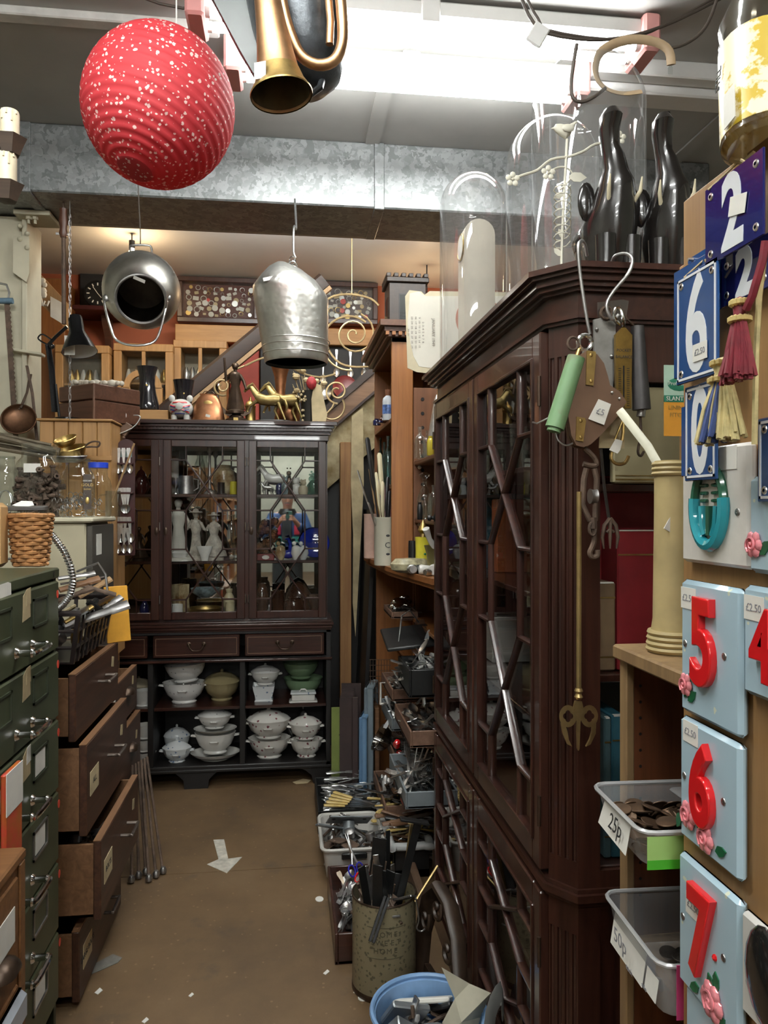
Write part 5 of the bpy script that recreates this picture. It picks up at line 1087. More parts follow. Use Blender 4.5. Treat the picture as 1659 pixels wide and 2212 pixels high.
for y, r_ in ((768, 70.8), (752, 72), (740, 73)): p = at(639, y, Y=2.98); MB().tube([(p.x+r_*mk*math.cos(k*PI/24), 2.98+r_*mk*math.sin(k*PI/24), p.z) for k in range(48)], .002, 6, closed=True).build('base_band', HT, bu)
MB().bx(-.018, .018, -.001, 0, 0, .018).build('price_sticker', PAPER, bu, T(at(580, 606, Y=2.86)) @ RY(-14) @ RX(-30))
MB().tube([at(622, 585, Y=2.96), at(628, 590, Y=2.94), at(640, 590, Y=2.94), at(644, 582, Y=2.96)], .004, 8).build('handle_lug', PT, bu)
for k in range(3): MB().tube([at(632+(9 if k < 2 else 7)*math.cos(j*PI/6), 583-10*k+9*math.sin(j*PI/6), Y=2.95+.012*k*math.cos(j)) for j in range(12)], .0026, 6, closed=True).build('chain_ring', STEEL, bu)
MB().tube([at(634, 566, Y=2.97), at(638, 556, Y=2.97), at(634, 545, Y=2.97), at(634, 500, Y=2.98), at(636, 488, Y=3.0), at(640, 492, Y=3.02), Vector((at(638, 490, Y=3.0).x, 3.20, 2.74+.0))], .0042, 8).build('long_hook', STEEL, bu)
MB().tube([Vector((at(638, 490, Y=3.0).x, 3.20, 2.735)), Vector((at(638, 490, Y=3.0).x, 3.26, 2.745))], .004, 6).build('duct_eye', DULL, bu)
# hanging chain and stick left of the cauldron
hs = thing('turned_fire_iron', 'dark turned wooden handled fire iron hanging from the beam at upper left', 'fire iron', (0, 0, 0))
q0 = at(137, 462, Y=3.35)
MB().lathe([(.012, -.10), (.018, -.085), (.014, -.06), (.019, -.03), (.015, 0), (.017, .02), (0, .02)], 14, T(q0)).build('handle', wood('turned_handle', (.05, .018, .01), (.11, .045, .025), .4), hs)
MB().cyl(at(137, 498, Y=3.35), at(138, 700, Y=3.35), .009, n=8).build('shaft', IRON, hs); MB().bx(-.03, .02, -.006, .006, -.005, .005, .001).build('guard', STEEL, hs, T(at(137, 506, Y=3.35))); MB().cyl(q0, Vector((q0.x, q0.y, 2.75)), .004, n=6).build('hook', IRON, hs)
cc2 = [at(151, 462+k*13.4, Y=3.34) for k in range(34)]
hc = thing('bead_chain', 'long thin metal chain hanging down in front of the desk lamp', 'chain', (0, 0, 0))
for k in range(33): MB().tube([cc2[k]+Vector((.004*math.cos(j*PI/4)*(1 if k % 2 else .4), .004*math.cos(j*PI/4)*(.4 if k % 2 else 1), -.014+.016*math.sin(j*PI/4))) for j in range(8)], .0016, 5, closed=True).build('link', DULL, hc)
MB().cyl(cc2[0], Vector((cc2[0].x, cc2[0].y, 2.75)), .002, n=6).build('hook', DULL, hc)
# ================================================================ on top of the end bookcase
BTZ = 1.915
def lathe_thing(name, label, cat, px, y, zb, wpx, prof, mt, part='body', n=28, sq=1.0, ribs=0, ra=0, th=.003, py_top=None, rz=0, group=None):
    # prof: (radius as share of half width, height share); height from the pixel row of the top
    c = at(px, py_top, Y=y); h = c.z-zb; w_ = wpx*mpp(c)/2
    t = thing(name, label, cat, (c.x, y, zb), rz, group)
    MB().wall([(r*w_, z*h) for r, z in prof], n, None, min(th, w_*.2), sq, ribs, ra).build(part, mt, t); return t, w_, h
BG = mat('black_glaze_vase', (.012, .011, .013), .15, 0, .1, coat=.5)
pbx = one('pine_block', MB().bx(at(255, 900, Y=4.16).x, at(366, 900, Y=4.16).x, 4.12, 4.30, BTZ, at(300, 886, Y=4.14).z, .003), PINEX, 'flat pine box under the tall black vase', 'box')
zpb = at(300, 886, Y=4.14).z
t, w_, h = lathe_thing('black_vase', 'tall black waisted vase with painted flowers on the pine box', 'vase', 318, 4.20, zpb, 52, [(.82, 0), (.98, .04), (1.0, .10), (.92, .2), (.72, .42), (.62, .62), (.66, .82), (.82, .96), (.86, 1)], BG, py_top=793)
FLW = mat('flower_pink', (.55, .22, .20), .5, 0, .3, 60)
def motif(t, w_, z, mts, n=5, s=.007, y=-1.0):
    for k in range(n): MB().ball((w_*.22*math.cos(k*1.3), y*w_*(.98-.10*abs(math.cos(k*1.3))), z+s*1.6*math.sin(k*1.3)), s, 8, (1, .25, 1)).build('painted_flower', mts[k % len(mts)], t)
motif(t, w_*.66, h*.52, [FLW, BRASS, PAPER], 6)
t, w_, h = lathe_thing('black_vase', 'short flared black vase with painted flowers behind the piggy bank', 'vase', 397, 4.27, BTZ, 46, [(.62, 0), (.70, .05), (.72, .4), (.78, .7), (.95, .96), (1.0, 1)], BG, py_top=822)
motif(t, w_*.8, h*.72, [FLW, BRASS, PAPER], 5)
# piggy bank in union flag colours
c = at(390, 905, Y=4.12); m = mpp(c)
pg = thing('piggy_bank', 'white ceramic piggy bank painted with red white and blue flag stripes', 'piggy bank', (c.x, 4.14, BTZ))
pz = 27*m
MB().ball((0, 0, pz), 26*m, 24, (1, 1.05, .82)).build('body', WHITE, pg)
FR = mat('flag_red', (.55, .02, .03), .2, 0, 0, coat=.3); FBL = mat('flag_blue', (.02, .03, .12), .2, 0, 0, coat=.3)
def on_ball(pts, r, mt, name, off=1.012):
    q = MB(); q.tube([(26*m*1.0*off*math.sin(a)*math.cos(b), -26*m*1.05*off*math.cos(a)*math.cos(b), pz+26*m*.82*off*math.sin(b)) for a, b in pts], r, 6, flat=.35); q.build(name, mt, pg)
for s in (-1, 1):
    on_ball([(s*k*.12, -.05+.34*(k/8)) for k in range(1, 9)], .0042, FR, 'red_stripe'); on_ball([(s*k*.12, -.12-.40*(k/8)) for k in range(1, 9)], .0042, FR, 'red_stripe')
    for b in (.02, -.32): on_ball([(s*(.35+.07*k), b+.02*k) for k in range(8)], .0065, FBL, 'blue_patch', 1.004)
on_ball([(-.7+.1*k, .55) for k in range(15)], .0055, FR, 'red_stripe'); on_ball([(-.5+.1*k, -.62) for k in range(11)], .006, FBL, 'blue_patch', 1.004)
MB().lathe([(0, 0), (8*m, 0), (8*m, .012), (6*m, .015), (0, .015)], 16, T(0, -26*m*1.0, pz+2*m) @ RX(90)).build('snout', WHITE, pg)
for s in (-1, 1):
    MB().ball((s*19*m, -4*m, pz+22*m), 7*m, 10, (1, .5, 1.1)).build('ear', WHITE, pg)
    for yy in (-12, 14): MB().lathe([(6*m, 0), (6.5*m, 8*m), (6*m, 12*m)], 12, T(s*13*m, yy*m, 0)).build('leg', WHITE, pg)
# copper cow bell
c = at(450, 905, Y=4.14); m = mpp(c)
t = thing('copper_cow_bell', 'bag-shaped copper vessel with embossed oval standing beside the piggy bank', 'cow bell', (c.x, 4.15, BTZ))
def orect(w_, d, z, n=24): return [(w_*math.copysign(abs(math.cos(2*PI*k/n))**.6, math.cos(2*PI*k/n)), d*math.copysign(abs(math.sin(2*PI*k/n))**.6, math.sin(2*PI*k/n)), z) for k in range(n)]
MB().loft([orect(34*m, 20*m, 0), orect(35*m, 21*m, 4*m), orect(31*m, 17*m, 30*m), orect(24*m, 11*m, 48*m), orect(17*m, 8*m, 56*m), orect(19*m, 9*m, 60*m)]).build('body', COPPER, t)
MB().ball((0, -13.5*m, 38*m), 8*m, 14, (1.25, .15, .8)).build('embossed_oval', BRASS, t); MB().tube([(-15*m, 0, 58*m), (-8*m, 0, 66*m), (8*m, 0, 66*m), (15*m, 0, 58*m)], .0025, 6).build('wire_handle', BRONZE, t); MB().bx(-.012, .012, -.001, 0, 0, .014).build('price_tag', PAPER, t, T(0, -20*m, 8*m) @ RY(15))
# ---- little figures
def figure(name, label, cat, px, y, zb, py_top, mt, skirt=.30, arms=((-.28, .62), (.30, .5)), base=.30, base_mt=None, rz=0, hat=False, sword=False, group=None, mts=None):
    c = at(px, py_top, Y=y); H = c.z-zb; t = thing(name, label, cat, (c.x, y, zb), rz, group)
    MB().lathe([(base*H*.62, 0), (base*H*.62, .05*H), (base*H*.45, .08*H), (0, .085*H)], 14).build('plinth', base_mt or mt, t)
    q = MB(); q.lathe([(skirt*H*.5, .08*H), (skirt*H*.46, .16*H), (skirt*H*.33, .34*H), (.075*H, .52*H), (.10*H, .62*H), (.105*H, .70*H), (.085*H, .76*H), (.035*H, .79*H), (.033*H, .82*H)], 14, None, .75, True, 5, .07)
    q.ball((0, 0, .88*H), .062*H, 12, (.9, 1, 1.12)); q.build('robed_body', mt, t)
    for (ex, ez), s in zip(arms, (-1, 1)): MB().tube([(s*.09*H, 0, .72*H), (s*.16*H if abs(ex) < .5 else s*.2*H, -.03*H, .60*H), (ex*H*.6, -.09*H, ez*H)], [.035*H, .028*H, .02*H], 8).build('arm', (mts or mt), t)
    MB().ball((0, .015*H, .905*H), .064*H, 10, (1.05, 1.0, .9)).build('hair', base_mt or mt, t)
    if hat: MB().lathe([(.13*H, .92*H), (.12*H, .935*H), (.06*H, .94*H), (.05*H, .98*H), (0, H)], 14).build('hat', mt, t)
    return t, H
figure('bronze_statuette', 'dark bronze winged statuette with raised arm on a stepped base', 'statuette', 508, 4.16, BTZ+.045, 778, BRONZE, .34, ((-.32, 1.02), (.34, .45)), .30)
c = at(511, 905, Y=4.16); m = mpp(c)
t = thing('statuette_base', 'stepped dark bronze base with spread wings under the statuette', 'statuette base', (c.x, 4.16, BTZ))
MB().lathe([(24*m, 0), (24*m, 6*m), (16*m, 10*m), (14*m, 15*m), (9*m, 18*m), (0, 18.4*m)], 20).build('foot', BRONZE, t)
for s in (-1, 1): MB().prism([(0, 0), (s*10*m, 6*m), (s*27*m, 22*m), (s*22*m, 4*m), (s*8*m, -4*m)] if s > 0 else [(0, 0), (s*8*m, -4*m), (s*22*m, 4*m), (s*27*m, 22*m), (s*10*m, 6*m)], -.004, .004, T(s*8*m, -.018, 16*m) @ FACE).build('wing', BRONZE, t)
MB().bx(-.012, .012, -24*m-.002, -24*m, 2*m, 8*m, 0, None).build('plaque', BRASS, t)
t, w_, h = lathe_thing('brass_shell_case', 'small brass canister with domed lid between the statuettes', 'canister', 541, 4.17, BTZ, 24, [(.9, 0), (.95, .05), (.9, .1), (.9, .6), (1.0, .64), (.8, .78), (.25, .88), (.2, .95), (.15, 1)], BRASS, py_top=858)
# horses
def horse(name, label, px, y, zb, py_top, mt, rz, rear=.35, s=1.0, group=None, legs=None):
    c = at(px, py_top, Y=y); H = (c.z-zb); t = thing(name, label, 'horse figure', (c.x, y, zb), rz, group); q = MB()
    def rg(cx, cz, ry, rz_, n=12): return [(cx, ry*math.cos(2*PI*k/n), cz+rz_*math.sin(2*PI*k/n)) for k in range(n)]
    q.loft([rg(-.40*H, .50*H, .06*H, .06*H), rg(-.36*H, .52*H, .12*H, .14*H), rg(-.22*H, .53*H, .13*H, .16*H), rg(0, .52*H, .12*H, .14*H), rg(.16*H, .56*H, .125*H, .16*H), rg(.27*H, .60*H, .09*H, .11*H), rg(.30*H, .62*H, .04*H, .05*H)])
    q.tube([(.20*H, 0, .62*H), (.30*H, 0, .74*H), (.38*H, 0, .86*H), (.40*H, 0, .91*H)], [.12*H, .095*H, .07*H, .055*H], 10, flat=.65)
    q.tube([(.36*H, 0, .93*H), (.45*H, 0, .88*H), (.55*H, 0, .78*H), (.58*H, 0, .74*H)], [.06*H, .062*H, .04*H, .034*H], 10, flat=.7)
    for s_ in (-1, 1): q.tube([(.37*H, s_*.03*H, .95*H), (.37*H, s_*.035*H, 1.0*H)], [.02*H, .005*H], 6)
    L4 = legs or [((.20, .46), (.24, .26), (.22, .02)), ((.22, .46), (.34, .30), (.30, .14)), ((-.30, .46), (-.26, .28), (-.34, .02)), ((-.32, .46), (-.36, .28), (-.44, .03))]
    for k, lg in enumerate(L4):
        yy = (.07 if k % 2 else -.07)*H; q.tube([(x*H, yy, z*H) for x, z in lg], [.055*H, .034*H, .026*H], 8); x, z = lg[-1]; q.lathe([(.032*H, 0), (.024*H, .035*H)], 8, T(x*H+.005*H, yy, max(z-.02, 0)*H))
    q.build('body', mt, t)
    MB().tube([(-.40*H, 0, .58*H), (-.50*H, 0, .52*H), (-.55*H, 0, .36*H), (-.53*H, 0, .22*H)], [.03*H, .04*H, .04*H, .01*H], 8).build('tail', mt, t)
    MB().loft([[(.22*H+k*.04*H+.012*H*math.cos(j*PI/4)-.03*H, .012*H*math.sin(j*PI/4), .74*H+k*.06*H) for j in range(8)] for k in range(5)]).build('mane', mt, t)
    return t
GB = mat('gilt_brass', (.36, .27, .11), .42, .9, .25, 30)
bs_ = thing('horse_group_base', 'oval dark base carrying the two brass horses', 'base', (at(590, 905, Y=4.16).x, 4.16, BTZ))
MB().lathe([(.10, 0), (.10, .008), (.092, .014), (0, .014)], 28, None, .5).build('plinth', BLK, bs_)
gal = [((.22, .50), (.38, .44), (.36, .28)), ((.24, .5), (.42, .36), (.48, .22)), ((-.30, .46), (-.22, .26), (-.32, .02)), ((-.32, .46), (-.40, .26), (-.50, .02))]
horse('brass_horse', 'front brass galloping horse on the dark oval base', 575, 4.145, BTZ+.014, 826, GB, 176, legs=gal)
horse('brass_horse', 'rear brass galloping horse beside the copper vase', 612, 4.19, BTZ+.014, 824, GB, 172, legs=gal)
lathe_thing('copper_vase', 'slim waisted copper vase standing behind the brass horses', 'vase', 606, 4.30, BTZ, 44, [(.6, 0), (.7, .04), (.5, .2), (.45, .55), (.6, .8), (.9, .97), (1, 1)], COPPER, py_top=788)
lathe_thing('copper_pot', 'round copper pot half hidden below the brass horses', 'pot', 625, 4.27, BTZ, 50, [(.5, 0), (.9, .2), (1, .5), (.85, .8), (.7, .95), (.75, 1)], COPPER, py_top=862)
# dried flowers in a glass
dv_ = thing('dried_flower_posy', 'dusty bunch of dried flowers with one red rose in paper wrapping', 'dried flowers', (at(668, 905, Y=4.17).x, 4.17, BTZ))
random.seed(5); m = mpp(at(668, 850, Y=4.17))
STRAW = mat('dried_straw', (.38, .28, .14), .8, 0, .3, 40)
q = MB()
for k in range(26):
    a = random.uniform(-1, 1); b = random.uniform(-.5, .5); q.tube([(0, 0, 0), (a*14*m, b*12*m, 40*m), (a*36*m, b*26*m, (70+random.uniform(0, 45))*m)], .0018, 5)
o = q.build('dry_stems', STRAW, dv_); o['kind'] = 'stuff'
for k in range(14):
    a = random.uniform(-1, 1); MB().ball((a*34*m, random.uniform(-24, 8)*m, random.uniform(62, 112)*m), random.uniform(4, 8)*m, 8, (1, .8, .8)).build('dry_flower', STRAW if k % 3 else CARD, dv_)
MB().ball((4*m, -24*m, 84*m), 11*m, 12, (1, .7, 1.3)).build('red_rose', mat('rose_red', (.30, .015, .02), .6, 0, .4, 60), dv_)
MB().prism([(6*m, 0), (34*m, 0), (38*m, 18*m), (24*m, 80*m), (10*m, 86*m), (4*m, 50*m)], -.004, .0, T(0, -20*m, 0) @ FACE).build('paper_wrap', CARD, dv_)
MB().lathe([(16*m, 0), (18*m, 50*m), (20*m, 70*m)], 16, None, 1, False).build('dark_glass', mat('dark_vase', (.02, .018, .016), .2), dv_)
for k in range(18): MB().ball((random.uniform(-30, -6)*m, -16*m+random.uniform(-6, 6)*m, random.uniform(4, 70)*m), 3*m, 6).build('shell_bead', CARD, dv_)
# ================================================================ desk lamp, wooden box and pine panel at the left
px_ = at(85, 990, Y=3.42).x; p240 = at(240, 990, Y=3.42).x
pn = thing('pine_cabinet', 'pale pine tongue and groove cabinet standing behind the jars', 'cabinet', (0, 0, 0))
zt = at(160, 905, Y=3.42).z
n = 5
for k in range(n):
    a, b_ = px_+(p240-px_)*k/n, px_+(p240-px_)*(k+1)/n; MB().bx(a+.001, b_-.001, 3.42, 3.44, .80, zt-.01, .003).build('plank', PINE, pn)
MB().bx(px_, p240, 3.435, 3.70, .80, zt-.012).build('carcass', PINE, pn); MB().bx(px_-.01, p240+.008, 3.405, 3.72, zt-.01, zt, .003).build('top', PINEX, pn)
MB().bx(px_, p240+.004, 3.41, 3.425, at(160, 995, Y=3.42).z, at(160, 985, Y=3.42).z, .002).build('rail', PINEX, pn)
MB().bx(px_+.02, p240-.02, 3.50, 3.68, 0, .80).build('plinth_box', PINE, pn)
wb = thing('mahogany_writing_box', 'brown wooden writing box with brass bound corner standing on the pine cabinet', 'box', M=T(at(200, 903, Y=3.45).x, 3.47, zt) @ RZ(-38))
WB = wood('box_wood', (.055, .022, .012), (.12, .05, .028), .4, 'x')
hb = at(200, 826, Y=3.46).z-zt
MB().bx(-.24, .0, 0, .26, 0, hb*.56, .004).build('case', WB, wb); MB().bx(-.24, 0, 0, .26, hb*.58, hb, .004).build('lid', WB, wb); MB().bx(-.006, .002, -.002, .006, 0, hb*.99, .001).build('corner_strip', mat('worn_corner', (.16, .08, .05), .5), wb)
q = MB(); random.seed(2)
gm = thing('plaster_garland', 'white plaster fruit garland lying on the wooden writing box', 'garland', (at(205, 826, Y=3.55).x, 3.58, zt+hb+.0))
for k in range(16): MB().ball((-.10+.014*k, random.uniform(-.02, .02), .016), random.uniform(.012, .02), 10, (1, 1, .9)).build('plaster_fruit', mat('plaster', (.62, .56, .46), .7, 0, .1), gm)
dl = thing('desk_lamp', 'black anglepoise desk lamp with white lined shade standing by the writing box', 'lamp', (0, 0, 0))
LY = 3.38; z_ = zt
b0 = at(120, 902, Y=LY)
BLG = mat('lamp_black', (.008, .008, .009), .25, .2, .05)
MB().lathe([(0, 0), (.055, 0), (.055, .008), (.02, .014), (0, .014)], 24, T(at(138, 903, Y=3.41).x, 3.47, z_)).build('base', BLG, dl)
MB().tube([at(118, 890, Y=LY), at(112, 800, Y=LY), at(104, 745, Y=LY)], .014, 8, flat=.5).build('lower_arm', BLG, dl); MB().tube([at(128, 900, Y=LY), at(120, 830, Y=LY)], .006, 8).build('support', BLG, dl)
MB().tube([at(104, 745, Y=LY), at(120, 728, Y=LY-.01), at(145, 705, Y=LY-.02)], .010, 8, flat=.6).build('upper_arm', BLG, dl)
MB().tube([at(104, 745, Y=LY), at(90, 738, Y=LY), at(82, 730, Y=LY), at(92, 722, Y=LY), at(112, 735, Y=LY)], .0035, 6).build('cable', BLG, dl)
sa, sb = at(162, 682, Y=LY-.02), at(162, 758, Y=LY-.02)
ax = (at(172, 760, Y=LY-.05)-sa); Ls = ax.length; ms = mpp(sa)
MB().lathe([(0, 0), (13*ms, .004), (15*ms, Ls*.1), (16*ms, Ls*.45), (20*ms, Ls*.55), (30*ms, Ls*.8), (37*ms, Ls)], 28, T(sa) @ AZ(ax), caps=False).build('shade', BLG, dl)
MB().lathe([(15*ms, Ls*.45), (19*ms, Ls*.55), (29*ms, Ls*.8), (36*ms, Ls*.995)], 28, T(sa) @ AZ(ax), caps=False).build('shade_lining', FIT, dl)
MB().ball(at(112, 748, Y=LY-.01), .012, 10).build('joint', BLG, dl); MB().bx(-.02, .022, -.001, 0, -.08, 0).build('price_tag', PAPER, dl, T(at(150, 725, Y=LY-.06)))
# bundle of wire hooks and wooden block hanging at bookcase corner
tb = thing('wire_rat_trap', 'small wooden block with bent wire loops hanging in front of the bookcase corner', 'trap', (0, 0, 0))
MB().bx(-.028, .028, -.012, .012, -.03, .03, .003).build('block', mat('trap_wood', (.13, .07, .04), .6, 0, .2), tb, T(at(268, 925, Y=3.62)) @ RY(35)); MB().lathe([(0, -.02), (.008, -.01), (.006, 0)], 10, T(at(267, 942, Y=3.61))).build('finial', MATS['trap_wood'], tb)
for k, pts in enumerate([((236, 930), (234, 938), (242, 942), (285, 925), (302, 905), (300, 898), (288, 897)), ((236, 930), (262, 915), (272, 900), (268, 888), (252, 890), (243, 893))]):
    MB().tube([at(x, y, Y=3.60+.01*k) for x, y in pts], .0028, 6).build('wire_loop', STEEL, tb)
# souvenir spoon rack
srk = thing('souvenir_spoon_rack', 'dark red wooden rack hung with souvenir spoons beside the end bookcase', 'spoon rack', (0, 0, 0))
RYk = 3.55
x0, x1, zt_, zb_ = at(252, 940, Y=RYk).x, at(290, 940, Y=RYk).x, at(270, 955, Y=RYk).z, at(270, 1200, Y=RYk).z
RK = mat('rack_red', (.045, .008, .008), .35, 0, .2, 10)
poly = [(x0-.02, zb_), (x1, zb_), (x1, zt_-.02)]+[(x0+(x1-x0)*.5+(x1-x0)*.5*math.cos(k*PI/8), zt_-.02+.035*math.sin(k*PI/8)) for k in range(1, 8)]+[(x0-.02, zt_-.03)]
MB().prism(poly, 0, .012, T(0, RYk+.024, 0) @ RX(90)).build('back_board', RK, srk)
MB().bx(x0+.003, x1-.012, RYk+.0105, RYk+.012, at(0, 985, Y=RYk).z, at(0, 968, Y=RYk).z).build('picture_insert', mat('faded_print', (.25, .33, .30), .6, 0, .2, 30), srk)
rows = [1002, 1065, 1128]
for y in rows: z = at(270, y, Y=RYk).z; MB().bx(x0-.01, x1-.004, RYk-.012, RYk+.012, z-.004, z+.004, .001).build('ledge', RK, srk)
def spoon_mesh(L=.19, mt=STEEL, bowl=.021, name='spoon'):
    q = MB(); hw = .0035
    q.loft([[(x, w_, t_), (x, -w_, t_), (x, -w_, -t_), (x, w_, -t_)] for x, w_, t_ in ((0, .0075, .001), (.012, .009, .001), (.05, .005, .001), (L*.66, .0032, .0014))])
    n = 8; rings = []
    for i in range(7):
        u = i/6; cx = L*.64+u*L*.36; w_ = bowl*math.sin(PI*min(.98, .06+.94*u*.97))**.75; dep = -.007*math.sin(PI*u)
        rings.append([(cx, w_*(-1+2*j/6), dep*(1-(-1+2*j/6)**2)-.0005) for j in range(7)])
    q.loft(rings, None, False, False); q.loft([[(x, y, z-.0009) for x, y, z in r_] for r_ in rings], None, False, False)
    return q.mesh(name, mt)
def fork_mesh(L=.19, mt=STEEL):
    q = MB()
    q.loft([[(x, w_, t_+dz), (x, -w_, t_+dz), (x, -w_, -t_+dz), (x, w_, -t_+dz)] for x, w_, t_, dz in ((0, .0075, .001, 0), (.012, .009, .001, 0), (.05, .005, .001, 0), (L*.62, .0035, .0014, .0), (L*.68, .011, .001, -.003), (L*.75, .012, .001, -.005))])
    for k in range(4):
        y = -.0098+.0065*k; q.loft([[(x, y+w_, t_), (x, y-w_, t_), (x, y-w_, t_-.0016), (x, y+w_, t_-.0016)] for x, w_, t_ in ((L*.74, .0019, -.0042), (L*.88, .0016, -.005), (L, .0008, .001))])
    return q.mesh('fork', mt)
def knife_mesh(L=.22, hm=None, bm=None, hl=.42, hw=.009):
    q = MB(); H = L*hl
    q.loft([[(x, w_*math.cos(k*PI/4), .55*w_*math.sin(k*PI/4)) for k in range(8)] for x, w_ in ((0, hw*.7), (.006, hw), (H*.5, hw*.85), (H*.95, hw*.72), (H, hw*.6))]); nh = len(q.f)
    q.loft([[(x, w0, .0007), (x, -w1, .0007), (x, -w1, -.0007), (x, w0, -.0007)] for x, w0, w1 in ((H, .004, .004), (H+.012, .009, .007), (L*.85, .009, .009), (L*.96, .007, .005), (L, .001, .002))])
    me = q.mesh('knife', hm); me.materials.append(bm or STEEL)
    for i, p in enumerate(me.polygons): p.material_index = 0 if i < nh else 1
    return me
SPOON = spoon_mesh(); SPOON_D = spoon_mesh(.17, DULL, .019); TEASP = spoon_mesh(.115, STEEL, .014); FORK = fork_mesh(); FORK_D = fork_mesh(.18, DULL)
BONE_H = mat('yellow_bone', (.55, .40, .14), .4, 0, .15, 20); BLACK_H = mat('black_handle', (.015, .014, .014), .4, 0, .1)
KN_Y = knife_mesh(.24, BONE_H, STEEL, .40, .0115); KN_S = knife_mesh(.22, STEEL, STEEL); KN_B = knife_mesh(.22, BLACK_H, STEEL, .45, .011); KN_W = knife_mesh(.23, wood('knife_wood', (.09, .045, .02), (.2, .1, .05), .5, 'x'), DULL, .45, .012)
random.seed(9); spn = 0
for ri, (y, n) in enumerate(((1000, 3), (1064, 4), (1127, 4), (955+10, 0))):
    for k in range(n):
        xx = x0-.002+(x1-x0-.012)*(k+.5)/n; z = at(270, y-30 if ri == 0 else y-8, Y=RYk).z
        o = inst('souvenir_spoon', TEASP, T(xx, RYk-.004, z+.005) @ RY(90+random.uniform(-6, 6)) @ RX(90)); spn += 1
        tag(o, ['top', 'second', 'third'][ri]+' row souvenir spoon '+['at the outer end', 'next to the outer one', 'third along', 'at the bookcase end'][k]+' of the red rack', 'spoon', 'souvenir spoons on the red rack')
for k in range(3):
    o = inst('souvenir_spoon', TEASP, T(x0+.012+.018*k, RYk-.004, at(270, 1140, Y=RYk).z) @ RY(92-4*k) @ RX(90)); tag(o, 'bottom row souvenir spoon '+['at the outer end', 'in the middle', 'at the bookcase end'][k]+' of the red rack', 'spoon', 'souvenir spoons on the red rack')
# ================================================================ back room beyond the end bookcase
BY5 = 5.36
def wx(px, y): return at(px, 1100, Y=y).x
def wz(py, px, y): return at(px, py, Y=y).z
def case(label, px0, px1, y0, y1, bg, seed, y=5.33):
    X0_, X1_, Z1, Z0 = wx(px0, y), wx(px1, y), wz(y0, (px0+px1)/2, y), wz(y1, (px0+px1)/2, y); w_, h = X1_-X0_, Z1-Z0
    t = thing('display_case', label, 'display case', (X0_, y, Z0)); q = MB(); e = .035
    for a in ((0, w_, 0, e), (0, w_, h-e, h), (0, e, e, h-e), (w_-e, w_, e, h-e)): MB().bx(a[0], a[1], -.04, .06, a[2], a[3], .004).build('frame_rail', MAHR, t)
    MB().bx(e, w_-e, .03, .06, e, h-e).build('velvet_back', bg, t); MB().bx(e, w_-e, -.02, -.018, e, h-e).build('pane', PANE, t)
    random.seed(seed); k = 0
    ms = [WHITE, STEEL, BRASS, DULL, PAPER, CARD, mat('red_enamel', (.5, .02, .02), .3)]
    disc = [MB().lathe([(0, 0), (1, 0), (1, .3), (0, .3)], 12).mesh('trinket', q_) for q_ in ms]; ring = [MB().tube([(math.cos(j*PI/8), math.sin(j*PI/8), .15) for j in range(16)], .16, 5, closed=True).mesh('trinket', q_) for q_ in ms[:4]]; cd = [MB().bx(-1, 1, -.7, .7, 0, .1).mesh('trinket', q_) for q_ in (PAPER, CARD, WHITE)]
    nx, nz = int(w_/.052), int(h/.045)
    for i in range(nx):
        for j in range(nz):
            x, z = e+.02+(w_-2*e-.03)*(i+random.uniform(.2, .8))/nx, e+.02+(h-2*e-.03)*(j+random.uniform(.25, .75))/nz; k += 1
            me = random.choice([disc, disc, ring, cd]); o = inst('trinket', random.choice(me), T(X0_+x, y+.029, Z0+z) @ RX(90) @ RZ(random.uniform(-30, 30)) @ S(random.uniform(.010, .021))); tag(o, 'small trinket pinned up inside '+('the bigger' if seed == 1 else 'the smaller')+' wall display case', 'trinket', 'trinkets in display case '+('beside the pail' if seed == 1 else 'behind the iron scroll'))
VEL = mat('velvet_red', (.10, .03, .025), .9); VELG = mat('velvet_grey', (.13, .11, .12), .9)
case('framed wall display case of badges and jewellery between pail and bucket', 384, 560, 602, 700, VEL, 1); case('framed display case of badges behind the gilt iron scroll', 690, 815, 612, 702, VELG, 2)
def pbox(name, label, cat, px0, px1, y0, y1, y, d, mt): return one(name, MB().bx(wx(px0, y), wx(px1, y), y, y+d, wz(y1, (px0+px1)/2, y), wz(y0, (px0+px1)/2, y), .004), mt, label, cat)
pbox('pine_shelf', 'long pine shelf board under the wall display cases', 'shelf', 378, 840, 706, 742, 5.22, .16, PINEX)
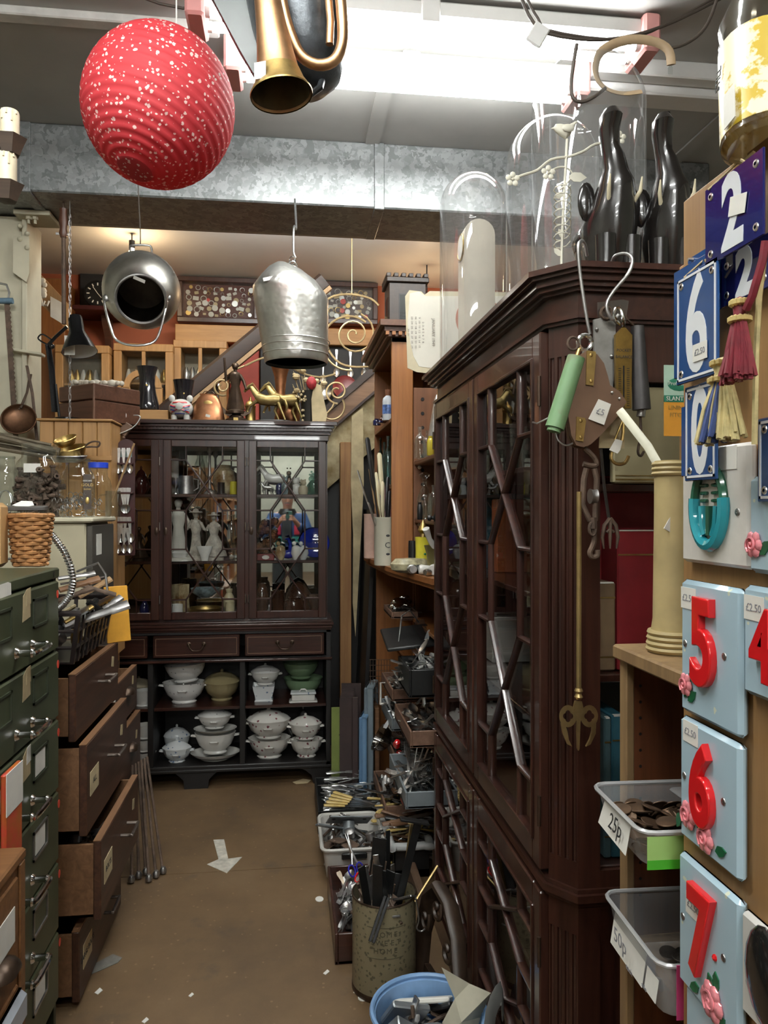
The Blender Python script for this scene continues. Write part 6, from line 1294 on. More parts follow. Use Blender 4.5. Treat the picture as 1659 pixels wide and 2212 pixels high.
def glazed(label, px0, px1, y0, y1, y, cols, arch=False):
    X0_, X1_, Z1, Z0 = wx(px0, y), wx(px1, y), wz(y0, (px0+px1)/2, y), wz(y1, (px0+px1)/2, y); w_, h = X1_-X0_, Z1-Z0; e = .05
    t = thing('pine_glazed_cabinet', label, 'cabinet', (X0_, y, Z0))
    MB().bx(0, w_, .2, .22, 0, h).build('back_board', mat('cab_back', (.40, .33, .24), .7), t)
    for a in ((0, w_, 0, e), (0, w_, h-e, h), (0, e, e, h-e), (w_-e, w_, e, h-e)): MB().bx(a[0], a[1], 0, .2 if a[2] != e else .2, a[2], a[3], .004).build('frame_rail', PINE, t)
    for k in range(1, cols): MB().bx(w_*k/cols-.012, w_*k/cols+.012, 0, .02, e, h-e, .003).build('glazing_bar', PINE, t)
    for k in range(cols): MB().bx(max(e, w_*k/cols+.012), min(w_-e, w_*(k+1)/cols-.012), .008, .011, e, h-e).build('pane', PANE, t)
    for z in (.35, .62): MB().bx(e, w_-e, .03, .2, h*z-.012, h*z).build('shelf', PINEX, t)
    if arch:
        q = [(w_*.5+w_*.32*math.cos(k*PI/12), h*.55+w_*.32*math.sin(k*PI/12)) for k in range(13)]+[(w_*.5-w_*.22*math.cos(k*PI/12), h*.55+w_*.22*math.sin(k*PI/12)) for k in range(13)]
        MB().prism(q, 0, .03, T(0, -.005, 0) @ FACE).build('arched_rail', PINE, t)
        for s in (.21, .75): MB().bx(w_*s-.02, w_*s+.03, -.035, -.005, 0, h*.56, .003).build('arched_post', PINE, t)
    random.seed(int(px0)); 
    for z in (.05/h, .35, .62):
        for k in range(6):
            r_ = random.uniform(.02, .035); zz = z*h+(e if z < .1 else 0); me = MB().lathe([(r_*.6, 0), (r_, .03), (r_*.7, .07), (r_*.3, .10)], 10).mesh('curio', random.choice([WHITE, STEEL, DULL, BRASS])); o = inst('curio', me, T(X0_+e+(w_-2*e)*(k+.5)/6, y+.11, Z0+max(zz, e))); tag(o, 'little curio in the '+label, 'curio', 'curios '+label)
glazed('pine glazed cabinet with arched front rail behind the tall vase', 245, 374, 742, 960, 5.05, 2, True); glazed('pine glazed two pane cabinet left of the stair handrail', 374, 490, 735, 960, 5.12, 2)
glazed('pine cupboard with silver trinkets behind the desk lamp', 118, 236, 745, 960, 5.0, 1)
# clock on bracket
ck = thing('wall_clock', 'round black wall clock with white figures on a wooden bracket', 'clock', (0, 0, 0)); p = at(213, 636, Y=5.2); m = mpp(p)
MB().lathe([(0, 0), (29*m, 0), (30*m, .01), (29*m, .025), (25*m, .028), (25*m, .022), (0, .022)], 32, T(p) @ RX(90)).build('dial', BLACKM, ck)
for k in range(12): a = k*PI/6; MB().bx(-.0035, .0035, -.002, 0, -.009, .009, 0, T(p+Vector((20*m*math.sin(a), -.024, 20*m*math.cos(a)))) @ RY(k*30)).build('hour_mark', PAPER, ck)
for a, l in ((-35, 17), (140, 12)): MB().bx(-.002, .002, -.002, 0, 0, l*m, 0, T(p+Vector((0, -.026, 0))) @ RY(a)).build('hand', PAPER, ck)
MB().bx(p.x-.20, p.x+.12, 5.19, 5.39, p.z-.26*1, p.z+.2).build('back_panel', mat('dark_panel', (.03, .02, .016), .6), ck) if False else None
br = thing('wooden_bracket_shelf', 'dark red wooden bracket shelf below the wall clock', 'bracket', (0, 0, 0)); z = wz(668, 213, 5.2)
MB().bx(p.x-.14, p.x+.14, 5.1, 5.4, z-.03, z, .004).build('board', RK, br); MB().prism([(0, 0), (.16, 0), (.15, -.05), (.07, -.12), (.03, -.24), (0, -.26)], -.02, .02, T(p.x+.03, 5.39, z-.03) @ RZ(-90) @ FACE).build('corbel', WB, br)
pbox('clock_backing', 'black backing panel behind the wall clock', 'panel', 172, 258, 585, 690, 5.37, .025, mat('panel_black', (.015, .013, .012), .6))
# sloping plank with white notice and plaster flowers
X_ = wx(60, 4.7)
sl = thing('sloping_beam', 'sloping rough timber beam with white paper notice at upper left', 'beam', (0, 0, 0))
Pq = [at(x, y, Y=4.7) for x, y in ((40, 585), (85, 590), (145, 655), (145, 712), (40, 610))]
MB().prism([(q.x, q.z) for q in Pq], 0, .10, T(0, 4.8, 0) @ RX(90)).build('timber', RAW, sl)
Pn = [at(x, y, Y=4.69) for x, y in ((109, 640), (136, 655), (136, 700), (109, 684))]; MB().prism([(q.x, q.z) for q in Pn], 0, .002, T(0, 4.69, 0) @ RX(90)).build('paper_notice', PAPER, sl)
pf = thing('plaster_flowers', 'white plaster flower swag hanging on the sloping beam', 'plaster flowers', (0, 0, 0)); random.seed(4)
for k in range(22): MB().ball(at(62+random.uniform(0, 34), 600+random.uniform(0, 42)+k*.4, Y=4.66), random.uniform(.012, .024), 8, (1, .7, 1)).build('plaster_petal', PAPER, pf)
for k in range(3): MB().tube([at(70+9*k, 640, Y=4.65), at(74+9*k, 658, Y=4.65), at(84+9*k, 660, Y=4.65), at(88+9*k, 650, Y=4.65)], .006, 6).build('plaster_scroll', PAPER, pf)
pbox('orange_cupboard', 'orange brown wall cupboard behind the cream post', 'cupboard', 50, 140, 600, 960, 5.1, .25, OAK)
pbox('red_curtain_panel', 'narrow red painted panel behind the stair handrail', 'panel', 497, 560, 728, 960, 5.3, .08, mat('red_paint', (.38, .05, .03), .6))
pbox('dark_display_panel', 'black pegboard panel behind the iron scrolls', 'panel', 562, 830, 745, 960, 5.28, .06, MATS['panel_black'])
sp_l = ['hung spoon on the black pegboard nearest the bucket', 'hung spoon in the middle of the black pegboard', 'hung spoon on the black pegboard nearest the dresser', 'hung spoon low on the black pegboard']
for k, (px, py) in enumerate(((727, 755), (757, 758), (786, 757), (698, 770))): tag(inst('hanging_spoon', SPOON, T(at(px, py, Y=5.26)) @ RY(90) @ RX(90)), sp_l[k], 'spoon', 'spoons on the black pegboard')
for k, (px, py, r_) in enumerate(((745, 838, .085), (772, 845, .06), (700, 850, .05))): one('wall_plate', MB().lathe([(0, 0), (r_*.6, 0), (r_, .015), (r_*.97, .018), (r_*.6, .004), (0, .004)], 24), [mat('plate_red', (.22, .03, .03), .3), WHITE, STEEL][k], ['dark red plate leaning on the black pegboard', 'white plate leaning beside the dark red plate', 'silver dish leaning at the foot of the pegboard'][k], 'plate', T(at(px, py, Y=5.2)) @ RX(80))
# ---- stairs: handrail, string, plaster soffit
SY = 4.62
hr = thing('stair_handrail', 'dark polished stair handrail rising to the right behind the bucket', 'handrail', (0, 0, 0)); a, b_ = at(405, 848, Y=SY), at(700, 605, Y=SY); dn = (b_-a)
HRM = wood('rail_wood', (.015, .007, .004), (.04, .018, .010), .55, 'x'); q = MB(); n_ = Vector((-dn.z, 0, dn.x)).normalized()
a = a-dn*.35
MB().loft([[c_+n_*u*.045+Vector((0, v*.03, 0)) for u, v in ((-1, -.8), (-.5, -1), (.6, -1), (1, -.5), (1, .5), (.6, 1), (-.5, 1), (-1, .8))] for c_ in (a, b_)]).build('rail', HRM, hr)
MB().loft([[c_-n_*.06+n_*u*.012+Vector((0, v*.02, 0)) for u, v in ((-1, -1), (1, -1), (1, 1), (-1, 1))] for c_ in (a, b_)]).build('fillet', RAW, hr)
a, b_ = at(660, 925, Y=SY), at(870, 745, Y=SY); dn = b_-a; n_ = Vector((-dn.z, 0, dn.x)).normalized()
STW = wood('string_wood', (.10, .045, .018), (.22, .11, .05), .5, 'x')
st = thing('stair_string', 'sloping wooden stair string with mouldings above the rough plaster soffit', 'staircase', (0, 0, 0))
a = a-dn*.5; b_ = b_+dn*.5
for (u0, u1, v, mt) in ((-.02, .02, .05, HRM), (-.10, -.02, .035, STW), (-.115, -.10, .05, HRM)): MB().loft([[c_+n_*u+Vector((0, s*v, 0)) for u, s in ((u0, -1), (u1, -1), (u1, 1), (u0, 1))] for c_ in (a, b_)]).build('string_board', mt, st)
SOF = mat('rough_plaster', (.42, .30, .13), .9, 0, .45, 9, 1, 25, c2=(.52, .44, .27))
MB().loft([[c_+n_*u+Vector((0, s, 0)) for u, s in ((-.36, -.02), (-.115, -.02), (-.115, .3), (-.36, .3))] for c_ in (a, b_)]).build('soffit', SOF, st)
for k in range(3):
    for v in (0, 1): pass
for (px, py) in ((738, 968), (775, 970)): MB().cyl(at(px, py, Y=SY-.06), at(px, py, Y=SY+.02), .011, n=10).build('peg', STW, st)
nl = b_
for k in range(2):
    pz_ = at((562, 838)[k], 700, Y=SY); zz = at(562, 790, Y=SY).z
# gilt iron scroll panel
sg = thing('iron_scroll_bracket', 'gilded wrought iron scroll bracket hanging above the end bookcase', 'scroll ironwork', (0, 0, 0)); GY = 4.42
GI = mat('gilt_iron', (.45, .33, .17), .45, .6, .15, 20)
def spiral(cx, cy, r0, r1, a0, turns, name='scroll', r=.006): MB().tube([at(cx+(r0+(r1-r0)*k/40)*math.cos(a0+turns*2*PI*k/40), cy-(r0+(r1-r0)*k/40)*math.sin(a0+turns*2*PI*k/40), Y=GY) for k in range(41)], r, 6).build(name, GI, sg)
spiral(765, 722, 4, 46, 0, 2.2); spiral(755, 740, 56, 60, .9, .62, r=.0065); spiral(728, 846, 6, 26, 1.0, 1.6); spiral(715, 880, 30, 24, .6, -.5)
MB().tube([at(x, y, Y=GY) for x, y in ((706, 690), (704, 730), (712, 760), (735, 785), (770, 793), (808, 790))], .0065, 6).build('stem', GI, sg); MB().tube([at(x, y, Y=GY) for x, y in ((690, 660), (720, 640), (760, 636), (800, 645), (818, 660))], .0065, 6).build('stem', GI, sg)
MB().tube([at(x, y, Y=GY) for x, y in ((530, 790), (560, 776), (585, 772), (610, 780), (650, 805), (690, 815), (725, 808))], .006, 6).build('stem', GI, sg); spiral(480, 835, 5, 20, 2, 1.5); MB().tube([at(x, y, Y=GY) for x, y in ((498, 828), (505, 800), (528, 790))], .006, 6).build('stem', GI, sg)
MB().tube([at(x, y, Y=GY) for x, y in ((700, 900), (718, 880), (722, 870))], .006, 6).build('stem', GI, sg); MB().cyl(at(760, 636, Y=GY), Vector((at(760, 636, Y=GY).x, GY, CEIL+.02)), .003, n=6).build('wire', GI, sg)
# ---- gap between bookcase and dresser
one('timber_post', MB().bx(wx(735, 4.5), wx(759, 4.5), 4.5, 4.57, 0, at(745, 955, Y=4.5).z, .003), wood('post_wood', (.20, .09, .03), (.33, .17, .06), .6, 'z'), 'rough pine stud post standing beside the end bookcase', 'post')
one('torn_plasterboard', MB().prism([(wx(760, 4.48), 2.0), (wx(784, 4.48), 2.05), (wx(786, 4.48), 1.6), (wx(778, 4.48), 1.2), (wx(768, 4.48), .7), (wx(762, 4.48), .9), (wx(763, 4.48), 1.3), (wx(758, 4.48), 1.6)], 0, .02, T(0, 4.50, 0) @ RX(90)), mat('plasterboard', (.42, .34, .20), .9, 0, .2, 10), 'torn edge of cream board beside the pine stud', 'board')
one('dark_void_stand_in', MB().bx(0, .9, 0, .02, 0, 2.0), BLK, 'added black panel standing in for the dark void under the stairs', 'panel', T(.16, 4.70, 0))  # black sheet added in place of the unlit depth under the stairs
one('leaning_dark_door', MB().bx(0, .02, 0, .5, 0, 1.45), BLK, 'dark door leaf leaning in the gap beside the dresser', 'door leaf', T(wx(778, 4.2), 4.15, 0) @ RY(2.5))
def lean(name, label, cat, px0, px1, y0, y, mt, d=.03, rz=0, hgt=None):
    X0_, X1_ = wx(px0, y), wx(px1, y); h = wz(y0, px0, y); return one(name, MB().bx(0, X1_-X0_, 0, d, 0, h, .004), mt, label, cat, T(X0_, y, 0) @ RZ(rz))
o = thing('green_tall_board', 'olive green painted board with notched edge leaning by the end bookcase', 'board', (wx(716, 3.86), 3.86, 0)); h = wz(1529, 720, 3.86)
MB().prism([(0, 0), (.052, 0), (.046, h*.68), (.036, h*.69), (.046, h*.71), (.042, h), (0, h)], 0, .012, T(0, .012, 0) @ RX(90)).build('panel', mat('olive_paint', (.17, .21, .05), .7, 0, .15, 6), o)
sl = thing('slatted_crate_side', 'dark brown slatted crate standing on end beside the green board', 'crate', M=T(wx(748, 3.86), 3.80, 0) @ RZ(-8)); h = wz(1496, 755, 3.9)
DBR = mat('dark_brown_paint', (.035, .02, .018), .6, 0, .2, 10); MB().bx(.025, .055, 0, .016, 0, h, .002).build('front_stile', DBR, sl)
for k in range(6): MB().bx(-.04, .025, .03+.045*k, .036+.045*k, .02, h-.01).build('slat', DBR, sl)
MB().bx(-.05, .055, .30, .316, 0, h).build('rear_stile', DBR, sl)
def ptray(label, px0, px1, y0, y1, y, mt):
    X0_, X1_ = wx(px0, y), wx(px1, y); z1 = wz(y0, px0, y); t = thing('plastic_tray', label, 'tray', M=T(X0_, y, 0) @ RZ(-14)); w_ = X1_-X0_
    MB().bx(0, w_*.35, 0, .20, 0, z1, .012).build('base_panel', mt, t); MB().bx(w_*.35, w_, 0, .012, 0, z1, .005).build('near_wall', mt, t); MB().bx(w_*.35, w_, .188, .20, 0, z1, .005).build('far_wall', mt, t); MB().bx(w_*.35, w_, 0, .2, z1-.012, z1, .005).build('top_wall', mt, t); MB().bx(w_*.35, w_, 0, .2, 0, .012, .005).build('bottom_wall', mt, t)
ptray('grey plastic tray standing on edge behind the blue one', 786, 806, 1486, 1, 3.78, mat('grey_blue_plastic', (.20, .25, .28), .45)); ptray('sky blue plastic tray standing on edge beside the dark crate', 775, 792, 1550, 1, 3.72, mat('sky_plastic', (.15, .27, .42), .4))
lean('brown_edge_board', 'brown wooden board on edge right of the plastic trays', 'board', 810, 820, 1530, 3.80, CHESTL, .28)
wr = thing('wire_rack', 'rusty wire cooling rack leaning beside the drawers', 'rack', (0, 0, 0))
for k in range(8): MB().cyl(at(800+k*6, 1425, Y=3.85), at(800+k*6, 1520, Y=3.85), .0016, n=5).build('wire', IRON, wr)
for k in range(9): MB().cyl(at(798, 1425+k*12, Y=3.85), at(845, 1425+k*12, Y=3.85), .0016, n=5).build('wire', IRON, wr)
MB().cyl(at(800, 1500, Y=3.85), Vector((wx(800, 3.85), 3.85, 0)), .0025, n=5).build('wire', IRON, wr)
# ================================================================ dresser with shelves of bottles
XF, YF, YN, CT = .45, 4.05, 3.30, 1.20
ds = thing('wooden_dresser', 'orange wooden dresser with shelves of bottles beyond the tall glazed bookcase', 'dresser', (0, 0, 0))
MB().prism([(XF-.045, YF+.01), (XF-.02, YN), (.515, 2.70), (.95, 2.70), (.95, YF+.01)], CT-.022, CT).build('counter', OAKX, ds); MB().prism([(XF-.035, YF), (XF-.01, YN), (.525, 2.71), (.94, 2.71), (.94, YF)], CT-.04, CT-.022).build('counter_moulding', OAKX, ds)
MB().bx(.468, .95, YF-.02, YF, 0, CT-.04).build('far_end_panel', OAK, ds); MB().bx(.60, .62, 2.72, YF-.02, 0, .10).build('plinth', OAK, ds); MB().bx(.93, .95, 2.72, YF-.02, 0, CT-.04).build('back_panel', OAK, ds)
MB().bx(.60, .62, 3.56, 3.58, .0, CT-.04).build('post', OAK, ds); MB().bx(XF+.02, .95, 2.70, 2.72, 0, CT-.04).build('near_end_panel', OAK, ds) if False else None
MB().bx(.60, .95, 3.62, 3.64, .1, CT-.04).build('divider', OAK, ds)
for z in (.30, .52, .74, .96): MB().bx(.56, .94, 2.74, YF-.02, z-.015, z, .002).build('shelf', OAKX, ds)
TZ = 2.20
MB().bx(XF, .545, YN, YN+.02, CT, TZ, .002).build('near_stile', OAK, ds); MB().bx(XF+.01, .80, YF-.02, YF, CT, TZ).build('far_side', OAK, ds); MB().bx(.72, .74, YN, YF, CT, TZ).build('rear_panel', wood('dark_red_back', (.06, .02, .01), (.11, .04, .02), .5), ds)
for z in (1.56, 1.86): MB().bx(XF+.01, .72, YN+.02, YF-.02, z-.018, z, .002).build('shelf', OAKX, ds)
MB().bx(XF+.005, .72, YN, YN+.015, CT, TZ).build('inner_side', OAK, ds) if False else None
for z0, z1, p in ((TZ-.02, TZ, .0), (TZ, TZ+.02, .02), (TZ+.02, TZ+.04, .035), (TZ+.04, TZ+.065, .055)): MB().prism([(XF-p, YN-p), (.62, YN-p), (.80, YN-p), (.80, YF+p), (XF-p, YF+p)], z0, z1).build('cornice', wood('cornice_wood', (.06, .022, .010), (.13, .05, .022), .4, 'y'), ds)
for k in range(5): MB().bx(XF-.03+.028*k, XF-.015+.028*k, YN-.040, YN-.02, TZ+.003, TZ+.018).build('dentil', OAK, ds)
PH = wood('peg_panel', (.10, .038, .016), (.17, .07, .03), .5)
MB().bx(.546, .90, YN-.012, YN, CT, 1.98).build('peg_panel', PH, ds)
for k in range(13): MB().lathe([(0, 0), (.008, 0), (.008, .001), (0, .001)], 10, T(.585, YN-.0125, 1.93-.062*k) @ RX(90)).build('peg_hole', BLK, ds)
for z in (1.66, 1.41): MB().bx(.548, .88, 2.76, YN-.013, z-.02, z, .004).build('shelf', wood('walnut_shelf', (.06, .025, .012), (.12, .05, .024), .45, 'y'), ds); MB().ball((.57, YN-.02, z-.028), .009, 8).build('peg', PAPER, ds)
MB().bx(.545, .56, 2.74, 2.76, CT, 1.98).build('near_upright', PINE, ds)
# gothic clock case above
gk = thing('gothic_clock_case', 'dark carved castle-topped clock case standing on top of the dresser', 'clock case', (.455, 3.42, TZ+.065)); h = at(850, 590, Y=3.42).z-TZ-.065
MB().bx(0, .17, 0, .16, 0, h*.84, .003).build('case', BRONZE and mat('dark_oak', (.03, .018, .012), .5, 0, .3, 20, .4, 50), gk); MB().bx(-.012, .182, -.012, .172, h*.84, h*.93, .003).build('cornice', MATS['dark_oak'], gk)
for k in range(6): MB().bx(-.012+.034*k, .008+.034*k, -.012, .172, h*.93, h, .002).build('battlement', MATS['dark_oak'], gk)
MB().bx(.05, .145, -.004, 0, h*.1, h*.62).build('pane', JAR, gk); MB().bx(.045, .15, -.002, .0, h*.08, h*.64).build('recess', BLK, gk); MB().cyl((.10, -.006, h*.12), (.10, -.006, h*.45), .004, n=8).build('pendulum', BRASS, gk)
MB().bx(-.003, 0, .03, .13, h*.12, h*.6).build('pane', JAR, gk)
def bottle(label, px, y, zb, wpx, py_top, mt, kind='b', name='glass_bottle', stop=None):
    P_ = {'b': [(.92, 0), (1, .03), (1, .55), (.85, .66), (.34, .76), (.30, .93), (.40, .94), (.40, 1)], 'd': [(.9, 0), (1, .05), (.98, .45), (.6, .62), (.32, .70), (.30, .80), (.5, .82)], 'j': [(.85, 0), (1, .05), (1, .7), (.8, .85), (.6, .88), (.65, 1)], 's': [(.95, 0), (1, .04), (1, .62), (.9, .72), (.42, .80), (.40, .95), (.5, .96), (.5, 1)]}[kind]
    t, w_, h = lathe_thing(name, label, 'bottle', px, y, zb, wpx, P_, mt, 'glass', 20, py_top=py_top)
    if kind == 'd': MB().lathe([(.26*w_, h*.82), (.3*w_, h*.86), (.7*w_, h*.92), (.75*w_, h*.95), (.3*w_, h), (0, h)], 16).build('stopper', JAR, t)
    return t, w_, h
COB = mat('cobalt_glass', (.01, .012, .06), .08, 0, 0, coat=.5); BRG = mat('brown_glass', (.05, .015, .006), .08, 0, 0, coat=.5); AQ = glass('aqua_glass', (.62, .80, .76), .08, .5); GRN = glass('green_glass', (.25, .42, .33), .08, .5)
t, w_, h = bottle('tall white and blue printed stoneware bottle on the upper dresser shelf', 838, 3.50, 1.86, 24, 842, mat('stoneware', (.62, .66, .70), .15, 0, .1, 20), 's')
MB().lathe([(1.01*w_, h*.2), (1.01*w_, h*.5)], 20, caps=False).build('blue_print', mat('blue_print', (.10, .18, .42), .3, 0, .6, 70), t); MB().lathe([(.42*w_, h*.8), (.52*w_, h*.98), (.52*w_, h), (0, h)], 14).build('brown_neck', mat('brown_slip', (.25, .10, .05), .3), t)
bottle('small brown glass bottle beside the stoneware bottle', 827, 3.62, 1.86, 18, 898, BRG); bottle('squat cobalt blue ink bottle at the front of the upper shelf', 814, 3.72, 1.86, 17, 905, COB, 'j'); bottle('second cobalt blue ink bottle on the upper shelf', 820, 3.60, 1.86, 15, 908, COB, 'j')
bottle('aqua glass bottle with round stopper on the middle dresser shelf', 838, 3.42, 1.56, 20, 942, AQ); bottle('green glass bottle at the far end of the middle shelf', 822, 3.80, 1.56, 14, 946, GRN); bottle('pale green glass bottle standing on the middle shelf', 830, 3.60, 1.56, 16, 955, AQ)
bottle('clear tall medicine bottle on the near dresser shelf', 907, 3.12, 1.66, 26, 922, JAR); bottle('clear glass bottle beside the yellow one on the near shelf', 922, 3.0, 1.66, 18, 930, JAR); bottle('small yellow glass bottle on the near shelf', 930, 2.95, 1.66, 16, 942, mat('yellow_glass', (.45, .36, .04), .1, 0, .1, coat=.4), 'j')
bottle('cut glass decanter with wide stopper on the lower near shelf', 917, 3.08, 1.41, 34, 1020, JAR, 'd', 'glass_decanter'); bottle('clear apothecary bottle next to the decanter', 938, 2.92, 1.41, 24, 1048, JAR, 's'); bottle('little clear vial before the decanter', 920, 2.90, 1.41, 16, 1068, JAR)
bottle('small black bottle with white label near the decanter', 907, 2.88, 1.41, 12, 1085, BLACKM, 'j')
one('foil_cone', MB().lathe([(.055, 0), (.035, .12), (.012, .25), (.004, .27)], 16), mat('crumpled_foil', (.5, .48, .45), .35, .8, .2, 30, 1, 40), 'crumpled silver foil cone standing on the near shelf', 'foil cone', T(at(944, 900, Y=3.15).x, 3.15, 1.66))
# canister with utensils on the counter
CAN = mat('cream_tin', (.52, .50, .40), .3, 0, .04)
t, w_, h = lathe_thing('kitchen_canister', 'cream enamel canister lettered CE stuffed with kitchen utensils', 'canister', 833, 3.40, CT, 50, [(.98, 0), (1, .02), (1, .97), (1.03, .98), (1.03, 1)], CAN, py_top=1117)
cc_ = (wx(833, 3.40), 3.40)
text('CEREAL', .036, T(.008, -w_-.001, h*.45) @ FACE, t, INK, .0003, sx=.9) if False else None
for k, ch_ in enumerate('CE'): text(ch_, .036, RZ(2+28*k) @ T(0, -w_-.0008, h*.42) @ FACE, t, INK, .0004)
for z in (.62, .24):
    for k in range(3): MB().ball((w_*1.0*math.sin(R(4+20*k)), -w_*1.0*math.cos(R(4+20*k)), h*z), .007, 8, (1.3, .2, .8)).build('printed_scroll', INK, t)
lathe_thing('kitchen_canister', 'pale pink tall canister at the far end of the dresser counter', 'canister', 803, 3.85, CT, 34, [(.9, 0), (1, .02), (1, .95), (1.04, 1)], mat('pink_tin', (.62, .42, .34), .35), py_top=1110)
hm = [RAW, BLACK_H, mat('pale_handle', (.62, .55, .36), .5), STEEL, mat('blue_handle', (.02, .05, .25), .4), wood('turned_pale', (.3, .17, .07), (.45, .28, .13), .5, 'z')]
ul = ['grey handled knife sharpener sticking highest out of the canister', 'pale wooden rolling pin handle leaning out of the canister', 'turned wooden spoon handle in the canister', 'black handled utensil in the canister', 'cream handled knife leaning out of the canister', 'steel ladle handle hanging from the canister', 'blue handled scissors in the canister', 'wooden spatula standing in the canister', 'steel whisk handle in the canister', 'pale bone handled knife at the back of the canister', 'dark handled fork at the edge of the canister', 'thin steel skewer jutting out of the canister']
for k, (px, py, mi, r_) in enumerate(((793, 945, 1, .013), (819, 978, 2, .013), (800, 1010, 5, .012), (838, 1030, 1, .010), (826, 1040, 2, .011), (785, 1060, 3, .005), (818, 1035, 4, .008), (806, 1040, 5, .010), (795, 1085, 3, .006), (812, 1020, 2, .009), (842, 1060, 1, .009), (772, 1015, 3, .004))):
    tip = at(px, py, Y=3.36+.012*(k % 4)); bt_ = Vector((cc_[0]+random.uniform(-.012, .012), 3.40+random.uniform(-.012, .012), CT+.03)); dd = (tip-bt_); q = MB()
    q.tube([bt_, bt_+dd*.55, bt_+dd*.62, tip-dd*.02, tip], [r_*.35, r_*.4, r_, r_, r_*.5], 8, flat=.7); one('kitchen_utensil', q, hm[mi], ul[k], 'utensil', None, 'utensils in the cream canister')
t, w_, h = lathe_thing('pink_glass_bottle', 'pink bottle standing beside the canister utensils', 'bottle', 838, 3.62, CT, 26, [(.9, 0), (1, .05), (1, .8), (.7, .93), (.75, 1)], mat('pink_ceramic', (.45, .22, .26), .25), py_top=975)
# counter near end
YEL = mat('yellow_ceramic', (.62, .55, .05), .2, 0, .1, 20)
t, w_, h = lathe_thing('yellow_jug', 'yellow ceramic pot painted with red flowers on the dresser counter', 'jug', 914, 3.02, CT, 34, [(.95, 0), (1, .05), (.96, .6), (.98, .85), (1.05, 1)], YEL, py_top=1160)
motif(t, w_*.98, h*.45, [FLW, LEAF, RED], 5, .006)
MB().lathe([(0, h), (.4*w_, h), (.35*w_, h*1.1), (.7*w_, h*1.2), (.3*w_, h*1.4), (0, h*1.5)], 14).build('brass_stopper', BRASS, t)
t, w_, h = lathe_thing('brass_mortar', 'greenish brass mortar at the near end of the counter', 'mortar', 940, 2.88, CT, 44, [(.6, 0), (.8, .08), (.85, .7), (1.05, .95), (1.1, 1)], mat('olive_brass', (.28, .24, .10), .4, .7, .2), py_top=1178)
one('white_pestle', MB().tube([at(944, 1190, Y=2.86), at(928, 1165, Y=2.84), at(920, 1142, Y=2.82)], [.016, .010, .014], 10), WHITE, 'white pestle leaning out of the brass mortar', 'pestle')
t, w_, h = lathe_thing('black_caddy', 'small black tin beside the yellow pot', 'tin', 892, 3.12, CT, 20, [(1, 0), (1, .9), (.95, 1)], BLACKM, py_top=1168)
one('glazed_loaf_tin', MB().lathe([(.05, 0), (.075, .012), (.08, .035), (.06, .055), (0, .058)], 24, None, .6), mat('striped_olive', (.30, .27, .17), .3, 0, .5, 35), 'oval olive striped dish lying on the counter edge', 'dish', T(at(886, 1215, Y=2.98).x-.0, 2.98, CT))
for k, (px, y, r_, L_, mt) in enumerate(((905, 2.86, .020, .08, WHITE), (918, 2.80, .014, .09, STEEL), (935, 2.80, .022, .07, WHITE), (893, 2.90, .018, .05, STEEL), (925, 2.88, .016, .08, BLACKM))): one('kitchen_gadget', MB().lathe([(0, 0), (r_*.8, 0), (r_, L_*.1), (r_*.7, L_*.6), (r_*1.1, L_*.7), (r_*.9, L_), (0, L_)], 14), mt, ['white mincer part lying nearest on the counter', 'small steel grinder lying on the counter', 'white enamel spout by the mortar', 'short steel cup before the olive dish', 'black pepper mill lying among the gadgets'][k], 'gadget', T(wx(px, y), y, CT+r_*1.05) @ RZ(30*k) @ RY(90))
# ================================================================ crockery on the open shelves of the end bookcase
FLO = speckle('floral_china', (.62, .60, .55), (.20, .07, .08), 30, .46, .12); BLC = speckle('blue_china', (.58, .60, .60), (.12, .17, .27), 38, .46, .12); GRC = speckle('grey_sprig_china', (.62, .61, .58), (.30, .30, .30), 44, .42, .12)
OLV = mat('olive_ware', (.28, .23, .12), .3, 0, .1, 8); GNW = mat('green_ware', (.20, .30, .17), .25, 0, .1, 8); BGW = mat('beige_ware', (.42, .36, .25), .35, 0, .1)
Z1_, Z0_ = .416, .118
def tureen(label, px, wpx, hpx, y, zb, mt, lid=None, sq=.72, handles=True, rz=0, n=32, ribs=0, ra=0, name='china_tureen', tilt=0, foot=.55):
    c = at(px, 1500, Y=y); m = mpp(c); w_, h = wpx*m/2, hpx*m; bh = h*(.58 if lid else 1)
    t = thing(name, label, 'tureen', M=T(c.x, y, zb) @ RY(tilt) @ RZ(rz))
    MB().wall([(w_*foot, 0), (w_*(foot+.03), bh*.06), (w_*foot*.92, bh*.14), (w_*.8, bh*.42), (w_*.93, bh*.75), (w_*.97, bh*.95), (w_*1.0, bh)], n, None, .004, sq, ribs, ra).build('bowl', mt, t)
    if lid:
        MB().lathe([(w_*1.0, bh), (w_*1.01, bh+.004), (w_*.86, bh+.3*(h-bh)), (w_*.5, bh+.62*(h-bh)), (w_*.12, bh+.74*(h-bh)), (w_*.07, bh+.8*(h-bh)), (w_*.10, bh+.9*(h-bh)), (0, h)], n, None, sq, True, ribs, ra).build('lid', lid, t)
    if handles:
        for s in (-1, 1): MB().tube([(s*w_*.92, -.012, bh*.82), (s*w_*1.14, -.012, bh*.86), (s*w_*1.16, .012, bh*.84), (s*w_*.92, .012, bh*.82)], .0045, 6).build('handle', mt, t)
        MB().tube([(-w_*.2, -w_*sq*.93, bh*.66), (-w_*.16, -w_*sq*1.07, bh*.70), (w_*.16, -w_*sq*1.07, bh*.70), (w_*.2, -w_*sq*.93, bh*.66)], .004, 6).build('front_handle', mt, t)
    return t
def top_of(hpx, y, px=500): return hpx*mpp(at(px, 1500, Y=y))
YS = 4.20
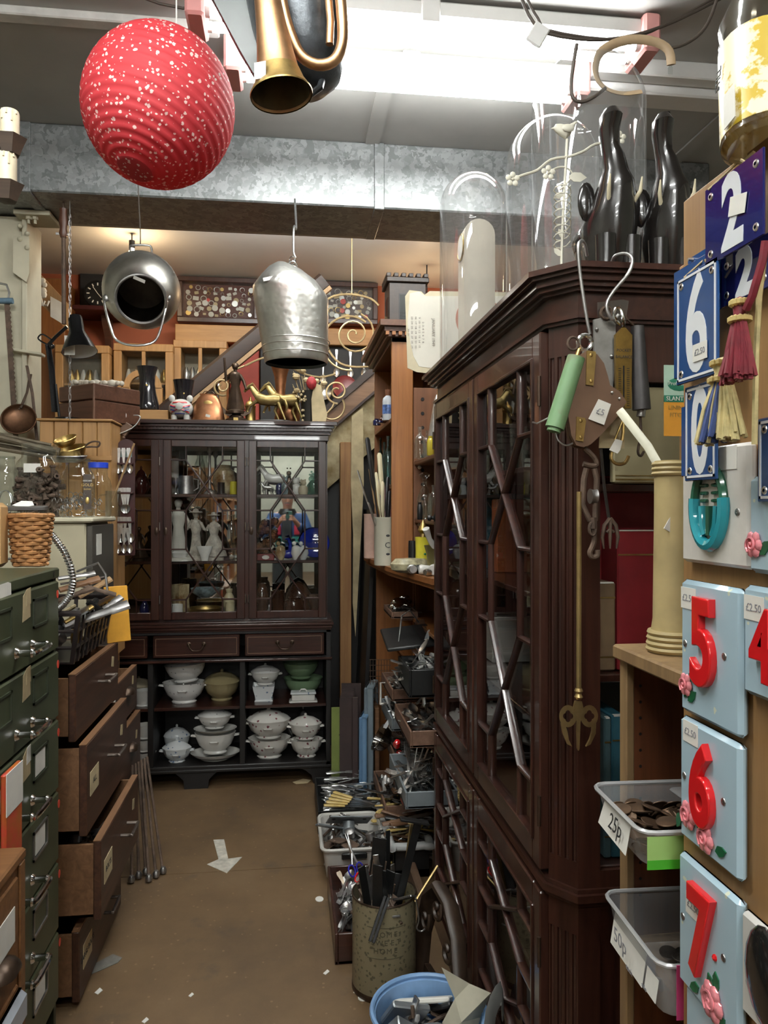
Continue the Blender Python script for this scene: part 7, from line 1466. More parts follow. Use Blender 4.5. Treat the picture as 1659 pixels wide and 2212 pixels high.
tureen('lower oval white tureen with grey sprigs stacked on the middle shelf', 398, 92, 44, YS, Z1_, GRC, n=36); tureen('upper oval white tureen tipped on the lower one', 403, 88, 38, YS, Z1_+top_of(44, YS)+.002, GRC, tilt=-5, n=36, handles=False)
tureen('round olive brown covered bowl on the middle shelf', 479, 78, 66, YS+.04, Z1_, OLV, OLV, 1.0, False)
tureen('square blue patterned dish under the grey covered dish', 570, 66, 34, YS-.01, Z1_, BLC, sq=1.0, handles=False, rz=45, n=4, foot=.8); tureen('grey white covered oval dish on the square dish', 573, 62, 46, YS-.01, Z1_+top_of(34, YS)+.001, WHITE, GRC, .75)
tureen('lower plain green bowl in the back of the shelf', 655, 84, 36, YS+.10, Z1_, GNW, sq=1, handles=False); tureen('upper plain green bowl with torn sticker', 650, 78, 34, YS+.10, Z1_+top_of(36, YS+.1)+.001, GNW, sq=1, handles=False)
t = thing('butter_dish', 'white oblong china butter dish before the green bowls', 'butter dish', (at(655, 1500, Y=4.13).x, 4.13, Z1_)); MB().bx(-.075, .075, -.04, .04, 0, .010, .004).build('plate', WHITE, t); MB().bx(-.062, .062, -.032, .032, .010, .042, .004).build('box', WHITE, t); MB().bx(-.068, .068, -.036, .036, .043, .055, .004).build('lid', BLC, t); MB().tube([(-.02, 0, .055), (-.01, 0, .066), (.01, 0, .066), (.02, 0, .055)], .004, 6).build('knob', WHITE, t)
tureen('small white enamel dish at the left of the middle shelf', 312, 44, 34, YS-.05, Z1_, WHITE, sq=.8, handles=False, foot=.8); tureen('beige lidded casserole at the left end of the middle shelf', 300, 60, 50, YS+.10, Z1_, BGW, BGW, .9, False, foot=.8)
YD = 4.16
tureen('small blue and white lidded tureen at the front of the bottom shelf', 382, 62, 50, YD-.02, Z0_, BLC, BLC, .75, True, n=8); tureen('small blue and white lidded bowl behind the first', 382, 56, 62, YD+.13, Z0_, BLC, BLC, .8, False)
tureen('large white platter at the bottom of the stacked tureens', 465, 106, 16, YD, Z0_, WHITE, sq=.75, handles=False); tureen('plain white tureen in the middle of the stack', 465, 88, 44, YD, Z0_+top_of(16, YD)-.004, WHITE, sq=.75, n=36); tureen('shallow white plate between the stacked tureens', 465, 92, 10, YD, Z0_+top_of(57, YD), WHITE, sq=.75, handles=False); tureen('small lidded white tureen topping the stack', 464, 72, 46, YD, Z0_+top_of(67, YD)+.001, GRC, GRC, .75)
tureen('lower fluted floral tureen without lid on the bottom shelf', 582, 90, 42, YD, Z0_, FLO, sq=.75, n=32, ribs=8, ra=.03); tureen('upper fluted floral tureen with pointed lid', 580, 92, 66, YD, Z0_+top_of(42, YD)+.001, FLO, FLO, .75, True, n=32, ribs=8, ra=.03)
tureen('lower small floral sauce tureen at the right of the shelf', 662, 70, 38, YD-.02, Z0_, FLO, sq=.7, n=32, ribs=8, ra=.03); tureen('upper small floral sauce tureen with lid', 660, 68, 56, YD-.02, Z0_+top_of(38, YD)+.001, FLO, FLO, .7, True, n=32, ribs=8, ra=.03)
for k, (w_, mt) in enumerate(((48, WHITE), (46, WHITE), (42, WHITE))): tureen(['bottom', 'middle', 'top'][k]+' white fluted jelly mould in the stack at the left', 312, w_, 26 if k < 2 else 30, 4.13, Z0_+k*.066, mt, sq=.85, handles=False, ribs=8, ra=.06, foot=.7, name='jelly_mould')
def teapot(label, px, y, zb, wpx, hpx, mt, name='teapot'):
    c = at(px, 1500 if zb < .8 else 1100, Y=y); m = mpp(c); w_, h = wpx*m/2, hpx*m; t = thing(name, label, 'teapot', (c.x, y, zb))
    MB().lathe([(0, 0), (w_*.5, 0), (w_*.55, h*.05), (w_*.75, h*.2), (w_*.78, h*.4), (w_*.5, h*.62), (w_*.42, h*.68)], 24).build('body', mt, t); MB().lathe([(w_*.45, h*.68), (w_*.3, h*.8), (w_*.08, h*.87), (w_*.1, h*.94), (0, h)], 20).build('lid', mt, t)
    MB().tube([(-w_*.7, 0, h*.25), (-w_*.95, 0, h*.4), (-w_*1.1, 0, h*.62)], [w_*.18, w_*.12, w_*.08], 8).build('spout', mt, t); MB().tube([(w_*.65, 0, h*.55), (w_*1.05, 0, h*.6), (w_*1.1, 0, h*.4), (w_*.72, 0, h*.22)], w_*.07, 8).build('handle', mt, t)
    return t
teapot('pewter teapot standing behind the floral sauce tureens', 655, YD+.16, Z0_, 64, 92, DULL)
# ================================================================ ornaments behind the glass of the end bookcase
YG = YU+.14
def orn(name, label, cat, px, wpx, py_top, zb, prof, mt, y=YG, n=20, **k): return lathe_thing(name, label, cat, px, y, zb, wpx, prof, mt, 'body', n, py_top=py_top, **k)
MUG = [(.95, 0), (1, .03), (.9, .5), (.92, 1)]; BOWL = [(.5, 0), (.55, .1), (.9, .5), (1, 1)]; VASE = [(.5, 0), (.6, .05), (1, .4), (.8, .7), (.45, .85), (.6, 1)]; BALL = [(.5, 0), (.9, .2), (1, .5), (.85, .8), (.55, .9), (.6, 1)]; STK_ = [(1, 0), (.9, .05), (.3, .12), (.22, .3), (.35, .4), (.22, .5), (.2, .85), (.45, .9), (.4, 1)]; CUP = [(.7, 0), (.6, .08), (.15, .15), (.15, .4), (.9, .65), (1, 1)]
AMB = mat('amber_pot', (.30, .15, .05), .2, 0, .5, 14, c2=(.50, .42, .26)); DRB = mat('brown_treacle', (.05, .022, .012), .12, 0, .3, 12, coat=.4); MRD = mat('maroon_pot', (.05, .008, .010), .15, coat=.4, var=.2); MRB = mat('marbled', (.16, .21, .22), .3, 0, .6, 30); BSQ = mat('bisque', (.36, .33, .28), .6, 0, .35, 30); CRJ = mat('cream_jug', (.55, .48, .30), .3)
t, w_, h = orn('pewter_tankard', 'pewter tankard with handle on the top shelf', 'tankard', 402, 34, 1028, SH1, MUG, DULL); MB().tube([(w_*.9, 0, h*.85), (w_*1.5, 0, h*.8), (w_*1.5, 0, h*.35), (w_*.95, 0, h*.2)], .004, 6).build('handle', DULL, t)
orn('silver_goblet', 'small silver goblet beside the pewter tankard', 'goblet', 379, 18, 1032, SH1, CUP, STEEL); orn('white_mug', 'tall white vase at the left of the top shelf', 'vase', 376, 22, 990, SH1, MUG, WHITE, YG+.07)
orn('pewter_candlestick', 'tall pewter candlestick in the middle of the top shelf', 'candlestick', 453, 26, 965, SH1, STK_, DULL); orn('amber_jug', 'round amber and cream pottery jug on the top shelf', 'jug', 484, 50, 1005, SH1, BALL, AMB, YG+.03); orn('miniature_top_hat', 'miniature black top hat on the top shelf', 'top hat', 478, 24, 1042, SH1, [(1, 0), (.98, .05), (.62, .1), (.6, .9), (.66, 1)], BLACKM, YG-.04); orn('yellow_cup', 'tiny yellow cup at the end of the top shelf', 'cup', 504, 16, 1040, SH1, MUG, YEL, YG-.03)
teapot('dark maroon teapot behind the left bookcase door', 305, YG, SH1, 46, 62, MRD); orn('clear_decanter', 'clear decanter on the top shelf behind the candlestick', 'decanter', 432, 28, 975, SH1, VASE, JAR, YG+.06)
figure('bisque_figurine', 'white bisque lady on tall plinth on the middle shelf', 'figurine', 385, YG, SH2, 1072, mat('white_bisque', (.50, .48, .42), .5, 0, .1), .30, base=.55); figure('bisque_figurine', 'bisque boy playing a flute on the middle shelf', 'figurine', 423, YG-.02, SH2, 1098, BSQ, .26, ((-.1, .78), (.12, .76)), .34, hat=True); figure('bisque_figurine', 'bisque girl in wide skirt facing the boy', 'figurine', 462, YG-.02, SH2, 1105, BSQ, .5, ((-.2, .62), (.2, .7)), .34, hat=True)
orn('boat_shaped_dish', 'low white boat shaped dish at the front of the middle shelf', 'dish', 442, 36, 1180, SH2, [(.4, 0), (.5, .3), (1, 1)], WHITE, YG-.08, sq=.5); orn('scrolled_stand', 'white scrolled stand under the bisque lady', 'stand', 388, 40, 1190, SH2, [(1, 0), (.7, .3), (.9, .8), (.6, 1)], WHITE, YG-.09, sq=.5); orn('glass_carafe', 'clear glass carafe by the right edge of the middle door', 'carafe', 500, 24, 1112, SH2, VASE, JAR); orn('tall_glass_vase', 'tall clear glass vase behind the bisque pair', 'vase', 446, 22, 1078, SH2, MUG, JAR, YG+.07)
orn('leaf_jug', 'cream and brown maple leaf jug on the bottom shelf', 'jug', 390, 40, 1262, SH0, MUG, AMB, n=4); orn('marbled_bowl', 'blue grey marbled bowl standing on the brass planter', 'bowl', 443, 62, 1270, SH0+.10, BOWL, MRB); orn('brass_planter', 'oval brass planter carrying the marbled bowl', 'planter', 443, 74, 1312, SH0, [(.8, 0), (.9, .1), (.95, .8), (1, 1)], BRASS); orn('cream_jug', 'slender cream jug at the right of the bottom shelf', 'jug', 495, 26, 1272, SH0, VASE, CRJ); orn('white_stacked_cup', 'white ribbed cup at the front of the bottom shelf', 'cup', 383, 26, 1305, SH0, MUG, WHITE, YG-.08); orn('cream_beaker', 'cream beaker below the slender jug', 'beaker', 497, 22, 1300, SH0, MUG, CRJ, YG-.08)
horse('ceramic_horse', 'white glazed pottery horse on the top shelf of the right-hand door', 590, YG, SH1, 1003, WHITE, 180); horse('ceramic_pony', 'small grey pottery pony before the white horse', 576, YG-.07, SH1, 1040, DULL, 180)
for k, (px, wp, pt_, mt) in enumerate(((603, 16, 1030, COB), (617, 20, 1028, MRB), (640, 26, 1032, WHITE), (655, 22, 1036, BGW), (678, 26, 1018, AQ), (624, 18, 1010, BRONZE))):
    t, w_, h = orn('animal_ornament', ['cobalt blue', 'marbled blue', 'white pig shaped', 'beige owl shaped', 'pale aqua', 'tall dark'][k]+' ornament on the top shelf of the right door', 'ornament', px, wp, pt_, SH1, [(.8, 0), (1, .2), (.9, .5), (.5, .62)], mt, YG-.03*(k % 2)); MB().ball((0, -w_*.2, h*.78), w_*.62, 12).build('head', mt, t); [MB().ball((s*w_*.38, 0, h*.97), w_*.2, 8).build('ear', mt, t) for s in (-1, 1)]
ROCK = mat('treacle_carving', (.10, .045, .02), .2, 0, .6, 40, 1, 60, coat=.3)
q = thing('carved_brown_panel', 'brown glossy carved figure group on the middle shelf', 'carving', (at(575, 1100, Y=YG).x, YG, SH2)); random.seed(8)
for k in range(26): MB().ball((random.uniform(-.045, .045), random.uniform(-.02, .02), .014+.20*k/26), random.uniform(.016, .026), 8).build('carved_lobe', ROCK, q)
BLG2 = mat('blue_art_glass', (.01, .02, .22), .06, 0, .3, coat=.5)
bd = thing('blue_glass_bird', 'deep blue glass bird with raised neck on the middle shelf', 'glass bird', (at(622, 1100, Y=YG).x, YG-.05, SH2)); MB().ball((0, 0, .03), .03, 14, (1.3, .8, .8)).build('body', BLG2, bd); MB().tube([(.01, 0, .045), (.012, 0, .09), (.0, 0, .115), (-.016, 0, .112)], [.012, .009, .009, .003], 8).build('neck', BLG2, bd)
for k, px in enumerate((606, 640, 655)): t, w_, h = orn('china_bird', ['brown speckled', 'white', 'pale blue'][k]+' china bird on the middle shelf', 'china bird', px, 24, 1170, SH2, [(.5, 0), (1, .35), (.8, .7), (.3, .8)], [AMB, WHITE, BLC][k], YG-.06); MB().ball((-w_*.4, 0, h*.9), w_*.42, 10).build('head', [AMB, WHITE, BLC][k], t)
pl_ = thing('blue_plate', 'dark blue plate propped at the right end of the middle shelf', 'plate', M=T(at(680, 1100, Y=YG).x, YG+.06, SH2+.085) @ RX(75)); MB().lathe([(0, 0), (.05, 0), (.085, .012), (.083, .015), (.05, .003), (0, .003)], 28).build('dish', BLG2, pl_)
bxr = thing('red_trinket_box', 'red box with oval white label at the front of the middle shelf', 'box', (at(575, 1100, Y=YG).x, YG-.09, SH2)); MB().bx(-.045, .045, -.02, .02, 0, .035, .003).build('case', mat('red_box', (.14, .01, .012), .4), bxr); MB().ball((0, -.021, .018), .014, 12, (1.4, .1, .8)).build('oval_label', PAPER, bxr)
for k, (px, wp, pt_, pr) in enumerate(((645, 66, 1255, [(1, 0), (.98, .2), (.8, .6), (.4, .9), (.05, 1)]), (635, 50, 1290, BALL), (600, 32, 1275, MUG), (566, 30, 1260, BALL), (680, 34, 1285, BOWL))): orn('treacle_pot', ['domed brown dish cover', 'round brown treacle pot', 'brown beaker', 'dark bulbous pot', 'brown bowl'][k]+' on the bottom shelf of the right door', 'pot', px, wp, pt_, SH0, pr, DRB, YG+(.05 if k == 0 else -.03))
orn('blue_bottle', 'small blue bottle behind the left bookcase door', 'bottle', 312, 22, 1295, SH0, VASE, COB, YG-.06); figure('bronze_group', 'dark bronze figure behind the left bookcase door', 'figurine', 300, YG, SH2, 1135, BRONZE, .5)
# things inside the tall bookcase on the right
for k, (y, z, s, mt, lb) in enumerate(((1.62, 1.26, (.03, .16, .26), MATS['red_cloth'], 'red box file standing behind the nearest glazed door'), (1.86, .98, (.02, .10, .20), mat('tin_gold', (.25, .19, .06), .4, .3, .4, 30), 'gold and green printed tin behind the nearest glazed door'), (1.86, 1.26, (.02, .09, .12), CARD, 'cream card box on the upper shelf behind the near door'), (2.25, 1.26, (.03, .06, .22), mat('orange_box', (.4, .1, .03), .5), 'orange spined box behind the far glazed door'), (2.40, 1.26, (.03, .05, .24), MATS['teal_cloth'], 'teal book behind the far glazed door'), (2.33, .98, (.03, .12, .14), WHITE, 'white box behind the far glazed door'), (1.75, .42, (.05, .14, .16), CARD, 'brown parcel on the low shelf behind the near door'))): one('boxed_item', MB().bx(0, .16, -s[1]/2, s[1]/2, 0, s[2], .003), mt, lb, 'box', T(RXF+.10, y, z))
for k in range(9): y = 1.60+.11*k; r_ = .02+.006*(k % 3); one('glass_tumbler', MB().wall([(r_*.8, 0), (r_, .1+.02*(k % 2))], 16, None, .002), JAR, ['first', 'second', 'third', 'fourth', 'fifth', 'sixth', 'seventh', 'eighth', 'ninth'][k]+' drinking glass from the near end on the tall bookcase shelf', 'glass', T(RXF+.07, y, 1.551), 'glasses in the tall bookcase')
# ================================================================ crate of tools on the wooden chest
cr = thing('plastic_crate', 'black openwork plastic crate of old tools on the tall chest', 'crate', M=T(-.74, 2.585, .9862) @ RZ(0)); CB_ = mat('black_plastic', (.018, .013, .012), .35)
def crate_ring(w_, l, z): return [(-w_, -l, z), (w_, -l, z), (w_, l, z), (-w_, l, z)]
hC = .155
MB().bx(-.10, .10, -.20, .20, 0, .006).build('base', CB_, cr)
for s in (-1, 1):
    for k in range(9): y = -.2+.05*k; MB().loft([[(s*.10, y-.006, 0), (s*.106, y-.006, 0), (s*.106, y+.006, 0), (s*.10, y+.006, 0)], [(s*.125, y*1.1-.006, hC), (s*.131, y*1.1-.006, hC), (s*.131, y*1.1+.006, hC), (s*.125, y*1.1+.006, hC)]]).build('rib', CB_, cr)
    for k in range(5): x = -.1+.05*k; MB().loft([[(x-.006, s*.2, 0), (x+.006, s*.2, 0), (x+.006, s*.206, 0), (x-.006, s*.206, 0)], [(x*1.25-.006, s*.225, hC), (x*1.25+.006, s*.225, hC), (x*1.25+.006, s*.231, hC), (x*1.25-.006, s*.231, hC)]]).build('rib', CB_, cr)
for z, g in ((.05, .008), (.10, .016), (hC, .027)): MB().tube([(-.10-g, -.20-g, z), (.10+g, -.20-g, z), (.10+g, .20+g, z), (-.10-g, .20+g, z)], .006 if z < hC else .010, 6, closed=True).build('hoop', CB_, cr)
tools = [('long brown wooden handle lying across the crate', (128, 1275), (215, 1250), 2.42, .014, STW), ('second rusty pipe in the crate', (120, 1300), (200, 1270), 2.5, .012, IRON), ('grey steel pipe poking out of the crate', (125, 1250), (205, 1238), 2.62, .011, DULL), ('flat iron bar lying on the crate rim', (140, 1352), (278, 1305), 2.44, .019, DULL), ('black rubber hose end in the crate', (180, 1330), (205, 1300), 2.5, .022, BLACKM), ('brass tap fitting in the crate', (140, 1345), (200, 1310), 2.4, .010, BRASS), ('rusty hinge strap in the crate', (160, 1260), (250, 1285), 2.6, .010, IRON), ('chrome rod lying in the crate', (130, 1262), (225, 1246), 2.7, .006, CHROME), ('wooden mallet handle in the crate', (170, 1290), (240, 1250), 2.65, .013, RAW), ('black flat bracket in the crate', (190, 1300), (236, 1330), 2.5, .012, BLACKM), ('dark steel angle in the crate', (205, 1330), (262, 1290), 2.55, .015, DULL), ('tan leather strap end in the crate', (125, 1330), (160, 1310), 2.45, .012, CARD)]
for lb, a, b_, y, r_, mt in tools: p0, p1 = at(*a, Y=y), at(*b_, Y=y+.06); one('old_tool', MB().tube([p0, p0+(p1-p0)*.1, p0+(p1-p0)*.7, p0+(p1-p0)*.72, p1], [r_*.8, r_*.8, r_*.8, r_, r_], 8, flat=.55), mt, lb, 'tool', None, 'old tools in the black crate')
random.seed(21)
for k in range(26): x, y = random.uniform(-.83, -.65), random.uniform(2.42, 2.76); one('loose_fitting', MB().lathe([(.008, 0), (.02, .004), (.018, .03), (.012, .05)], 10), random.choice([IRON, DULL, BRASS, BLACKM]), 'loose metal fitting lying deep in the black crate', 'fitting', T(x, y, 1.0+.10*random.random()) @ RX(random.uniform(0, 180)) @ RZ(random.uniform(0, 90)), 'loose fittings in the black crate')
hsp = [(104, 1148), (120, 1165), (138, 1190), (152, 1222), (158, 1255), (152, 1285), (138, 1305), (122, 1318)]
ho = thing('ribbed_steel_hoop', 'curved ribbed chrome tube arching out of the crate', 'tube', (0, 0, 0)); PH_ = [at(x, y, Y=2.36) for x, y in hsp]
MB().tube(PH_, .009, 10).build('tube', CHROME, ho)
for k in range(len(PH_)-1):
    for j in range(5): p = PH_[k].lerp(PH_[k+1], j/5); MB().lathe([(.008, -.004), (.0115, 0), (.008, .004)], 10, T(p) @ AZ(PH_[k+1]-PH_[k]), caps=False).build('rib_ring', STEEL, ho)
one('orange_envelope', MB().bx(0, .09, 0, .006, 0, .20, .002), mat('orange_paper', (.62, .30, .03), .6), 'orange padded envelope tucked beside the crate', 'envelope', T(-.63, 2.80, .975) @ RZ(40) @ RX(-8)); one('bent_wire', MB().tube([at(*p, Y=2.66) for p in ((165, 1235), (212, 1216), (228, 1240), (232, 1275))], .004, 6), DULL, 'bent wire hoop standing in the crate', 'wire')
for k in range(6): a = Vector((-.60+.022*k, 3.06+.03*(k % 3), .004)); b_ = Vector((-.632+.008*k, 3.24+.02*k, .40)); t = thing('stair_rod', 'thin brown rod leaning against the lower chest', 'rod', (0, 0, 0), 0, 'rods leaning by the lower chest'); MB().cyl(a, b_, .0058, n=8).build('shaft', IRON, t); MB().lathe([(0, 0), (.012, .002), (.014, .014), (.008, .026)], 10, T(a)).build('knob', DULL, t)
one('brass_lamp_part', MB().lathe([(.03, 0), (.035, .01), (.02, .02), (.03, .03), (.012, .05)], 16), BRASS, 'brass lamp fitting on the lower chest top', 'fitting', T(-.72, 2.93, .785))
# ================================================================ piles of cutlery and hardware on the right
def pile(meshes, n, x0, x1, y0, y1, z, label, cat, group, name, spread=20, base=90, dz=.035, tilt=10, seed=1, up=0, off=.1):
    random.seed(seed)
    for k in range(n): tag(inst(name, meshes[k % len(meshes)], T(random.uniform(x0, x1), random.uniform(y0, y1), z+dz*k/n) @ RZ(base+random.gauss(0, spread)+(180 if random.random() < .3 else 0)) @ RY(random.gauss(-up, tilt)) @ RX(random.uniform(-25, 25)) @ T(-off, 0, 0)), label, cat, group)
def tray(name, label, x0, x1, y0, y1, z0, h, mt, th=.008):
    t = thing(name, label, 'tray', (0, 0, 0)); MB().bx(x0, x1, y0, y1, z0, z0+th).build('base', mt, t); MB().bx(x0, x0+th, y0, y1, z0, z0+h, .002).build('aisle_side', mt, t); MB().bx(x1-th, x1, y0, y1, z0, z0+h, .002).build('inner_side', mt, t); MB().bx(x0+th, x1-th, y0, y0+th, z0, z0+h, .002).build('near_end', mt, t); MB().bx(x0+th, x1-th, y1-th, y1, z0, z0+h, .002).build('far_end', mt, t); return t
TW = wood('tray_wood', (.10, .05, .03), (.20, .11, .07), .6, 'y'); GP = mat('grey_tray', (.16, .18, .19), .5)
def ptr(label, px, py, y0, y1, w_, h, mt, x_in=.585, name='cutlery_tray'):
    c = at(px, py, Y=y0); x0 = c.x; z1 = c.z; t = tray(name, label, x0, x0+w_, y0, y1, z1-h, h, mt); MB().bx(x0+w_*.4, max(x_in, x0+w_)+.01, y0+.03, y1-.03, z1-h-.015, z1-h, .002).build('support_ledge', TW, t); return x0, z1-h
def fill(box, meshes, n, w_, y0, y1, lb, cat, nm, seed, **k): pile(meshes, n, box[0]+.02, box[0]+w_-.02, y0+.10, y1-.10, box[1]+.012, lb, cat, lb.split(' in ', 1)[-1]+' contents', nm, seed=seed, base=90, **k)
A_ = ptr('small wooden tray of bright steel bits highest under the counter', 846, 1322, 3.38, 3.66, .12, .03, TW); fill(A_, [TEASP, SPOON_D], 14, .12, 3.38, 3.66, 'teaspoon in the highest wooden tray', 'spoon', 'teaspoon', 1)
for k in range(4): one('steel_scoop', MB().ball((0, 0, 0), .03, 12, (1.2, 1, .5)), CHROME, ['first', 'second', 'third', 'fourth'][k]+' chrome scoop head in the highest wooden tray', 'scoop', T(A_[0]+.03+.02*k, 3.46+.04*k, A_[1]+.045+.012*(k % 2)) @ RX(40*k))
A_ = ptr('deep black plastic bin of cutlery under the counter end', 884, 1448, 2.74, 3.02, .17, .10, BLACKM, name='black_bin'); fill(A_, [SPOON, FORK, KN_S], 30, .17, 2.74, 3.06, 'bright cutlery piece in the deep black bin', 'cutlery', 'loose_cutlery', 2, dz=.11, tilt=28, up=15, spread=50)
one('black_lid_tray', MB().bx(0, .20, 0, .24, 0, .015, .004), BLACKM, 'shallow black tray tilted over the deep bin', 'tray', T(A_[0]-.05, 2.96, A_[1]+.125) @ RX(10) @ RY(-6)); one('serving_tongs', MB().tube([at(862, 1385, Y=2.98), at(868, 1330, Y=2.97), at(885, 1318, Y=2.96), at(905, 1345, Y=2.95)], .006, 6, flat=.4), STEEL, 'steel serving tongs hooked over the black bin', 'tongs')
one('polythene_packet', MB().prism([(0, 0), (.03, -.05), (.06, -.04), (.04, .03), (.01, .03)], 0, .006, T(at(893, 1355, Y=2.88)) @ FACE), glass('cello', (.8, .84, .88), .2, .6, .15), 'crumpled clear packet on the black bin', 'packet')
A_ = ptr('second wooden tray of steel whisks and tools', 847, 1490, 3.26, 3.62, .13, .05, TW); fill(A_, [TEASP, FORK, SPOON_D], 26, .13, 3.26, 3.62, 'steel utensil in the second wooden tray', 'utensil', 'steel_utensil', 3, dz=.05, tilt=18)
one('red_bowl', MB().wall([(.01, 0), (.03, .012), (.038, .03)], 20), RED, 'small red bowl beside the second wooden tray', 'bowl', T(at(888, 1450, Y=3.1)) @ RX(60))
A_ = ptr('wide brown wooden drawer of large serving spoons', 886, 1580, 2.72, 3.12, .16, .06, TW); fill(A_, [SPOON, SPOON_D], 30, .16, 2.72, 3.12, 'serving spoon in the wide brown drawer', 'spoon', 'serving_spoon', 4, dz=.06, tilt=15)
A_ = ptr('grey blue plastic tray of mixed spoons', 846, 1552, 3.28, 3.64, .13, .055, GP); fill(A_, [SPOON, TEASP], 28, .13, 3.28, 3.64, 'bright spoon in the grey blue tray', 'spoon', 'mixed_spoon', 5, dz=.06, tilt=22)
t = thing('white_grater', 'white plastic handled grater hanging before the grey tray', 'grater', (0, 0, 0)); c = at(838, 1497, Y=3.5); MB().tube([c+Vector((x*.034, 0, z*.048)) for x, z in ((-1, -1), (-1, 1), (.3, 1), (.4, .6), (.3, .2), (.4, -.2), (.3, -.6), (.3, -1))], .008, 6, closed=True, flat=.5).build('handle_frame', PAPER, t)
A_ = ptr('third wooden tray of dark forks', 852, 1632, 3.24, 3.60, .14, .045, TW); fill(A_, [FORK_D, FORK], 32, .14, 3.24, 3.60, 'dark fork in the third wooden tray', 'fork', 'table_fork', 6, dz=.05, tilt=16)
A_ = ptr('long grey tray heaped with silver plated forks', 876, 1712, 2.70, 3.14, .17, .06, GP); fill(A_, [FORK, FORK, FORK_D], 46, .17, 2.70, 3.14, 'silver fork in the long grey tray', 'fork', 'silver_fork', 7, dz=.10, tilt=18, up=8, spread=28)
for k in range(4): tag(inst('silver_fork', FORK, T(A_[0]+.05+.02*k, 2.86+.03*k, A_[1]+.06) @ RY(-80+6*k) @ RX(12*k)), ['tall upright fork nearest the bookcase', 'second upright fork', 'third upright fork', 'farthest upright fork'][k]+' standing in the long grey tray', 'fork')
A_ = ptr('lowest wooden tray of corkscrews and small tools', 832, 1742, 3.16, 3.60, .13, .05, TW); fill(A_, [TEASP, KN_W, SPOON_D], 26, .13, 3.16, 3.60, 'small tool in the lowest wooden tray', 'tool', 'small_tool', 8, dz=.05, tilt=16)
for k, (px, py, mt) in enumerate(((856, 1612, RED), (862, 1630, RED), (884, 1690, mat('green_toy', (.05, .3, .12), .4)), (872, 1720, mat('rust_toy', (.3, .07, .04), .5)))): one('bottle_opener', MB().lathe([(0, 0), (.014, .004), (.018, .02), (.012, .045), (0, .05)], 12), mt, ['red plastic bottle stopper above the lowest tray', 'second red plastic stopper in the lowest tray', 'green plastic gadget in the lowest tray', 'rust coloured wooden gadget in the lowest tray'][k], 'gadget', T(at(px, py, Y=3.2)) @ RX(50+20*k))
one('plastic_colander', MB().wall([(.02, 0), (.05, .02), (.065, .06)], 24), glass('smoke_plastic', (.5, .48, .44), .15, .5, .1), 'smoky plastic bowl standing on edge beside the trays', 'bowl', T(at(842, 1605, Y=3.40)) @ RY(-60))
# floor level
DT = tray('knife_tray', 'black divided tray of steel knives on the floor by the dresser', .135, .42, 3.42, 3.86, 0, .10, BLACKM)
pile([KN_S, KN_S, SPOON, FORK], 70, .26, .31, 3.46, 3.82, .02, 'steel knife lying in the black floor tray', 'knife', 'knives in the black floor tray', 'table_knife', 8, 0, .12, 6, 31)
pile([KN_B], 12, .28, .32, 3.48, 3.62, .11, 'black handled knife on top of the black floor tray', 'knife', 'black handled knives on the floor tray', 'black_knife', 10, 170, .03, 4, 32)
for k in range(5): tag(inst('bone_knife', KN_Y, T(.16+.012*k, 3.40+.022*k, .135+.006*k) @ RZ(8-9*k) @ RY(8)), ['lowest', 'second', 'middle', 'fourth', 'topmost'][k]+' yellow bone handled knife fanned at the front of the floor tray', 'knife')
wbx = thing('white_plastic_box', 'pale plastic storage box full of old hinges and metal parts on the floor', 'storage box', (.258, 3.14, 0)); WPB = mat('milky_plastic', (.52, .50, .46), .4, 0, .05)
def rr(w_, l, z, c=.03): return [(sx*(w_-c)+c*math.cos(R(s0+30*k)), sy*(l-c)+c*math.sin(R(s0+30*k)), z) for sx, sy, s0 in ((1, 1, 0), (-1, 1, 90), (-1, -1, 180), (1, -1, 270)) for k in range(4)]
MB().loft([rr(.105, .15, 0), rr(.122, .175, .125), rr(.117, .17, .125), rr(.102, .147, .006)]).build('shell', WPB, wbx); MB().tube(rr(.125, .178, .126), .007, 6, closed=True).build('rim', WPB, wbx); MB().bx(-.05, .05, -.186, -.176, .09, .115, .004).build('grip', BLACKM, wbx)
random.seed(12); ZN = mat('zinc_plate', (.26, .28, .29), .45, .5, .2, 25)
HG = [MB().bx(-.04, .04, -.025, .025, 0, .004, .001).mesh('hinge', IRON), MB().bx(-.05, .05, -.012, .012, 0, .006, .001).mesh('hinge', DULL), MB().lathe([(.012, 0), (.02, .004), (.02, .03), (.012, .034)], 12).mesh('hinge', DULL), MB().tube([(-.06, 0, 0), (.06, 0, 0), (.07, 0, .02)], .005, 6).mesh('hinge', IRON)]
pile(HG, 44, .17, .34, 3.01, 3.28, .03, 'rusty metal part in the pale plastic box', 'metal part', 'metal parts in the pale box', 'metal_part', 80, 0, .11, 25, 13, off=0)
zb_ = thing('zinc_gate_bracket', 'large zinc bracket with round boss lying on the pale box', 'bracket', M=T(.25, 3.14, .165) @ RX(52) @ RY(10)); MB().bx(-.09, .09, 0, .006, -.035, .055, .002).build('plate', ZN, zb_)
for x in (-.07, .06): MB().cyl((x, -.002, .03), (x, .0, .03), .008, n=10).build('bolt_hole', BLK, zb_)
MB().cyl((0, 0, 0), (0, -.05, -.01), .025, n=16).build('boss', ZN, zb_); MB().cyl((0, -.02, -.005), (.08, -.06, -.03), .012, n=10).build('pin', STEEL, zb_); MB().bx(-.15, .11, -.03, -.022, -.03, -.01, .002, RY(25)).build('strap', ZN, zb_)
db2 = tray('loose_wooden_box', 'red brown wooden drawer of scissors and cutlery on the floor', .150, .315, 2.43, 2.90, 0, .098, MAHRX, .010)
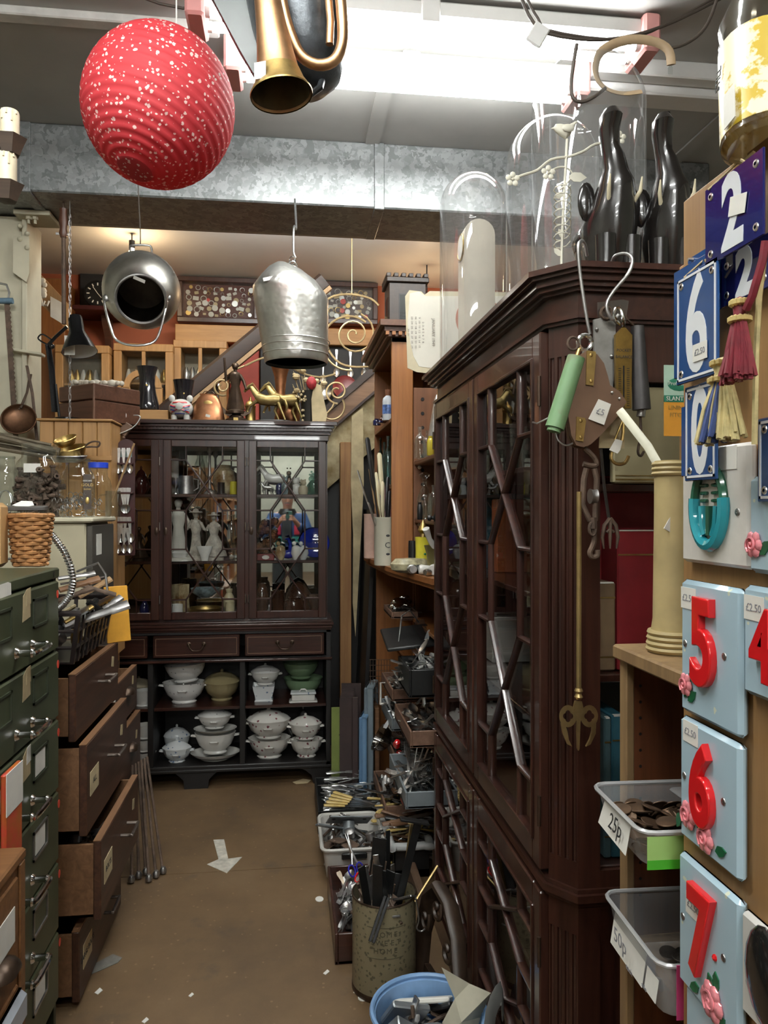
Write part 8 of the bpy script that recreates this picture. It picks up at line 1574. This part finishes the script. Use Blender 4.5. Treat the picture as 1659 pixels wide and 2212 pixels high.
pile([FORK, SPOON, TEASP, SPOON_D], 60, .205, .255, 2.55, 2.78, .02, 'tangled spoon or fork in the wooden floor drawer', 'cutlery', 'cutlery in the wooden floor drawer', 'tangled_cutlery', 13, 90, .085, 16, 14)
def scissors(label, M_, mt):
    t = thing('scissors', label, 'scissors', M=M_)
    for s in (-1, 1): MB().tube([(s*.018+.014*math.cos(j*PI/6), .02*math.sin(j*PI/6), 0) for j in range(12)], .003, 6, closed=True).build('finger_loop', mt, t); MB().tube([(s*.012, .02, 0), (0, .06, .001*s), (-s*.006, .13, .001*s)], [.004, .006, .001], 6, flat=.4).build('blade', STEEL, t)
scissors('blue handled scissors on the wooden floor drawer', T(.25, 2.80, .125) @ RZ(30) @ RX(60), mat('blue_loop', (.03, .03, .4), .3)); scissors('silver scissors deep in the wooden floor drawer', T(.21, 2.55, .105) @ RZ(160), STEEL); scissors('red handled scissors beside the blue ones', T(.27, 2.74, .12) @ RZ(-40) @ RX(40), RED)
kt = thing('white_tube_rack', 'white plastic tube framed rack of yellow handled knives on the floor', 'rack', (0, 0, 0)); MB().tube([(.405, 3.38, .13), (.405, 2.98, .13), (.42, 2.955, .13), (.53, 2.955, .13), (.56, 2.98, .13), (.56, 3.38, .13)], .016, 10).build('tube_frame', mat('white_pipe', (.50, .51, .50), .4), kt); MB().bx(.415, .555, 2.97, 3.38, 0, .03).build('base', GP, kt); MB().bx(.415, .555, 2.97, 2.98, 0, .115).build('near_side', BLACKM, kt); MB().bx(.412, .42, 2.97, 3.38, 0, .115).build('aisle_side', BLACKM, kt)
pile([KN_Y, KN_B, KN_W, KN_Y], 60, .44, .51, 3.02, 3.34, .05, 'old yellow or dark handled knife in the white tube rack', 'knife', 'knives in the white tube rack', 'handled_knife', 30, 5, .15, 9, 15)
one('wooden_plinth_strip', MB().bx(.47, .50, 2.72, 3.9, 0, .06, .004), wood('plinth_dirty', (.10, .06, .035), (.18, .11, .07), .6, 'y'), 'dusty wooden kickboard running along below the trays', 'kickboard')
# patterned bin
bn = thing('patterned_bin', 'cream leaf patterned metal bin lettered home sweet home full of hinges', 'bin', (.292, 2.31, 0)); RB, HB = .097, .285
BNM = speckle('leaf_print', (.24, .205, .125), (.115, .10, .06), 70, .57, .45); MB().wall([(RB*.97, 0), (RB, .012), (RB, HB)], 40, None, .003).build('shell', BNM, bn); MB().tube([(RB*math.cos(k*PI/20), RB*math.sin(k*PI/20), HB) for k in range(40)], .003, 6, closed=True).build('rim', BRONZE, bn); MB().lathe([(RB*.99, 0), (RB*1.015, .004), (RB*1.015, .016), (RB, .02)], 40, caps=False).build('foot_band', BRONZE, bn)
PRN = mat('bin_print', (.085, .075, .045), .6, 0, 0)
for r_, ln_ in enumerate(('HOME', 'SWEET', 'HOME')):
    for k, ch_ in enumerate(ln_): a = (k-(len(ln_)-1)/2)*11.5-4; text(ch_, .022, RZ(a) @ T(0, -RB-.0006, .205-.024*r_) @ FACE, bn, PRN, .0003)
for z in (.225, .135): MB().tube([(RB*1.003*math.sin(R(a)), -RB*1.003*math.cos(R(a)), z) for a in range(-38, 34, 6)], .0009, 4).build('print_border', PRN, bn)
random.seed(17)
bl_ = [('tall black T-shaped bracket rising highest from the patterned bin', .34, .012, BLACKM), ('wide black angle iron standing in the patterned bin', .27, .022, BLACKM), ('bright steel slide rail standing in the patterned bin', .20, .010, STEEL), ('second bright steel rail in the patterned bin', .22, .009, STEEL), ('rusty hinge leaf leaning in the patterned bin', .20, .022, IRON), ('thin brass strip standing in the patterned bin', .30, .010, FB), ('black strap hinge leaning to the left of the patterned bin', .18, .015, BLACKM), ('dark flat bar at the back of the patterned bin', .22, .016, BLACKM), ('steel door stay in the patterned bin', .17, .008, DULL), ('grey corner bracket in the patterned bin', .16, .02, DULL), ('black gate latch in the patterned bin', .19, .018, BLACKM), ('dark iron bolt at the back of the patterned bin', .25, .010, BLACKM), ('perforated black shelf strip in the patterned bin', .23, .012, BLACKM), ('short dark stay beside the rim of the patterned bin', .15, .014, BLACKM)]
for k, (lb, L_, w_, mt) in enumerate(bl_):
    a = k*2.4; r_ = .012+.055*((k*7) % 10)/10; q = MB(); q.bx(-w_, w_, -.002, .002, 0, L_+.06, .001)
    if k == 0: q.bx(-.06, .03, -.02, .004, L_+.055, L_+.062, .001)
    one('door_furniture', q, mt, lb, 'hinge', T(.292+r_*math.cos(a), 2.31+r_*math.sin(a), .12) @ RZ(random.uniform(-40, 40)) @ RX(random.uniform(-10, 8)) @ RY(random.uniform(-14, 14)), 'hardware in the patterned bin')
pile([HG[0], HG[1], HG[3]], 26, .24, .345, 2.26, 2.36, .235, 'small dark bracket filling the patterned bin', 'bracket', 'brackets filling the patterned bin', 'small_bracket', 80, 0, .05, 25, 19, off=0)
hs_ = thing('black_strap_hinge', 'black strap hinge hanging over the front rim of the patterned bin', 'hinge', M=T(.28, 2.21, .30) @ RX(-24) @ RY(24)); [MB().bx(-.009+.011*k, .000+.011*k, -.002, .002, -.105, .02, .001).build('leaf', BLACKM, hs_) for k in range(2)]
one('thin_rod', MB().tube([at(896, 1948, Y=2.25), at(945, 1870, Y=2.3)], .004, 6), FB, 'thin brass rod slanting from the patterned bin', 'rod'); one('hooked_wire', MB().tube([at(*p, Y=2.2) for p in ((898, 1940), (905, 1985), (900, 2005), (910, 2012), (918, 2006))], .0025, 6), DULL, 'bent wire hook hanging on the patterned bin', 'wire')
# blue bucket
bb_ = thing('blue_plastic_bucket', 'sky blue plastic bucket of metal brackets at the bottom edge', 'bucket', (.335, 1.80, 0)); BLP = mat('sky_bucket', (.19, .33, .55), .4)
MB().wall([(.095, 0), (.13, .245), (.137, .247), (.137, .255)], 40, None, .003).build('shell', BLP, bb_); MB().tube([(.136*math.cos(k*PI/20), .136*math.sin(k*PI/20), .253) for k in range(40)], .006, 6, closed=True).build('rim', BLP, bb_)
AL = mat('aluminium', (.45, .48, .50), .35, .8, .1); cr_ = mat('crumpled_paper', (.45, .42, .32), .8, 0, .1, 10)
for k, (x, y, z, s, mt, lb, rx, ry) in enumerate(((-.05, .04, .20, (.05, .008, .04), AL, 'bright aluminium angle in the blue bucket', 30, 20), (.0, .07, .21, (.07, .006, .03), PAPER, 'white bracket plate at the back of the blue bucket', 60, -20), (-.06, -.03, .19, (.05, .02, .03), AL, 'shiny aluminium elbow in the blue bucket', 20, 40), (.06, .05, .2, (.04, .006, .05), BLACKM, 'black plate at the right of the blue bucket', 50, 30), (.0, -.06, .17, (.04, .02, .03), BRASS, 'dull brass block in the blue bucket', 10, 10), (-.09, -.05, .18, (.07, .004, .012), STW, 'thin wooden strip across the blue bucket', 10, 30), (.03, -.01, .17, (.05, .02, .04), DULL, 'grey cast bracket deep in the blue bucket', 45, 15))): one('bucket_bracket', MB().bx(-s[0], s[0], -s[1], s[1], -s[2], s[2], .003), mt, lb, 'bracket', T(.335+x, 1.80+y, z+.02) @ RX(rx) @ RY(ry))
pile(HG, 18, .27, .40, 1.73, 1.87, .15, 'loose metal piece heaped in the blue bucket', 'metal part', 'metal pieces in the blue bucket', 'bucket_metal', 80, 0, .07, 30, 41, off=0); one('aluminium_cup', MB().ball((0, 0, 0), .035, 14, (1, .3, 1.3)), AL, 'rounded aluminium cup in the blue bucket', 'cup', T(.33, 1.76, .235) @ RX(50) @ RY(25))
one('crumpled_wrapper', MB().add([(0, 0, 0), (.05, -.01, .10), (.02, .0, .17), (.09, .01, .12), (.14, .0, .10), (.12, .02, .03), (.08, -.03, -.02), (.06, -.035, .06)], [(0, 6, 7), (0, 7, 1), (1, 7, 3), (1, 3, 2), (7, 6, 5), (7, 5, 4), (7, 4, 3)]), cr_, 'crumpled cream paper wrapper sticking out of the blue bucket', 'paper', T(.34, 1.77, .20), ang=10)
one('grey_webbing_strap', MB().tube([at(*p) for p in ()] or [Vector((.455, 1.62, .06)), Vector((.44, 1.64, .22)), Vector((.455, 1.68, .31)), Vector((.49, 1.72, .33)), Vector((.50, 1.74, .27))], .024, 8, flat=.12), mat('grey_web', (.14, .14, .13), .8), 'grey webbing strap curling beside the blue bucket', 'strap')
# carved furniture piece leaning behind
cvd = thing('carved_chair_back', 'dark carved chair back with scrolls leaning behind the patterned bin', 'carved chair back', M=T(.43, 2.22, 0) @ RZ(-80) @ RX(-6)); CVM = mat('carved_oak', (.03, .017, .010), .45, 0, .3, 20)
MB().tube([(-.12, 0, 0), (-.13, 0, .14), (-.10, 0, .25), (-.03, 0, .31), (.05, 0, .30), (.12, 0, .24), (.17, 0, .12), (.24, 0, .05), (.34, 0, 0)], [.025, .028, .032, .034, .03, .028, .026, .028, .02], 10, flat=.6).build('frame', CVM, cvd)
for k, (x, z) in enumerate(((-.08, .2), (.0, .27), (.10, .2), (.2, .08))): MB().tube([(x+.004*j*math.cos(j*.7), -.02, z+.004*j*math.sin(j*.7)) for j in range(11)], .007, 6).build('carved_scroll', CVM, cvd)
MB().bx(-.1, .3, 0, .02, 0, .05).build('rail', CVM, cvd)
# litter on the floor
FLP = mat('floor_paper', (.50, .47, .40), .8, 0, .25, 25)
def on_floor(name, label, pts, mt=FLP, cat='paper'): one(name, MB().prism([tuple(at(x, y, Z=0).xy) for x, y in pts][::-1], .0005, .0022), mt, label, cat)
on_floor('floor_arrow', 'scuffed white arrow sticker pointing along the brown floor', [(461, 1815), (484, 1814), (493, 1856), (523, 1852), (490, 1887), (447, 1868), (472, 1857)], cat='floor sticker')
on_floor('round_white_disc', 'round white plastic disc on the floor by the wooden drawer', [(690+9*math.cos(k*PI/6), 1943-6*math.sin(k*PI/6)) for k in range(12)], PAPER, 'disc'); on_floor('round_white_disc', 'round white cap on the floor below the patterned bin', [(784+11*math.cos(k*PI/6), 2156-8*math.sin(k*PI/6)) for k in range(12)], PAPER, 'disc')
for k, (x, y, s) in enumerate(((213, 2142, 9), (314, 2205, 8), (413, 2150, 6), (768, 2143, 5), (705, 2101, 7), (246, 1862, 3))): on_floor('paper_scrap', ['white paper scrap on the floor below the wooden chest', 'white paper scrap at the bottom edge of the floor', 'tiny torn scrap in the middle of the floor', 'small scrap beside the patterned bin', 'pale straw piece right of the floor middle', 'tiny crumb by the stair rods'][k], [(x-s, y+s*.4), (x-s*.2, y+s*.8), (x+s, y-s*.2), (x+s*.3, y-s*.8)], PAPER)
on_floor('grey_tape_strip', 'faded grey tape strip stuck on the floor beside the chest', [(190, 2108), (198, 2086), (244, 2062), (264, 2070), (255, 2080), (215, 2098)], mat('faded_tape', (.16, .15, .13), .7, 0, .2, 30), 'tape'); on_floor('leaf_scrap', 'brown scrap on the floor before the end bookcase', [(632, 1690), (655, 1683), (672, 1686), (664, 1692), (640, 1694)], CARD)
pile(HG, 26, -.88, -.60, 2.37, 2.80, .285, 'old bolt or bracket lying in the drawer lettered bolts', 'bolt', 'bolts in the open chest drawer', 'loose_bolt', 80, 0, .14, 25, 51, off=0)
# ================================================================ the photographer (seen in the mirror of the end bookcase)
def skin(name, V, ed, mt, parent, root=0):
    me = bpy.data.meshes.new(name); me.from_pydata([v[:3] for v in V], ed, []); me.materials.append(mt)
    o = bpy.data.objects.new(name, me); C.objects.link(o); o.parent = parent; o.modifiers.new('skin', 'SKIN'); 
    for i, v in enumerate(V): d_ = me.skin_vertices[0].data[i]; d_.radius = (v[3], v[4] if len(v) > 4 else v[3]); d_.use_root = i == root
    o.modifiers['skin'].use_smooth_shade = True; s = o.modifiers.new('sub', 'SUBSURF'); s.levels = s.render_levels = 2; return o
pe = thing('person', 'person in blue jacket and dark scarf holding up a phone, reflected in the mirror', 'person', M=T(0, -.44, 0) @ S(.97))
SK = mat('skin', (.50, .27, .19), .5, 0, .08); BJ_ = mat('jacket_blue', (.03, .08, .22), .6); GJ = mat('jacket_dark', (.035, .04, .045), .7)
V = [(0, 0, .95, .13, .10), (0, 0, 1.15, .14, .10), (0, 0, 1.36, .15, .10), (0, .02, 1.47, .06), (0, .03, 1.54, .055), (0, .05, 1.60, .082, .095), (0, .04, 1.68, .080, .09), (0, .03, 1.735, .04)]
E_ = [(i, i+1) for i in range(7)]
for s in (-1, 1):
    n0 = len(V); V += [(s*.10, 0, .90, .09), (s*.11, .01, .50, .06), (s*.11, 0, .10, .042), (s*.12, .12, .04, .04), (s*.18, 0, 1.40, .06), (s*.27, .10, 1.13, .045), (s*.10, .37, 1.34, .032), (s*.065, .405, 1.385, .030, .018)]
    E_ += [(0, n0), (n0, n0+1), (n0+1, n0+2), (n0+2, n0+3), (2, n0+4), (n0+4, n0+5), (n0+5, n0+6), (n0+6, n0+7)]
    for k in range(4):
        n1 = len(V); z = 1.365+.017*k; V += [(s*.062, .425, z, .0085), (s*.05, .448, z+.003, .008), (s*(.022-.004*abs(k-2)), .446, z+.005, .007)]; E_ += [(n0+7, n1), (n1, n1+1), (n1+1, n1+2)]
    n1 = len(V); V += [(s*.052, .402, 1.41, .010), (s*.035, .399, 1.425, .009), (s*.018, .400, 1.43, .008)]; E_ += [(n0+7, n1), (n1, n1+1), (n1+1, n1+2)]
skin('body', V, E_, SK, pe)
J = [(0, 0, .92, .155, .125), (0, 0, 1.15, .17, .13), (0, 0, 1.36, .165, .125), (0, .01, 1.43, .10, .09)]; JE = [(0, 1), (1, 2), (2, 3)]
for s in (-1, 1): n0 = len(J); J += [(s*.19, 0, 1.39, .085), (s*.28, .10, 1.13, .065), (s*.13, .34, 1.315, .05)]; JE += [(2, n0), (n0, n0+1), (n0+1, n0+2)]
skin('jacket', J, JE, BJ_, pe)
Tq = [(0, 0, .95, .14, .11)]; TE = []
for s in (-1, 1): n0 = len(Tq); Tq += [(s*.10, 0, .86, .105), (s*.11, .01, .50, .08), (s*.11, 0, .10, .065)]; TE += [(0, n0), (n0, n0+1), (n0+1, n0+2)]
skin('trousers', Tq, TE, GJ, pe)
for s in (-1, 1): MB().ball((s*.12, .07, .045), .06, 14, (.75, 1.9, .75)).build('shoe', BLACKM, pe)
MB().loft([[((.09+.02*k)*math.cos(j*PI/8), .02+(.085+.015*k)*math.sin(j*PI/8), 1.50-.035*k) for j in range(16)] for k in range(3)], None, False).build('scarf', BLACKM, pe); MB().bx(-.07, .05, .135, .15, 1.10, 1.46, .006).build('scarf_end', GJ, pe)
for s in (-1, 1): MB().bx(s*.08, s*.15, .118, .14, 1.18, 1.30, .008).build('red_panel', mat('jacket_red', (.5, .03, .06), .6), pe); MB().bx(s*.03, s*.15, .125, .14, 1.02, 1.16, .008).build('teal_panel', mat('jacket_teal', (.02, .22, .20), .6), pe)
for s in (-1, 1): MB().ball((s*.032, .140, 1.625), .011, 10).build('eye', PAPER, pe); MB().ball((s*.032, .149, 1.625), .005, 8).build('pupil', INK, pe); MB().ball((s*.088, .045, 1.615), .024, 10, (.35, .7, 1.2)).build('ear', SK, pe); MB().tube([(s*.016, .148, 1.645), (s*.046, .142, 1.645)], .005, 6).build('eyebrow', GJ, pe)
MB().lathe([(.018, 0), (.013, .03), (.006, .05)], 10, T(0, .142, 1.585) @ RX(-12)).build('nose', SK, pe); MB().tube([(-.03, .138, 1.568), (0, .15, 1.574), (.03, .138, 1.568)], .006, 6).build('moustache', mat('grey_hair', (.16, .15, .14), .8), pe); MB().tube([(-.02, .138, 1.553), (.02, .138, 1.553)], .004, 6).build('mouth', ROSE, pe)
MB().lathe([(.092, 0), (.096, .03), (.085, .08), (.05, .105), (0, .112)], 20, T(0, .025, 1.655) @ RX(12)).build('hair', MATS['grey_hair'], pe)
ph = thing('smartphone', 'dark green smartphone held up in both hands by the photographer', 'phone', (.018, -.030, 1.342)); MB().bx(-.037, .037, 0, .008, 0, .085, .005).build('body', mat('phone_green', (.05, .13, .11), .3), ph); MB().bx(-.034, -.008, .008, .0095, .05, .08, .001).build('camera_bump', BLACKM, ph)
for z in (.057, .073): MB().lathe([(0, 0), (.006, 0), (.006, .001), (0, .001)], 12, T(-.022, .0095, z) @ RX(-90)).build('lens', CHROME, ph)
# shop shelving behind the photographer
random.seed(33); bms = [MB().bx(-.02, .02, 0, .16, 0, .24).mesh('book', m_) for m_ in (MATS['red_cloth'], MATS['teal_cloth'], CARD, MATS['brown_cloth'], PAPER, MATS['orange_box'], MATS['jacket_blue'])]
sd = ['first', 'second', 'third', 'fourth']
for k, y in enumerate((-2.2, -4.2, -6.2, -8.2)):
    for s in (-1, 1):
        u = thing('shop_bookshelf', f'{sd[k]} bookshelf on the {"window" if s < 0 else "till"} side behind the photographer', 'bookshelf', M=T(s*(1.1 if k else 1.35), y, 0) @ RZ(90 if s < 0 else -90)); MB().bx(-.8, .8, .28, .30, 0, 2.1).build('back_board', OAK, u)
        for x in (-.8, .78): MB().bx(x, x+.02, 0, .28, 0, 2.1).build('side', OAK, u)
        for z in range(6): MB().bx(-.78, .78, 0, .28, .05+.4*z-.02, .05+.4*z).build('shelf', PINEX, u)
        for z in range(5):
            for j in range(12): inst('book', random.choice(bms), T(-.70+.125*j+random.uniform(-.03, .03), .05, .05+.4*z) @ S(random.uniform(.8, 2.2), 1, random.uniform(.7, 1.3)), u)
